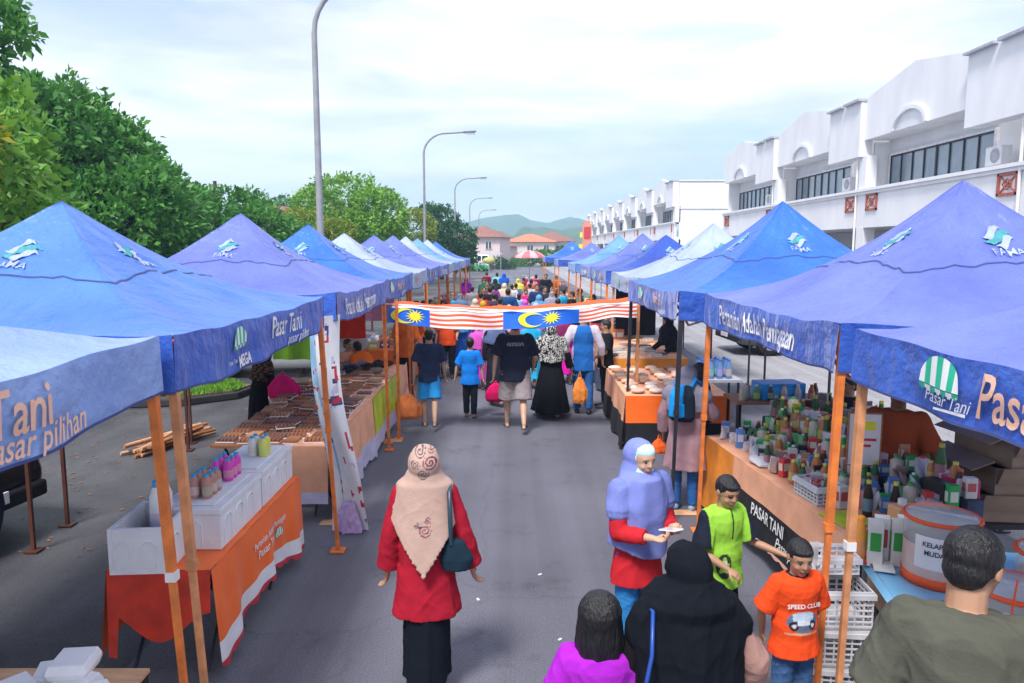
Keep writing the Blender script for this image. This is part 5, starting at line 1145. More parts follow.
# ------------------------------------------------------------------ striped flags across the street
def flagmat(u, v): return 0
def flag_strip():
    t = thing('flag_banner', 'row of striped flags with blue yellow crescent panels strung across the street', 'flag', (0, 10.9, 0))
    def prof(x):   # top height, bottom height, along x
        k = (x+1.78)/3.6
        return 1.97-.11*math.sin(PI*k)+.07*k, 1.985-.25-.14*math.sin(PI*min(1, k*1.1))+.09*k+.012*math.sin(k*31)
    def P(x, v, off=0):
        zt, zb = prof(x)
        if v > .62: q = (v-.62)/.38; y = .02+.45*q; z = zt+.05*q-.07*math.sin(q*PI)
        else: q = v/.62; y = .02*q-.03*math.sin(x*5)*(1-q); z = zb+(zt-zb)*q
        y += .02*math.sin(x*9+v*3)
        return (x, y-off, z+off*.6+.01*math.sin(x*9+v*3))
    segs = [('b', -1.8, -1.2), ('s', -1.2, -.13), ('b', -.13, .98), ('s', .98, 1.82)]
    for kd, x0, x1 in segs:
        if kd == 's':
            mb = MB(); mb.grid(lambda u, v: P(x0+(x1-x0)*u, v), 30, 36, miF=lambda u, v: 0 if int(v*12) % 2 else 1)
            mb.build('striped_panel', [M['orange_flag'], M['white_cloth']], t)
        else:
            mb = MB(); mb.grid(lambda u, v: P(x0+(x1-x0)*u, v), 30, 36, miF=lambda u, v: 0 if v < .62 else (2 if int(v*12) % 2 else 1))
            vc = lambda x, y: P(min(max(x, x0+.01), x1-.01), min(max((y/.27), .01), .61), .01)
            cx = x0+(x1-x0)*.37; cz = .083; n = 22; A = []
            for k in range(n+1):
                a = R(35)+R(290)*k/n; A.append((cx+.19*math.cos(a), cz+.075*math.sin(a)))
            B_ = [(cx+.055+.15*math.cos(R(35)+R(290)*k/n)*.96, cz+.058*math.sin(R(35)+R(290)*k/n)) for k in range(n+1)]
            mb.add([vc(*p) for p in A+B_], [(k, k+1, n+2+k, n+1+k) for k in range(n)], 3, False)
            sx = x0+(x1-x0)*.64; st = []
            for k in range(28):
                r = 1 if k % 2 == 0 else .45; a = 2*PI*k/28; st.append((sx+.15*r*math.cos(a), cz+.07*r*math.sin(a)))
            mb.add([vc(*p) for p in st]+[vc(sx, cz)], [(k, (k+1)%28, 28) for k in range(28)], 3, False)
            mb.build('canton_panel', [M['blue_flag'], M['white_cloth'], M['orange_flag'], M['yellow_print']], t)
    MB().tube([(-1.95,.0,2.02),(0,.02,1.91),(1.86,.0,2.04)], .008, 6).build('rope', M['white_plastic'], t)
flag_strip()
MB_ = MB().sqtube((0,0,0),(0,0,2.05),.04).box((0,0,.01),(.13,.13,.012)).build('flag_pole', TP, None, (1.88,11.14,0)); tag(MB_, 'thin tan post holding the right end of the striped flags', 'pole')
MB_ = MB().sqtube((0,0,0),(0,0,2.05),.04).box((0,0,.01),(.13,.13,.012)).build('flag_pole', OP, None, (-1.68,10.9,0)); tag(MB_, 'orange post holding the left end of the striped flags', 'pole')
# rag / sacks at post feet
for px, py, l in ((641,442,'crumpled tan rag at the foot of the thin tan flag post'),(683,513,'crumpled tan rag at the foot of the orange post by the backpack woman'),(392,441,'crumpled tan rag at the foot of the left orange flag post'),(335,523,'crumpled brown paper under the hanging printed banner')):
    g = G(px, py); mb = MB(); mb.grid(lambda u, v: (g[0]+(u-.5)*.3, g[1]+(v-.5)*.16, .006+.03*abs(math.sin(u*9+v*7))*math.sin(PI*u)*math.sin(PI*v)), 14, 8); tag(mb.build('rag', M['ply']), l, 'rag')
# ------------------------------------------------------------------ tables
def drape(mb, p0, p1, zt, zb, amp=.02, wn=7, bands=((0,1,0),), out=1, scal=0, ph=0, nv=10):
    """cloth hanging from edge p0-p1; bands: (v0, v1, material) from the top"""
    p0, p1 = Vector((*p0, 0)), Vector((*p1, 0)); d = (p1-p0); L_ = d.length; n = Vector((d.y, -d.x, 0)).normalized()*out
    zbf = zb if callable(zb) else (lambda u: zb)
    for v0, v1, mi in bands:
        def fn(u, v):
            vv = v0+(v1-v0)*v; zz = zt+(zbf(u)-zt)*vv
            if scal and v1 >= .999: zz -= scal*v*abs(math.sin(u*L_*PI/.16))
            o = amp*vv*(math.sin(u*L_*wn+ph)+.5*math.sin(u*L_*wn*2.3+1))+.03*vv+.004
            return p0+d*u+n*o+V(0,0,zz)
        mb.grid(fn, max(12, int(L_*36)), nv, mi)
    return lambda x, y, uc, vc, h: (lambda u, vv: p0+d*u+n*(amp*vv*(math.sin(u*L_*wn+ph)+.5*math.sin(u*L_*wn*2.3+1))+.03*vv+.018)+V(0,0,zt+(zbf(u)-zt)*vv))(uc+x/L_, vc-y/h)
def table_legs(t, x0, x1, y0, y1, z, m=None):
    for x in (x0+.08, x1-.08):
        for a, b_, o in ((y0+.08,y0+.7,0),(y0+.7,y0+.08,.022),(y1-.08,y1-.7,0),(y1-.7,y1-.08,.022)): MB().sqtube((x+o,a,0),(x+o,b_,z-.02),.02).build('leg', m or M['black_post'], t)
# T1 orange draped table, left foreground
t = thing('table', 'folding table under a bright orange cloth with white scalloped hem, left foreground', 'table', (0,0,0))
MB().b2((-2.6,4.62,.72),(-1.95,6.62,.745)).build('table_top', M['ply'], t); table_legs(t, -2.6, -1.95, 4.62, 6.62, .72)
tc = MB(); tc.grid(lambda u, v: (-2.61+.67*u, 4.61+2.02*v, .752+.003*math.sin(u*20+v*31)), 12, 30, 0)
f = drape(tc, (-1.94,4.61), (-1.94,6.63), .752, lambda u: .1+.16*math.sin(PI*u)**2*.9, .03, 8, ((0,.76,0),(.76,.97,2),(.97,1,3)), 1, .035)
drape(tc, (-2.61,4.61), (-1.94,4.61), .752, lambda u: .38+.1*math.cos(u*PI*2)-(.3 if u < .12 else 0), .012, 5, ((0,1,1),), 1)
drape(tc, (-2.61,6.63), (-2.61,4.61), .752, lambda u: .55-.42*max(0,u-.72)/.28, .03, 7, ((0,1,0),), 1)
tc.text('Pertanian Adalah Perniagaan', lambda x, y: f(x, y, .56, .32, .6), .085, 4, bold=.01, squeeze=.8); tc.text('Pasar Tani', lambda x, y: f(x, y, .5, .48, .6), .1, 4, bold=.01)
awning(tc, lambda x, y: f(x, y, .66, .52, .6), .16, 4, 5)
o = tc.build('tablecloth', [M['orange_cloth'], M['red_cloth'], M['white_cloth'], M['red_print'], M['text_white'], M['green_print']]); tag(o, 'bright orange tablecloth with white scalloped hem under the white foam boxes', 'tablecloth')
# foam boxes
def foam(label, x0, x1, y0, y1, z0, h, open_=False, rz=0):
    t = thing('foam_box', label, 'foam box', ((x0+x1)/2, (y0+y1)/2, z0), rz, 'white foam boxes on the orange table'); w, d = (x1-x0)/2, (y1-y0)/2
    mb = MB()
    if open_:
        mb.b2((-w,-d,0),(w,d,.04)); mb.b2((-w,-d,.04),(-w+.03,d,h)); mb.b2((w-.03,-d,.04),(w,d,h)); mb.b2((-w+.03,-d,.04),(w-.03,-d+.03,h)); mb.b2((-w+.03,d-.03,.04),(w-.03,d,h))
    else: mb.b2((-w,-d,0),(w,d,h-.045))
    for k in range(int(2*d/.22)):   # arched ribs on the long sides, raised
        yc = -d+.13+k*.22
        for s in (-1, 1):
            pts = [(s*(w+.002), yc-.07, .03), (s*(w+.002), yc-.07, h*.62), (s*(w+.002), yc-.035, h*.72), (s*(w+.002), yc+.035, h*.72), (s*(w+.002), yc+.07, h*.62), (s*(w+.002), yc+.07, .03)]; mb.tube(pts, .007, 6)
    for k in range(max(1, int(2*w/.16))):
        xc = -w+.09+k*.16; pts = [(xc-.05,-d-.002,.03),(xc-.05,-d-.002,h*.62),(xc-.02,-d-.002,h*.72),(xc+.02,-d-.002,h*.72),(xc+.05,-d-.002,h*.62),(xc+.05,-d-.002,.03)]; mb.tube(pts, .007, 6)
    mb.build('box_body', M['styro'], t, bevel=.006)
    if not open_: MB().b2((-w-.008,-d-.008,h-.044),(w+.008,d+.008,h)).b2((-w+.06,-d+.06,h),(w-.06,d-.06,h+.012)).build('lid', M['styro'], t, bevel=.008)
foam('open white foam box with two milk bottles, nearest on the orange table', -2.56, -2.2, 4.53, 5.08, .757, .3, True, R(4))
foam('closed white foam box in the middle of the orange table', -2.42, -1.99, 4.93, 5.76, .757, .29)
foam('closed white foam box farthest on the orange table', -2.42, -1.99, 5.79, 6.6, .757, .29)
rs_l = random.Random(4)
def bottle(label, x, y, z, h, r, body, cap, group, kind='bottle', cat='bottle', neck=.35, sides=10):
    t = thing(kind, label, cat, (x, y, z), random.random()*6, group)
    o = MB().lathe((0,0,0), [(r*.9,0),(r,h*.05),(r,h*(.92-neck)),(r*.45,h*.9),(r*.42,h*.93)], sides).build('bottle_body', M['prop'], t); o.color = (*body, 1)
    o = MB().lathe((0,0,0), [(r*.5,h*.9),(r*.52,h*.99),(r*.4,h)], sides).build('cap', M['prop'], t); o.color = (*cap, 1)
    o = MB().lathe((0,0,0), [(r*1.02,h*.15),(r*1.02,h*.5)], sides).build('label_band', M['prop'], t); o.color = tuple(min(1, c*.6+rs_l.uniform(.08,.4)) for c in body)+(1,)
    return t
for k in range(2): bottle('white milk bottle with blue cap in the open foam box', -2.36+.005*k, 4.82+.1*k, .86, .42, .05, (.8,.8,.85), (.02,.35,.8), 'milk bottles in the open foam box', neck=.2)
for k in range(6): bottle('small brown drink bottle with blue cap on the middle foam box', -2.24+.09*(k%2), 5.12+.085*(k//2), 1.062, .17, .036, (.5,.25,.2), (.02,.4,.75), 'brown drink bottles', neck=.15)
for k in range(6): bottle('small magenta drink bottle with blue cap on the foam boxes', -2.24+.09*(k%2), 5.52+.085*(k//2), 1.062, .17, .036, (.75,.06,.5), (.02,.4,.75), 'magenta drink bottles', neck=.15)
for k in range(4): bottle('small yellow drink bottle with blue cap on the farthest foam box', -2.2+.09*(k%2), 6.2+.085*(k//2), 1.062, .17, .036, (.8,.75,.15) if k % 2 else (.75,.75,.75), (.02,.4,.75), 'yellow drink bottles', neck=.15)
# small table bottom left
t = thing('table', 'small peach topped table with white food boxes in the bottom left corner', 'table', (-2.25,3.18,0))
MB().b2((-.45,-.45,.68),(.42,.38,.7)).build('table_top', M['ply'], t); MB().b2((.36,-.44,.3),(.415,.37,.679)).b2((-.44,.33,.3),(.35,.37,.679)).build('apron', M['black_cloth'], t)
for a in (-.4,.36):
    for c in (-.4,.33): MB().sqtube((a,c,0),(a,c,.3 if c > 0 or a > 0 else .68),.03).build('leg', M['steel'], t)
for k, (a, c, z, q) in enumerate([(-.1,.12,.702,.3),(.06,.02,.702,-.2),(-.22,-.02,.702,.9),(.2,-.08,.702,.5),(.02,.1,.775,.1),(-.12,-.16,.702,.2),(.1,-.2,.702,1.2)]):
    t = thing('food_box', 'white foam clamshell food box piled on the small peach table', 'food box', (-2.13+a*.9, 3.3+c, z), q, 'clamshell boxes on the small table')
    o = MB().box((0,0,.018),(.19,.19,.042), taper=.85).build('tray', M['styro'], t, bevel=.005); o = MB().box((0,0,.06),(.19,.19,.042), tilt=(R(180+3),0), taper=.85).build('lid', M['styro'], t, bevel=.005)
# T2 long goods table, left
t = thing('table', 'long wooden table crowded with brown packets, with peach and yellow green cloth', 'table', (0,0,0))
MB().b2((-3.12,7.55,.76),(-1.9,13.0,.79)).build('table_top', M['wood'], t); table_legs(t, -3.1, -2.0, 7.56, 10.2, .76); table_legs(t, -3.1, -2.0, 10.3, 13, .76)
MB().b2((-3.0,8.6,.12),(-2.0,8.64,.7)).build('lower_board', M['wood'], t)
tc = MB(); tc.grid(lambda u, v: (-2.35+.46*u, 7.5+5.5*v, .795), 4, 20, 0)
drape(tc, (-1.89,7.5), (-1.89,10.3), .795, .06, .03, 6, ((0,.66,0),(.66,1,2)), 1, .03)
drape(tc, (-1.88,9.95), (-1.88,12.4), .8, .12, .02, 5, ((0,.72,1),(.72,1,2)), 1, .03)
drape(tc, (-1.89,12.3), (-1.89,13.3), .795, .1, .03, 6, ((0,.7,0),(.7,1,2)), 1, .03)
drape(tc, (-2.3,7.5), (-1.89,7.5), .795, .2, .02, 6, ((0,.8,0),(.8,1,2)), 1)
tag(tc.build('tablecloth', [M['peach_cloth'], M['lime_cloth'], M['lilac_cloth']]), 'peach, yellow green and pale lilac cloth hanging along the packet table', 'tablecloth')
M['film'] = mat('clear_packet_film', (.8,.75,.72), .12, .1, alpha=.3, spec=.9)
def packet(label, x, y, z, w, d, h, c, group, rz=0, tilt=(0,0)):
    t = thing('packet', label, 'food packet', (x, y, z), rz, group); t.rotation_euler.x, t.rotation_euler.y = tilt
    mb = MB(); n = 5
    for k in range(n): mb.box((-w/2+w*(k+.5)/n, 0, h*.45), (w/n*.8, d*.9, h*.8), mi=0)
    o = mb.build('contents', M['prop'], t, bevel=.006); o.color = (*c, 1)
    MB().box((0,0,h*.1),(w,d,h*.2)).build('tray', M['styro'], t)
    return t
protos = [packet('brown biscuit packet in the rows covering the goods table', 0,0,0,.2,.15,.05,c,'brown packets on the goods table') for c in ((.36,.15,.07),(.26,.1,.05),(.45,.24,.12),(.2,.1,.07))]
k = 0
for i in range(5):
    for jj in range(21):
        x = -3.0+i*.235+random.uniform(-.02,.02); y = 7.68+jj*.2+random.uniform(-.02,.02)
        if random.random() < .04: continue
        p = protos[int(random.random()**1.5*4)]; tl = 1 if random.random() < .25 else 0
        dup(p, (x, y, .797), random.uniform(-.12,.12)+(PI/2 if random.random() < .15 else 0)); k += 1
        if tl: dup(p, (x+.01, y+.01, .85), random.uniform(-.4,.4), 'brown biscuit packet lying on top of another on the goods table', 'stacked brown packets')
for p in protos:
    for c in list(p.children_recursive): bpy.data.objects.remove(c)
    bpy.data.objects.remove(p)
for k in range(26):
    x, y = random.uniform(-3,-2.1), random.uniform(11.9,12.9); c = random.choice([(.03,.03,.04),(.1,.03,.02),(.25,.2,.18),(.12,.12,.2)])
    b = Bl(); b.ell((0,0,.05), (.1,0,0), (0,.08,0), (0,0,.05), 10); me = melt(b, 'pouch', .02, 1, wr=.02, seed=k, mats=[M['cloth']]); o = put(me, 'pouch', None, c); o.location = (x, y, .8); tag(o, 'dark crumpled pouch heaped at the far end of the packet table', 'pouch', 'dark pouches on the packet table')
# printed banner hanging from the violet tent
def prt(u, v):
    q = noise.noise(Vector((u*3, v*9, 4))); q2 = noise.noise(Vector((u*6+5, v*22, 1)))
    if q2 > .42: return 1
    if q > .3 and abs(q2) > .1: return 2 if q2 > .1 else 3
    return 0 if u > .3 else 4
M['bn_blue'] = mat('pale_blue_print', (.3,.55,.8), .4, .15, 6); M['bn_dk'] = mat('dark_blue_print', (.05,.06,.2), .4, .2)
def bnf(off):
    def f(u, v):
        w_ = .34*(.75+.25*(1-v)+.5*max(0, .1-v)); x = -1.86+.26*(1-v)**1.3+(u-.5)*w_+.03*math.sin(v*7); y = 7.3+.12*math.sin(u*4+v*3)+(u-.5)*.1-.12*(1-v)
        return (x+off, y+off, .04+2.12*v)
    return f
mb = MB(); mb.grid(bnf(0), 16, 90, miF=prt); mb.grid(bnf(.004), 4, 30, 0, flip=True)
tag(mb.build('banner', [M['white_plastic'], M['red_print'], M['bn_dk'], M['lilac_cloth'], M['bn_blue']]), 'long narrow white and blue printed banner hanging from the violet tent to the ground', 'banner')
b = Bl(); b.loft([((0,0,0),(.16,0,0),(0,.1,0),1),((0,0,.1),(.14,0,0),(0,.09,0),1),((0,0,.3),(.06,0,0),(0,.05,0),0)], 20, .2, 6); o = put(melt(b, 'plastic_bag', .012, 1, wr=.03, mats=[M['cloth']]), 'plastic_bag', None, (.5,.35,.6)); o.location = (-1.62,7.22,.005); tag(o, 'pale mauve plastic bag at the foot of the printed banner', 'bag')
# stool
def stool(x, y, label, c, rz=0):
    t = thing('stool', label, 'stool', (x, y, 0), rz); o = MB().box((0,0,.44),(.3,.3,.03)).build('seat', M['prop'], t, bevel=.012); o.color = (*c, 1)
    for a in (-1, 1):
        for b_ in (-1, 1): o = MB().tube([(a*.12,b_*.12,.43),(a*.17,b_*.17,0)], [.025,.02], 6).build('leg', M['prop'], t); o.color = (*c, 1)
        o = MB().b2((a*.145-.01,-.14,.2),(a*.145+.01,.14,.24)).build('rail', M['prop'], t); o.color = (*c, 1)
stool(-2.05, 14.2, 'pale blue plastic stool behind the orange shirted seller', (.3,.55,.75), .2)
# stacked poles
t = thing('pole_bundle', 'bundle of orange brown wooden poles lying on the dark pavement behind the blue tent', 'pole bundle', (-4.9,10.55,0), R(-22))
for k in range(17): MB().tube([(random.uniform(-.22,.22),-.6+random.uniform(-.15,.1),.03+.05*(k//6)),(random.uniform(-.22,.22),.6+random.uniform(-.1,.15),.03+.05*(k//6)+random.uniform(0,.05))], .024, 6).build('pole', M['wood'] if k % 3 else M['ply'], t)
# ------------------------------------------------------------------ right hand tables
def rtable(label, clabel, pts, z, spec, top_m, leg=True):
    """pts: near street corner, far street corner, width into the stall"""
    (x0,y0),(x1,y1),w_ = pts; d = Vector((x1-x0, y1-y0, 0)); n = Vector((d.y,-d.x,0)).normalized()
    t = thing('table', label, 'table', (0,0,0)); a, b_ = Vector((x0,y0,z)), Vector((x1,y1,z))
    vs = [a, a+n*w_, b_+n*w_, b_]; vs = [v-V(0,0,.006) for v in vs]+[v-V(0,0,.03) for v in vs]
    MB().add(vs, [(0,1,2,3),(7,6,5,4),(4,5,1,0),(5,6,2,1),(6,7,3,2),(7,4,0,3)], 0, False).build('table_top', M['ply'], t)
    for q in (a+n*.06+d.normalized()*.06, a+n*(w_-.06)+d.normalized()*.06, b_+n*.06-d.normalized()*.06, b_+n*(w_-.06)-d.normalized()*.06): MB().sqtube((q.x,q.y,0),(q.x,q.y,z-.03),.03).build('leg', M['steel'], t)
    tc = MB(); tc.grid(lambda u, v: a+d*v+n*(w_*u)+V(0,0,.002*math.sin(u*15+v*30)), 10, 20, 0)
    fs_ = []
    for s in spec:   # edge, zt offset, bands...
        e0, e1 = {'street': (a+d*s.get('u0',0), a+d*s.get('u1',1)), 'near': (a, a+n*w_)}[s['edge']]
        if s['edge'] == 'street': fs_.append(drape(tc, (e1.x,e1.y), (e0.x,e0.y), z+.002, s['zb'], s.get('amp',.02), 6, s['bands'], 1, s.get('scal',0), nv=8))
        else: fs_.append(drape(tc, (e0.x,e0.y), (e1.x,e1.y), z+.002, s['zb'], s.get('amp',.02), 6, s['bands'], 1, s.get('scal',0), nv=8))
    return tc, fs_, clabel
tc, f_, cl = rtable('bottle stall table with black skirt lettered PASAR TANI, under the large violet tent', '', ((2.36,5.02),(2.1,7.95),.95), .8, [
    dict(edge='street', u0=0, u1=.72, zb=.2, bands=((0,.42,0),(.42,.97,2),(.97,1,3)), amp=.012, scal=.02), dict(edge='street', u0=.72, u1=1, zb=.05, bands=((0,1,1),), amp=.02),
    dict(edge='near', zb=.4, bands=((0,1,2),))], M['peach_cloth'])
tc.text('PASAR TANI', lambda x, y: f_[0](x, y, .4, .57, .6), .15, 4, bold=.02, squeeze=.8, align='CENTER'); tc.text('Pasar pilihan', lambda x, y: f_[0](x, y, .62, .77, .6), .13, 4, shear=.35, squeeze=.85, bold=.01)
tag(tc.build('tablecloth', [M['peach_cloth'], M['amber_cloth'], M['black_cloth'], M['text_peach'], M['text_white']]), 'peach and amber tablecloth with black PASAR TANI skirt on the bottle stall', 'tablecloth')
tc, f_, cl = rtable('drinks table with sky blue top beside the man in the olive tee', '', ((2.08,3.3),(2.38,5.0),1.15), .78, [dict(edge='street', u0=.0, u1=1, zb=.74, bands=((0,1,0),), amp=.001)], M['blue_table'])
tag(tc.build('tablecloth', [M['blue_table']]), 'shiny sky blue plastic sheet on the drinks table', 'tablecloth')
tag(MB().box((2.3,4.3,.63),(.03,.95,.2),R(-10)).build('board', M['ply']), 'plywood board fixed under the edge of the sky blue table', 'board')
tag(MB().box((2.42,4.3,.27),(.03,1.2,.5),R(-10)).build('storage_box', M['black_cloth'], bevel=.01), 'black box standing under the sky blue drinks table', 'box')  # thin upright black panel below the street edge of the table
spA = [dict(edge='near', zb=.05, bands=((0,.52,1),(.52,1,2))), dict(edge='street', zb=.05, bands=((0,.5,0),(.5,1,2)), amp=.03)]
tc, f_, cl = rtable('orange and peach covered bread table with black skirt, middle right', '', ((1.58,10.25),(1.62,12.7),1.45), .78, spA, M['peach_cloth'])
tag(tc.build('tablecloth', [M['peach_cloth'], M['orange_cloth'], M['black_cloth']]), 'peach topped cloth with orange end and black skirt on the bread table', 'tablecloth')
tc, f_, cl = rtable('orange covered table behind the bread table, past the thin tan flag post', '', ((1.75,13.3),(1.75,16.2),1.4), .86, [dict(edge='near', zb=.1, bands=((0,.75,1),(.75,1,2))), dict(edge='street', zb=.05, bands=((0,.5,0),(.5,1,2)), amp=.03)], M['peach_cloth'])
tag(tc.build('tablecloth', [M['peach_cloth'], M['amber_cloth'], M['navy_cloth']]), 'amber cloth with slate hem on the second table behind the bread table', 'tablecloth')
def pack(pr, **k): pass
for i in range(9):
    for jj in range(4):
        x, y = 1.75+jj*.3+random.uniform(-.04,.04), 10.45+i*.26; b = Bl(); b.ell((0,0,.035),(.12,0,0),(0,.1,0),(0,0,.035),10)
        if i == 0 and jj == 0: bread = melt(b, 'flatbread', .015, 1, wr=.008, mats=[M['cloth']])
        o = put(bread, 'flatbread', None, random.choice([(.75,.55,.45),(.7,.45,.35),(.8,.66,.58),(.5,.28,.18)])); o.location = (x, y, .785); o.rotation_euler.z = random.random()*6; tag(o, 'pale round flatbread pack on the peach bread table', 'bread', 'flatbread packs on the bread table')
for i in range(24):
    x, y = random.uniform(1.85,3.0), random.uniform(13.4,16); packet('tray of snacks on the amber covered table', x, y, .865, .22, .16, .06, random.choice([(.6,.3,.15),(.4,.4,.38),(.1,.08,.07),(.7,.6,.5)]), 'snack trays on the amber table', random.random())
# crowded goods on the bottle stall
def on_table(u, w_):   # u along from near, w_ into the stall, metres
    a, b_ = Vector((2.36,5.02,.803)), Vector((2.1,7.95,.803)); d = b_-a; n = Vector((d.y,-d.x,0)).normalized(); return a+d*u+n*w_
pb = [bottle('dark green bottle with yellow label', 0,0,0,.26,.035,(.02,.12,.04),(.6,.5,.05),'x'), bottle('x',0,0,0,.2,.04,(.05,.02,.015),(.7,.1,.03),'x'), bottle('x',0,0,0,.17,.045,(.55,.5,.42),(.05,.4,.1),'x',neck=.12), bottle('x',0,0,0,.22,.04,(.5,.2,.06),(.75,.72,.1),'x',neck=.2), bottle('x',0,0,0,.13,.05,(.62,.6,.62),(.65,.05,.05),'x',neck=.08), bottle('x',0,0,0,.15,.04,(.03,.4,.08),(.8,.8,.8),'x',neck=.15)]
pn = ['dark green glass bottle', 'brown sauce bottle with red cap', 'beige jar with green lid', 'amber bottle with yellow cap', 'whitish jar with red lid', 'bright green small bottle']
def cbox(label, x, y, z, w_, d, h, c, c2, group, rz=0, cat='carton'):
    t = thing('carton', label, cat, (x, y, z), rz, group); o = MB().box((0,0,h/2),(w_,d,h)).build('box_body', M['prop'], t, bevel=.004); o.color = (*c, 1)
    o = MB().box((0,-d/2-.002,h*.55),(w_*.7,.003,h*.4)).box((-w_/2-.002,0,h*.55),(.003,d*.7,h*.4)).build('printed_panel', M['prop'], t); o.color = (*c2, 1); return t
rs = random.Random(99)
n_ = 0
for i in range(42):
    for jj in range(7):
        if n_ > 280: break
        p = on_table(.02+i/42*.96+rs.uniform(-.008,.008), .16+jj*.125+rs.uniform(-.03,.03))
        if i < 8 and jj < 3: continue
        if jj < 2 and rs.random() < .45: continue
        z = p.z+(.0 if jj < 4 else .1*(jj-3)*.8)
        r = rs.random(); n_ += 1; far = ['at the street edge of', 'in the middle rows of', 'on the raised back rows of'][min(2, jj//3)]
        if r < .36:
            k = rs.randrange(6); rs_ = rs.uniform(.7,1.2); dup(pb[k], (p.x, p.y, z), rs.random()*6, scale=rs_, label=f'{pn[k]} {far} the crowded bottle stall', group=f'{pn[k]}s on the bottle stall')
        elif r < .58:
            c = rs.choice([((.03,.4,.1),(.8,.8,.7)),((.7,.05,.06),(.8,.75,.6)),((.75,.7,.66),(.6,.1,.1)),((.03,.03,.04),(.5,.5,.5)),((.6,.55,.05),(.1,.4,.1)),((.1,.25,.6),(.7,.7,.8)),((.45,.25,.15),(.7,.6,.5))]); cn = {.03:'dark or green',.7:'red',.75:'whitish',.6:'yellow',.1:'blue',.45:'brown'}[c[0][0]]
            cbox(f'small {cn} carton {far} the crowded bottle stall', p.x, p.y, z, .08, .06, rs.uniform(.1,.19), c[0], c[1], f'{cn} cartons on the bottle stall', rs.uniform(-.5,.5))
        else:
            c = rs.choice([(.65,.62,.66),(.65,.62,.66),(.7,.3,.3),(.1,.35,.12),(.6,.6,.7),(.6,.6,.7),(.45,.3,.25)]); cn = {.65:'pale',.7:'pink',.1:'green',.6:'silvery',.45:'tan'}[c[0]]
            b = Bl(); 
            if ('pch' not in globals()): b.loft([((0,0,0),(.06,0,0),(0,.03,0)),((0,0,.06),(.055,0,0),(0,.03,0)),((0,0,.13),(.06,0,0),(0,.006,0))], 14); pch = melt(b, 'pouch', .008, 1, wr=.01, mats=[M['prop']])
            o = put(pch, 'pouch', None, c); o.location = (p.x, p.y, z); o.rotation_euler = (rs.uniform(-.6,.2), rs.uniform(-.2,.2), rs.random()*6); tag(o, f'{cn} crinkled pouch {far} the crowded bottle stall', 'pouch', f'{cn} pouches on the bottle stall')
pb_ = pb
for jj in (4,5,6):  # step shelves carrying the back rows
    p0, p1 = on_table(0, .16+jj*.125-.06), on_table(1, .16+jj*.125-.06); h = .1*(jj-3)*.8
    mb = MB(); d = p1-p0; n = Vector((d.y,-d.x,0)).normalized()*.12; q = [p0, p0+n, p1+n, p1]; mb.add(q+[v+V(0,0,h-.003) for v in q], [(3,2,1,0),(4,5,6,7),(0,1,5,4),(1,2,6,5),(2,3,7,6),(3,0,4,7)], 0, False)
    tag(mb.build('display_step', M['navy_cloth']), ['low','middle','highest'][jj-4]+' dark display step at the back of the bottle stall', 'display step')
# second table behind, heaped with darker goods
t = thing('table', 'dark green draped table heaped with goods behind the bottle stall', 'table', (0,0,0)); MB().b2((3.0,6.75,.8),(4.1,8.75,.83)).build('table_top', M['ply'], t)
for a in (3.08,4.02):
    for c in (6.83,8.67): MB().sqtube((a,c,0),(a,c,.8),.03).build('leg', M['steel'], t)
M['green_cloth'] = mat('dark_green_cloth', (.01,.05,.05), .8, .3, 6, .3, 12)
tc = MB(); tc.grid(lambda u, v: (2.99+1.12*u, 6.74+2.02*v, .835), 4, 8, 0); drape(tc, (2.99,6.74), (4.11,6.74), .836, .08, .03, 6, ((0,1,0),), 1); drape(tc, (2.99,8.76), (2.99,6.74), .836, .08, .03, 6, ((0,1,0),), 1)
tag(tc.build('tablecloth', [M['green_cloth']]), 'dark green cloth draping the table behind the bottle stall', 'tablecloth')
for i in range(15):
    for jj in range(8):
        x, y = 3.07+jj*.135+rs.uniform(-.03,.03), 6.84+i*.13+rs.uniform(-.03,.03); r = rs.random()
        if r < .4: k = rs.choice([0,1,3,4]); dup(pb_[k], (x, y, .838), rs.random()*6, scale=rs.uniform(.9,1.5), label=f'{pn[k]} heaped on the dark green draped table', group=f'{pn[k]}s on the dark green table')
        elif r < .72:
            c, cn = rs.choice([((.03,.03,.035),'black'),((.12,.06,.04),'brown'),((.3,.27,.25),'grey'),((.25,.04,.03),'dark red')]); cbox(f'{cn} box heaped on the dark green draped table', x, y, .838, .1, .09, rs.uniform(.12,.34), c, (.5,.48,.42), f'{cn} boxes on the dark green table', rs.uniform(-.6,.6), 'box')
        else:
            c, cn = rs.choice([((.5,.48,.5),'pale'),((.04,.05,.05),'black'),((.3,.16,.1),'brown')]); o = put(pch, 'pouch', None, c); o.location = (x, y, .838+rs.uniform(0,.1)*0); o.scale = (1.3,1.3,1.9); o.rotation_euler.z = rs.random()*6; tag(o, f'{cn} tall pouch heaped on the dark green draped table', 'pouch', f'{cn} pouches on the dark green table')
for p in pb_:
    for c in list(p.children_recursive): bpy.data.objects.remove(c)
    bpy.data.objects.remove(p)
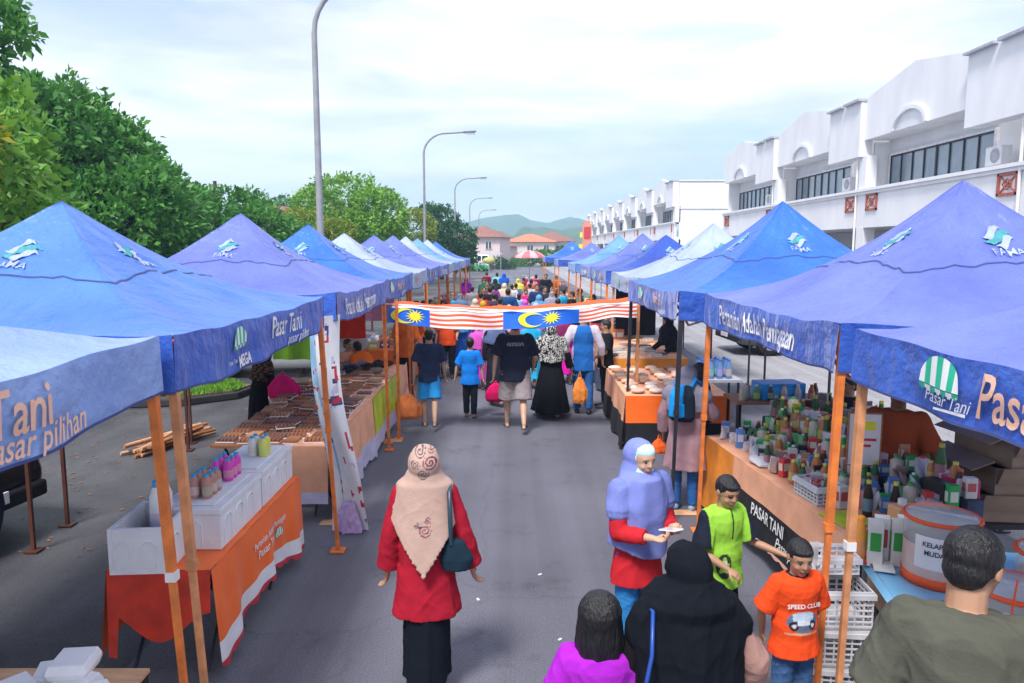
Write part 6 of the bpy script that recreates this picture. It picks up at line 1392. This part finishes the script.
# clear crate, brochure, bags on the bottle stall edge
def crate(label, x, y, z, w_, d, h, c, rz=0, cat='crate', group=None, m=None):
    t = thing('crate', label, cat, (x, y, z), rz, group); mb = MB(); e = .012
    mb.b2((-w_/2,-d/2,0),(w_/2,d/2,e)); nz = max(3, int(h/.035))
    for s in (-1, 1):
        for k in range(nz+1):
            zz = e+(h-e)*k/nz; tt = .02 if k in (0, nz) else .008
            mb.box((0,s*(d/2-.006),zz),(w_,.012,tt)); mb.box((s*(w_/2-.006),0,zz),(.012,d-.024,tt))
        for k in range(int(w_/.05)+1): mb.box((-w_/2+.006+(w_-.012)*k/int(w_/.05), s*(d/2-.006), h/2), (.01,.009,h))
        for k in range(int(d/.05)+1): mb.box((s*(w_/2-.006), -d/2+.006+(d-.012)*k/int(d/.05), h/2), (.009,.01,h))
    o = mb.build('basket_body', m or M['prop'], t)
    if not m: o.color = (*c, 1)
    o = MB().box((0,-d/2-.008,h-.02),(w_+.02,.012,.03)).box((0,d/2+.008,h-.02),(w_+.02,.012,.03)).box((-w_/2-.008,0,h-.02),(.012,d,.03)).box((w_/2+.008,0,h-.02),(.012,d,.03)).build('rim', M['prop'], t); o.color = (*c, 1)
    return t
p = on_table(.28,.2); crate('clear plastic basket full of small packs at the edge of the bottle stall', p.x, p.y, p.z, .26, .36, .14, (.7,.72,.74), R(8))
for k in range(8):
    q = Vector((p.x,p.y,p.z+.02))+V(rs.uniform(-.08,.08), rs.uniform(-.13,.13), .02*k/4); cbox('tiny mixed pack inside the clear plastic basket', q.x, q.y, q.z, .06, .05, .08, rs.choice([(.6,.1,.1),(.5,.5,.45),(.1,.3,.15)]), (.8,.8,.8), 'packs in the clear basket', rs.random())
p = on_table(.12,.16); tag(MB().box((p.x,p.y,p.z+.006),(.26,.3,.006),R(14)).build('leaflet', M['lime_cloth']), 'yellow green leaflet lying on the near corner of the bottle stall', 'leaflet')
p = on_table(.62,.15); b = Bl(); b.loft([((0,-.16,.02),(.09,0,0),(0,0,.02)),((0,0,.04),(.13,0,0),(0,0,.04)),((0,.16,.02),(.08,0,0),(0,0,.02))], 16); o = put(melt(b, 'packet', .01, 1, wr=.02, mats=[M['cloth']], col=lambda co: np.where((co[:,0] > .03)[:,None], np.array((.6,.03,.08)), np.array((.7,.68,.72)))), 'plastic_packet', None, (1,1,1)); o.location = p; tag(o, 'white and crimson plastic packet on the street edge of the bottle stall', 'packet')
cbox('bright blue cool box at the back of the bottle stall', 3.35, 9.3, .95, .55, .35, .2, (.02,.3,.75), (.05,.4,.85), None, .1, 'cool box')
t = thing('table', 'dark side table behind the bottle stall carrying the bright blue cool box', 'table', (3.4,9.3,0)); MB().box((0,0,.93),(1.3,.6,.03)).build('table_top', M['wood'], t)
for a in (-.6,.6):
    for c in (-.25,.25): MB().sqtube((a,c,0),(a,c,.915),.03).build('leg', M['black_post'], t)
for k in range(12): bottle('mixed sauce bottle on the dark side table by the blue cool box', 2.85+k*.085+(.58 if k > 2 else 0)*0, 9.12+.1*(k%2), .946, .2, .04, rs.choice([(.05,.03,.02),(.4,.1,.05),(.1,.3,.1),(.6,.5,.4)]), rs.choice([(.7,.7,.7),(.6,.1,.05)]), 'bottles on the dark side table')
# items on the drinks table
def tb(x, y): return (x, y, .783)
def drum(x, y, z, r, h, label, words_, rz):
    t = thing('drink_dispenser', label, 'drink dispenser', (x, y, z), rz); m2 = mat('milky_drink_'+words_[0].lower(), (.7,.5,.45), .3, .1)
    MB().lathe((0,0,0), [(r*.94,0),(r,.03),(r,h*.62)], 28).build('drink', m2, t)
    MB().lathe((0,0,0), [(r*1.005,h*.0),(r*1.03,.0),(r*1.03,.06),(r*1.005,.06)], 28).build('base_band', M['orange_flag'], t)
    MB().lathe((0,0,0), [(r*.99,h*.62),(r*1.005,h*.63),(r*1.005,h)], 28).build('tank', M['clear'], t)
    mb = MB(); mb.tube([(r*1.02*math.cos(2*PI*k/28), r*1.02*math.sin(2*PI*k/28), h) for k in range(29)], .013, 8); mb.build('rim', M['orange_flag'], t)
    MB().lathe((0,0,0), [(.01,h+.004),(r*.98,h+.005),(r*.98,h+.012),(.01,h+.02)], 28).b2((-r*.9,-.012,h+.014),(r*.9,.012,h+.028)).build('lid', M['clear'], t)
    l = MB(); S = lambda a, z_: (math.sin(a)*(r*1.02), -math.cos(a)*(r*1.02), z_)
    l.grid(lambda u, v: S(-.55+1.1*u, h*.3+h*.5*v), 14, 2, 0)
    for k, wd in enumerate(words_): l.text(wd, lambda x_, y_, k=k: tuple(np.array(S(x_/r, h*.68-k*h*.13+y_))*np.array((1.02,1.02,1))), .042, 1, bold=.02, squeeze=.9)
    l.build('paper_label', [M['white_plastic'], M['text_dark']], t)
drum(2.63, 4.42, .783, .205, .4, 'large drink dispenser with orange rim and white paper label, left of the man in olive', ['KELAPA', 'MUDA'], R(-38))
drum(2.5, 3.52, .783, .2, .36, 'drink dispenser lettered AIR AGUNG at the right edge of the picture', ['AIR', 'AGUNG'], R(-30))
drum(3.0, 3.95, .783, .19, .36, 'third drink dispenser with red orange rim behind the other two', ['AIR'], R(-30))
for k in range(4):
    p = (2.33+.075*k, 4.62+.07*(k%2), .783); cbox('upright syrup pack with red fruit and green leaves on the sky blue table', p[0], p[1], .783, .09, .07, .3, (.75,.75,.72), (.55,.03,.03) if k % 2 else (.04,.35,.05), 'syrup packs on the sky blue table', R(-20), 'syrup pack')
    mb = MB()
    for q in range(7): mb.lathe((p[0]-.03+rs.uniform(-.02,.07), p[1]-.045, .8+rs.uniform(0,.25)), [(.001,-.016),(.014,-.006),(.014,.006),(.001,.016)], 8)
bottle('orange squash bottle beside the syrup packs', 2.27, 4.7, .783, .3, .045, (.75,.3,.05), (.8,.3,.02), None, neck=.3)
crate('small pale blue tray of jars at the far end of the sky blue table', 2.42, 4.86, .783, .2, .2, .1, (.5,.6,.8))
for k in range(3):
    o = MB().box((2.3+.03*k, 4.98-.12*k-.18, .79+.006*k),(.17,.12,.012),R(20+25*k)).build('sachet', M['red_print'] if k == 1 else M['white_plastic']); tag(o, ['white sachet lying first on the sky blue table','crimson sachet between two white ones on the sky blue table','white sachet lying last on the sky blue table'][k], 'sachet')
t = thing('plastic_jug', 'peach coloured square plastic jug at the near end of the bottle stall', 'jug', tuple(on_table(.03,.42)), .3)
o = MB().box((0,0,.1),(.15,.13,.2)).build('jug_body', M['prop'], t, bevel=.02); o.color = (.8,.42,.2,1); o = MB().lathe((0,0,.2), [(.03,0),(.03,.04),(.02,.045)], 10).build('cap', M['prop'], t); o.color = (.8,.8,.8,1)
for k in range(3): p = on_table(.03,.62); o = MB().lathe((p.x, p.y, p.z+.075*k), [(.075,0),(.085,.055),(.09,.06),(.09,.07),(.01,.073)], 16).build('tub', M['clear']); tag(o, 'clear round tub stacked near the peach jug', 'tub', 'clear tubs near the peach jug')
for (p, l, c, hh) in ((on_table(.1,.5),'dark soy bottle with yellow label near the peach jug',(.02,.01,.01),.3),(on_table(.14,.36),'slim dark bottle with green top near the leaflet',(.03,.02,.01),.28)): bottle(l, p.x, p.y, p.z, hh, .035, c, (.7,.6,.05), None)
for k in range(2): p = on_table(.06+.02*k,.75+.1*k); cbox(['black framed picture box standing behind the tubs','crimson document box standing behind the tubs'][k], p.x+.1*k, p.y, p.z, .1+.06*k, .2, .34, [(.02,.02,.025),(.5,.02,.12)][k], [(.3,.3,.35),(.6,.1,.2)][k], None, .2, 'box')
# cups at the right edge
for k in range(2):
    t = thing('cup_stack', ['stack of clear plastic cups with a straw at the right edge','shorter stack of clear cups beside the straw cup'][k], 'cups', (2.36+.1*k-.05, 3.3+.1*k, .783+.0), 0)
    for q in range(5-2*k): MB().lathe((0,0,.05*q), [(.032,0),(.045,.12),(.048,.122),(.044,.121),(.031,.004)], 16).build('cup', M['clear'], t)
    if k == 0: MB().tube([(.0,0,.25),(.03,.01,.5)], .005, 6).build('straw', M['orange_flag'], t)
# white crates and tub
for k in range(3): crate(['lowest','middle','topmost'][k]+' white slatted crate stacked beside the boy in the orange red tee', 2.0, 4.45, .02+.245*k, .38, .3, .23, (.62,.62,.66), R(-8)+.05*k, group='white crates by the boy')
crate('clear white basket with bags on top of the white crates', 2.05, 4.6, .76, .26, .22, .12, (.7,.7,.74))
t = thing('tub', 'pale blue plastic tub of ladles below the man in the olive tee', 'tub', (1.76,3.22,.22), R(-10))
mb = MB(); mb.b2((-.2,-.16,0),(.2,.16,.015)); 
for q in (((-.2,-.16,.015),(-.19,.16,.4)),((.19,-.16,.015),(.2,.16,.4)),((-.19,-.16,.015),(.19,-.15,.4)),((-.19,.15,.015),(.19,.16,.4))): mb.b2(*q)
o = mb.build('tub_body', M['prop'], t); o.color = (.3,.42,.85,1); o = MB().b2((-.22,-.18,.39),(.22,-.162,.415)).b2((-.22,.162,.39),(.22,.18,.415)).b2((-.22,-.16,.39),(-.202,.16,.415)).b2((.202,-.16,.39),(.22,.16,.415)).build('rim', M['prop'], t); o.color = (.35,.5,.9,1)
crate('grey crate under the pale blue tub', 1.76, 3.22, 0, .38, .3, .21, (.15,.15,.17))
b = Bl(); b.ell((0,0,.1),(.13,0,0),(0,.1,0),(0,0,.09),12); o = put(melt(b, 'plastic_bag', .01, 1, wr=.03, mats=[M['cloth']]), 'plastic_bag', None, (.75,.75,.8)); o.location = (1.76,3.22,.42); tag(o, 'bunched white plastic bag inside the pale blue tub', 'bag')
t = thing('ladle', 'steel ladle leaning in the pale blue tub', 'ladle', (1.68,3.16,.45)); MB().tube([(0,0,-.1),(-.05,0,.14),(-.08,0,.22)], .006, 6).build('handle', M['steel'], t); MB().lathe((0,0,-.12), [(.01,-.02),(.03,0),(.035,.02)], 10).build('bowl', M['steel'], t)
# cardboard boxes behind
t = thing('trestle', 'dark trestle under the stack of grey cardboard boxes', 'trestle', (4.3,6.1,0)); MB().box((0,0,.62),(1.4,.8,.04)).build('board', M['black_post'], t)
for a in (-.6,.6):
    for c in (-.3,.3): MB().sqtube((a,c,0),(a,c,.6),.04).build('leg', M['black_post'], t)
for k, (l, zz) in enumerate((('lowest grey cardboard box on the dark trestle',.642),('middle grey cardboard box on the dark trestle',.872),('top open cardboard box with blue goods inside',1.102))):
    t = thing('cardboard_box', l, 'cardboard box', (4.3+.05*k,6.05,zz), .1*k-.1); mb = MB(); w_, d, h = .55, .33, .22
    for q in (((-w_,-d,0),(w_,d,.01)),((-w_,-d,.01),(-w_+.012,d,h)),((w_-.012,-d,.01),(w_,d,h)),((-w_+.012,-d,.01),(w_-.012,-d+.012,h)),((-w_+.012,d-.012,.01),(w_-.012,d,h))): mb.b2(*q)
    mb.build('box_body', M['cardboard'], t); mb = MB(); mb.box((-w_-.1,0,h+.02),(.2,2*d,.008),0,None,(0,R(-20))).build('flap', M['cardboard'], t); MB().box((0,-d-.06,h-.05),(2*w_,.008,.16),0,None,(R(25),0)).build('flap', M['cardboard'], t)
    if k == 2: o = MB().box((0,0,h-.03),(w_*1.9,d*1.85,.04)).build('goods', M['prop'], t, bevel=.01); o.color = (.02,.35,.65,1)
    MB().b2((-.2,-d-.004,.05),(.2,-d-.001,.12)).build('printed_patch', M['lime_cloth'] if k == 2 else M['ledge'], t)
# hanging price board
t = thing('price_board', 'small white framed board with red and yellow print hanging behind the twin posts', 'sign', (2.86,5.95,1.28), R(-10))
MB().b2((-.12,-.01,-.22),(.12,.01,.2)).build('board', M['white_plastic'], t); MB().b2((-.13,-.014,-.23),(-.12,.014,.21)).b2((.12,-.014,-.23),(.13,.014,.21)).b2((-.12,-.014,.2),(.12,.014,.21)).b2((-.12,-.014,-.23),(.12,-.0,-.22)).build('frame', M['wood'], t)
MB().b2((-.08,-.016,.07),(.08,-.012,.14)).build('yellow_patch', M['yellow_print'], t); MB().b2((-.09,-.016,-.02),(.09,-.012,.0)).b2((-.09,-.016,-.07),(.05,-.012,-.05)).build('red_lines', M['red_print'], t); MB().tube([(0,0,.21),(0,0,.85)], .004, 5).build('cord', M['black_post'], t)
crate('green and blue plastic crate behind the bottle stall', 3.6, 7.4, .45, .5, .4, .3, (.02,.35,.3), .2)
crate('dark crate under the green and blue one', 3.6, 7.4, .0, .5, .4, .42, (.05,.05,.06), .2)
# ------------------------------------------------------------------ stalls further up the street: draped tables, goods in crates
def far_stall(x, y, side, cloth, nm):
    w_, l_ = .9, 2.4; t = thing('table', nm+' table', 'table', (x, y, 0), 0, 'draped stall tables further up the street')
    MB().b2((-w_/2,-l_/2,.74),(w_/2,l_/2,.77)).build('table_top', M['ply'], t)
    for a in (-.4,.4):
        for c in (-1.1,1.1): MB().sqtube((a,c,0),(a,c,.74),.03).build('leg', M['steel'], t)
    tc = MB(); tc.grid(lambda u, v: (-w_/2+w_*u, -l_/2+l_*v, .776), 2, 4, 0)
    drape(tc, (-w_/2,l_/2), (-w_/2,-l_/2), .778, .1, .02, 6, ((0,1,0),), 1, nv=4); drape(tc, (w_/2,-l_/2), (w_/2,l_/2), .778, .1, .02, 6, ((0,1,0),), 1, nv=4); drape(tc, (-w_/2,-l_/2), (w_/2,-l_/2), .778, .1, .02, 6, ((0,1,0),), 1, nv=4)
    o = tc.build('tablecloth', M[cloth], None, (x, y, 0)); tag(o, nm+' tablecloth', 'tablecloth')
    for k in range(8):
        c = rs.choice([(.7,.2,.05),(.1,.35,.1),(.6,.55,.5),(.5,.05,.05),(.6,.5,.1),(.05,.1,.3)])
        cbox(f'coloured carton of goods on the {nm} table', x+rs.uniform(-.3,.3), y-1+k*.28, .78, .2, .2, rs.uniform(.1,.3), c, (.8,.8,.75), f'goods on the {nm} table', rs.uniform(-.3,.3))
names = ['amber draped', 'crimson draped', 'pale lilac draped', 'orange draped', 'white draped', 'navy draped']; cls = ['amber_cloth', 'red_cloth', 'lilac_cloth', 'orange_cloth', 'white_cloth', 'navy_cloth']
oo = ['second', 'third', 'fourth', 'fifth', 'sixth', 'seventh', 'eighth']
for i, y in enumerate((16.2, 19.2, 22.4, 25.6, 29, 32.4)): far_stall(-2.55, y, -1, cls[(i+3) % 6], f'{names[(i+3)%6]} left row')
for i, y in enumerate((17.6, 20.8, 24.2, 28, 32.5, 42)): far_stall(2.6, y, 1, cls[i], f'{names[i]} right row')
for k, (x, y, c, l) in enumerate(((-3.6,16,(.6,.04,.02),'red hanging cloth sheet in the left stalls past the flags'),(-3.7,12.9,(.3,.6,.05),'green shirt hanging inside the third left tent'),(-3.6,20,(.75,.3,.4),'pink hanging cloth in the middle of the left row'),(2.75,16.6,(.02,.02,.03),'black sheet hanging at the back of the right stall by the flags'))):
    mb = MB(); mb.grid(lambda u, v: (x+(u-.5)*.9, y+.04*math.sin(u*14), .9+1.15*v), 16, 4); mb.grid(lambda u, v: (x+(u-.5)*.9, y+.012+.04*math.sin(u*14), .9+1.15*v), 16, 4, flip=True)
    o = mb.build('hanging_cloth', M['cloth']); o.color = (*c, 1); a = o.data.color_attributes.new('Col', 'FLOAT_COLOR', 'POINT'); a.data.foreach_set('color', np.ones(len(o.data.vertices)*4, np.float32)); tag(o, l, 'hanging cloth')
# water bottles crate by the bread table
for k in range(12): bottle('big clear blue water bottle standing behind the bread table', 3.0+.14*(k%4), 11.7+.14*(k//4), .78, .3, .05, (.12,.25,.5), (.02,.1,.5), 'water bottles behind the bread table', neck=.3)
t = thing('table', 'low grey side table holding the blue water bottles', 'table', (3.25,11.85,0)); MB().box((0,0,.755),(.7,.6,.04)).build('table_top', M['ledge'], t)
for a in (-.3,.3):
    for c in (-.25,.25): MB().sqtube((a,c,0),(a,c,.735),.03).build('leg', M['black_post'], t)
# ------------------------------------------------------------------ vehicles
def car(label, x, y, rz, paint, L_=4.4, W=1.75, H=1.48, suv=False, cat='car'):
    t = thing('parked_car', label, cat, (x, y, 0), rz); hh = H
    sec = [(-L_/2,.42,.62,.0),(-L_/2+.12,.3,.86,.0),(-L_/2+.7,.25,.92,0),(-L_*.2,.22,.95,0),(L_*.1,.22,.97,0),(L_*.28,.22,.96,0),(L_/2-.25,.25,.9,0),(L_/2,.4,.7,0)]
    if suv: sec = [(a, b_, c+.12, d) for a, b_, c, d in sec]
    mb = MB(); n = len(sec); vs = []
    for i, (xx, z0, z1, _) in enumerate(sec):
        tw = W/2*(.88 if i in (0, n-1) else 1)
        vs += [(xx,-tw*.94,z0),(xx,-tw,z0+.15),(xx,-tw,(z0+z1)/2+.05),(xx,-tw*.93,z1),(xx,tw*.93,z1),(xx,tw,(z0+z1)/2+.05),(xx,tw,z0+.15),(xx,tw*.94,z0)]
    fs = [(i*8+k, (i+1)*8+k, (i+1)*8+(k+1)%8, i*8+(k+1)%8) for i in range(n-1) for k in range(8)]; fs += [tuple(range(8)), tuple(range(n*8-8, n*8))[::-1]]
    mb.add(vs, fs, 0, True)
    zb = sec[3][2]-.02; x0, x1 = (-L_*.24, L_*.42) if not suv else (-L_*.26, L_*.48); xa, xb = (-L_*.08, L_*.26) if not suv else (-L_*.12, L_*.43)
    tw, tt = W/2*.92, W/2*.74
    mb.add([(xa,-tt,hh),(xb,-tt,hh),(xb,tt,hh),(xa,tt,hh),(xa,-tt,hh-.05),(xb,-tt,hh-.05),(xb,tt,hh-.05),(xa,tt,hh-.05)], [(0,1,2,3),(4,5,1,0),(6,7,3,2),(5,6,2,1),(7,4,0,3)], 0, False)
    for s in (-1, 1):
        for p0, p1 in (((x0,s*tw,zb),(xa,s*tt,hh-.02)),((x1,s*tw,zb),(xb,s*tt,hh-.02)),(((x0+x1)/2-.05,s*tw,zb),((xa+xb)/2,s*tt,hh-.02))): mb.sqtube(p0, p1, .06)
    mb.build('body', paint, t, bevel=.03)
    g = .97; MB().add([(x0,-tw*g,zb),(x1,-tw*g,zb),(x1,tw*g,zb),(x0,tw*g,zb),(xa,-tt*g,hh-.04),(xb,-tt*g,hh-.04),(xb,tt*g,hh-.04),(xa,tt*g,hh-.04)], [(0,1,5,4),(1,2,6,5),(2,3,7,6),(3,0,4,7),(4,5,6,7)], 0, False).build('windows', M['dark_glass'], t)
    r = .33 if not suv else .38
    for wx in (-L_*.31, L_*.3):
        for s in (-1, 1):
            Rm = Matrix.Rotation(R(90), 3, 'X'); wh = MB().lathe((wx, s*(W/2-.12), r), [(r*.62,-.11),(r*.95,-.11),(r,-.07),(r,.07),(r*.95,.11),(r*.62,.11)], 24, M=Rm).build('wheel', M['tyre'], t)
            mb = MB(); mb.lathe((wx, s*(W/2-.02), r), [(r*.55,-.01),(r*.62,-.01),(r*.62,.012),(r*.55,.012)], 24, M=Rm)
            for k in range(7): a = 2*PI*k/7; mb.sqtube((wx, s*(W/2-.015), r), (wx+r*.58*math.cos(a), s*(W/2-.015), r+r*.58*math.sin(a)), .04)
            mb.build('rim', M['alloy'], wh)
    for s in (-1, 1):
        MB().box((-L_/2+.06, s*W*.33, sec[1][2]-.14), (.12,.36,.13)).build('headlight', M['lamp_glass'], t, bevel=.02); MB().box((L_/2-.05, s*W*.36, sec[1][2]-.1), (.1,.26,.16)).build('tail_light', M['red_print'], t, bevel=.02)
        MB().box((x0+.35, s*(W/2+.08), zb+.06), (.14,.18,.12)).build('mirror', paint, t, bevel=.02)
    MB().box((-L_/2-.0,0,.45),(.14,W*.86,.16)).build('bumper', M['black_cloth'] if suv else paint, t, bevel=.03); MB().box((L_/2+.0,0,.5),(.14,W*.86,.16)).build('bumper', M['black_cloth'] if suv else paint, t, bevel=.03)
    MB().box((-L_/2-.075,0,.5),(.02,.5,.11)).build('number_plate', M['white_plastic'], t)
    return t
cS, cK, cG, cW, cR = carpaint('silver_paint', (.42,.44,.48)), carpaint('black_paint', (.012,.013,.016)), carpaint('dark_grey_paint', (.05,.055,.065)), carpaint('white_paint', (.75,.75,.78)), carpaint('maroon_paint', (.2,.02,.03))
car('silver car parked beyond the grass island behind the blue tent', -5.3, 17.0, R(184), cS)
car('black car with grey bumper at the left edge under the pale tent', -6.95, 6.85, R(172), cK, 4.3, 1.75, 1.5, True)
car('dark sports utility car parked behind the tents on the right', 8.2, 20.6, R(3), cG, 4.6, 1.85, 1.7, True)
car('black car parked nearer on the right, behind the bottle stall', 9.6, 15.2, R(8), cK, 4.4)
car('white car parked far back on the right near the shopfronts', 11.2, 27.5, R(4), cW)
car('maroon car parked in front of the distant shops on the right', 12, 36, R(2), cR)
car('silver hatchback parked past the silver car on the left', -8.6, 22.5, R(186), cS, 3.9)
t = thing('van', 'white and green van parked at the far left end of the street', 'van', (-3.95,99,0), 0)
MB().prism([(-1.6,.35),(1.6,.35),(1.6,2.1),(1.3,2.25),(-1.0,2.25),(-1.6,1.4)], -.95, .95, 'X').build('body', cW, t, bevel=.06); MB().b2((-.8,-1.62,1.35),(-.08,-1.3,2.0)).b2((.08,-1.62,1.35),(.8,-1.3,2.0)).build('windscreen', M['dark_glass'], t); MB().b2((-.97,-1.66,.3),(.97,-1.5,.75)).build('bumper', M['green_print'], t)
for a in (-.8,.8):
    for c in (-1.0,1.0): MB().lathe((a,c,.32), [(.1,-.12),(.32,-.12),(.32,.12),(.1,.12)], 16, M=Matrix.Rotation(R(90),3,'Y')).build('wheel', M['tyre'], t)
# umbrella and motorcycles at the street end
t = thing('parasol', 'red and pale pink parasol at the far end of the street', 'parasol', (1.35,58,0)); mb = MB(); n = 12
for k in range(n):
    a0, a1 = 2*PI*k/n, 2*PI*(k+1)/n; ps = [(0,2.75),(.7,2.6),(1.2,2.3),(1.22,2.15)]
    vs = [(r*math.cos(a), r*math.sin(a), z) for r, z in ps for a in (a0, a1)]; mb.add(vs, [(2*q, 2*q+1, 2*q+3, 2*q+2) for q in range(3)], k % 2, True)
mb.build('canopy', [mat('red_parasol', (.6,.14,.17), .6), mat('pink_parasol', (.75,.42,.46), .6)], t); MB().tube([(0,0,0),(0,0,2.72)], .03, 8).build('pole', M['steel'], t)
def moto(label, x, y, rz, c):
    t = thing('motorcycle', label, 'motorcycle', (x, y, 0), rz, 'motorcycles near the parasol')
    for yy in (-.6,.62): wh = MB().lathe((0,yy,.3), [(.2,-.04),(.3,-.04),(.3,.04),(.2,.04)], 18, M=Matrix.Rotation(R(90),3,'Y')).build('wheel', M['tyre'], t)
    b = Bl(); b.limb([(0,-.5,.75),(0,-.35,.5),(0,.1,.42),(0,.5,.66)], [.1,.14,.12,.1]); o = put(melt(b, 'fairing', .025, 1, mats=[M['cloth']]), 'fairing', t, c)
    MB().box((0,.25,.78),(.24,.7,.09)).build('seat', M['black_cloth'], t, bevel=.03); MB().tube([(-.32,-.35,1.02),(0,-.45,.98),(.32,-.35,1.02)], .02, 6).tube([(0,-.6,.3),(0,-.42,1.0)], .035, 6).build('handlebar', M['steel'], t); MB().lathe((0,-.52,.88), [(.02,-.06),(.09,-.03),(.09,.03)], 10, M=Matrix.Rotation(R(90),3,'X')).build('headlight', M['lamp_glass'], t)
moto('red motorcycle parked under the parasol', .9, 52, R(10), (.5,.03,.06)); moto('teal motorcycle parked beside the red one', 1.7, 50, R(-5), (.02,.35,.3))
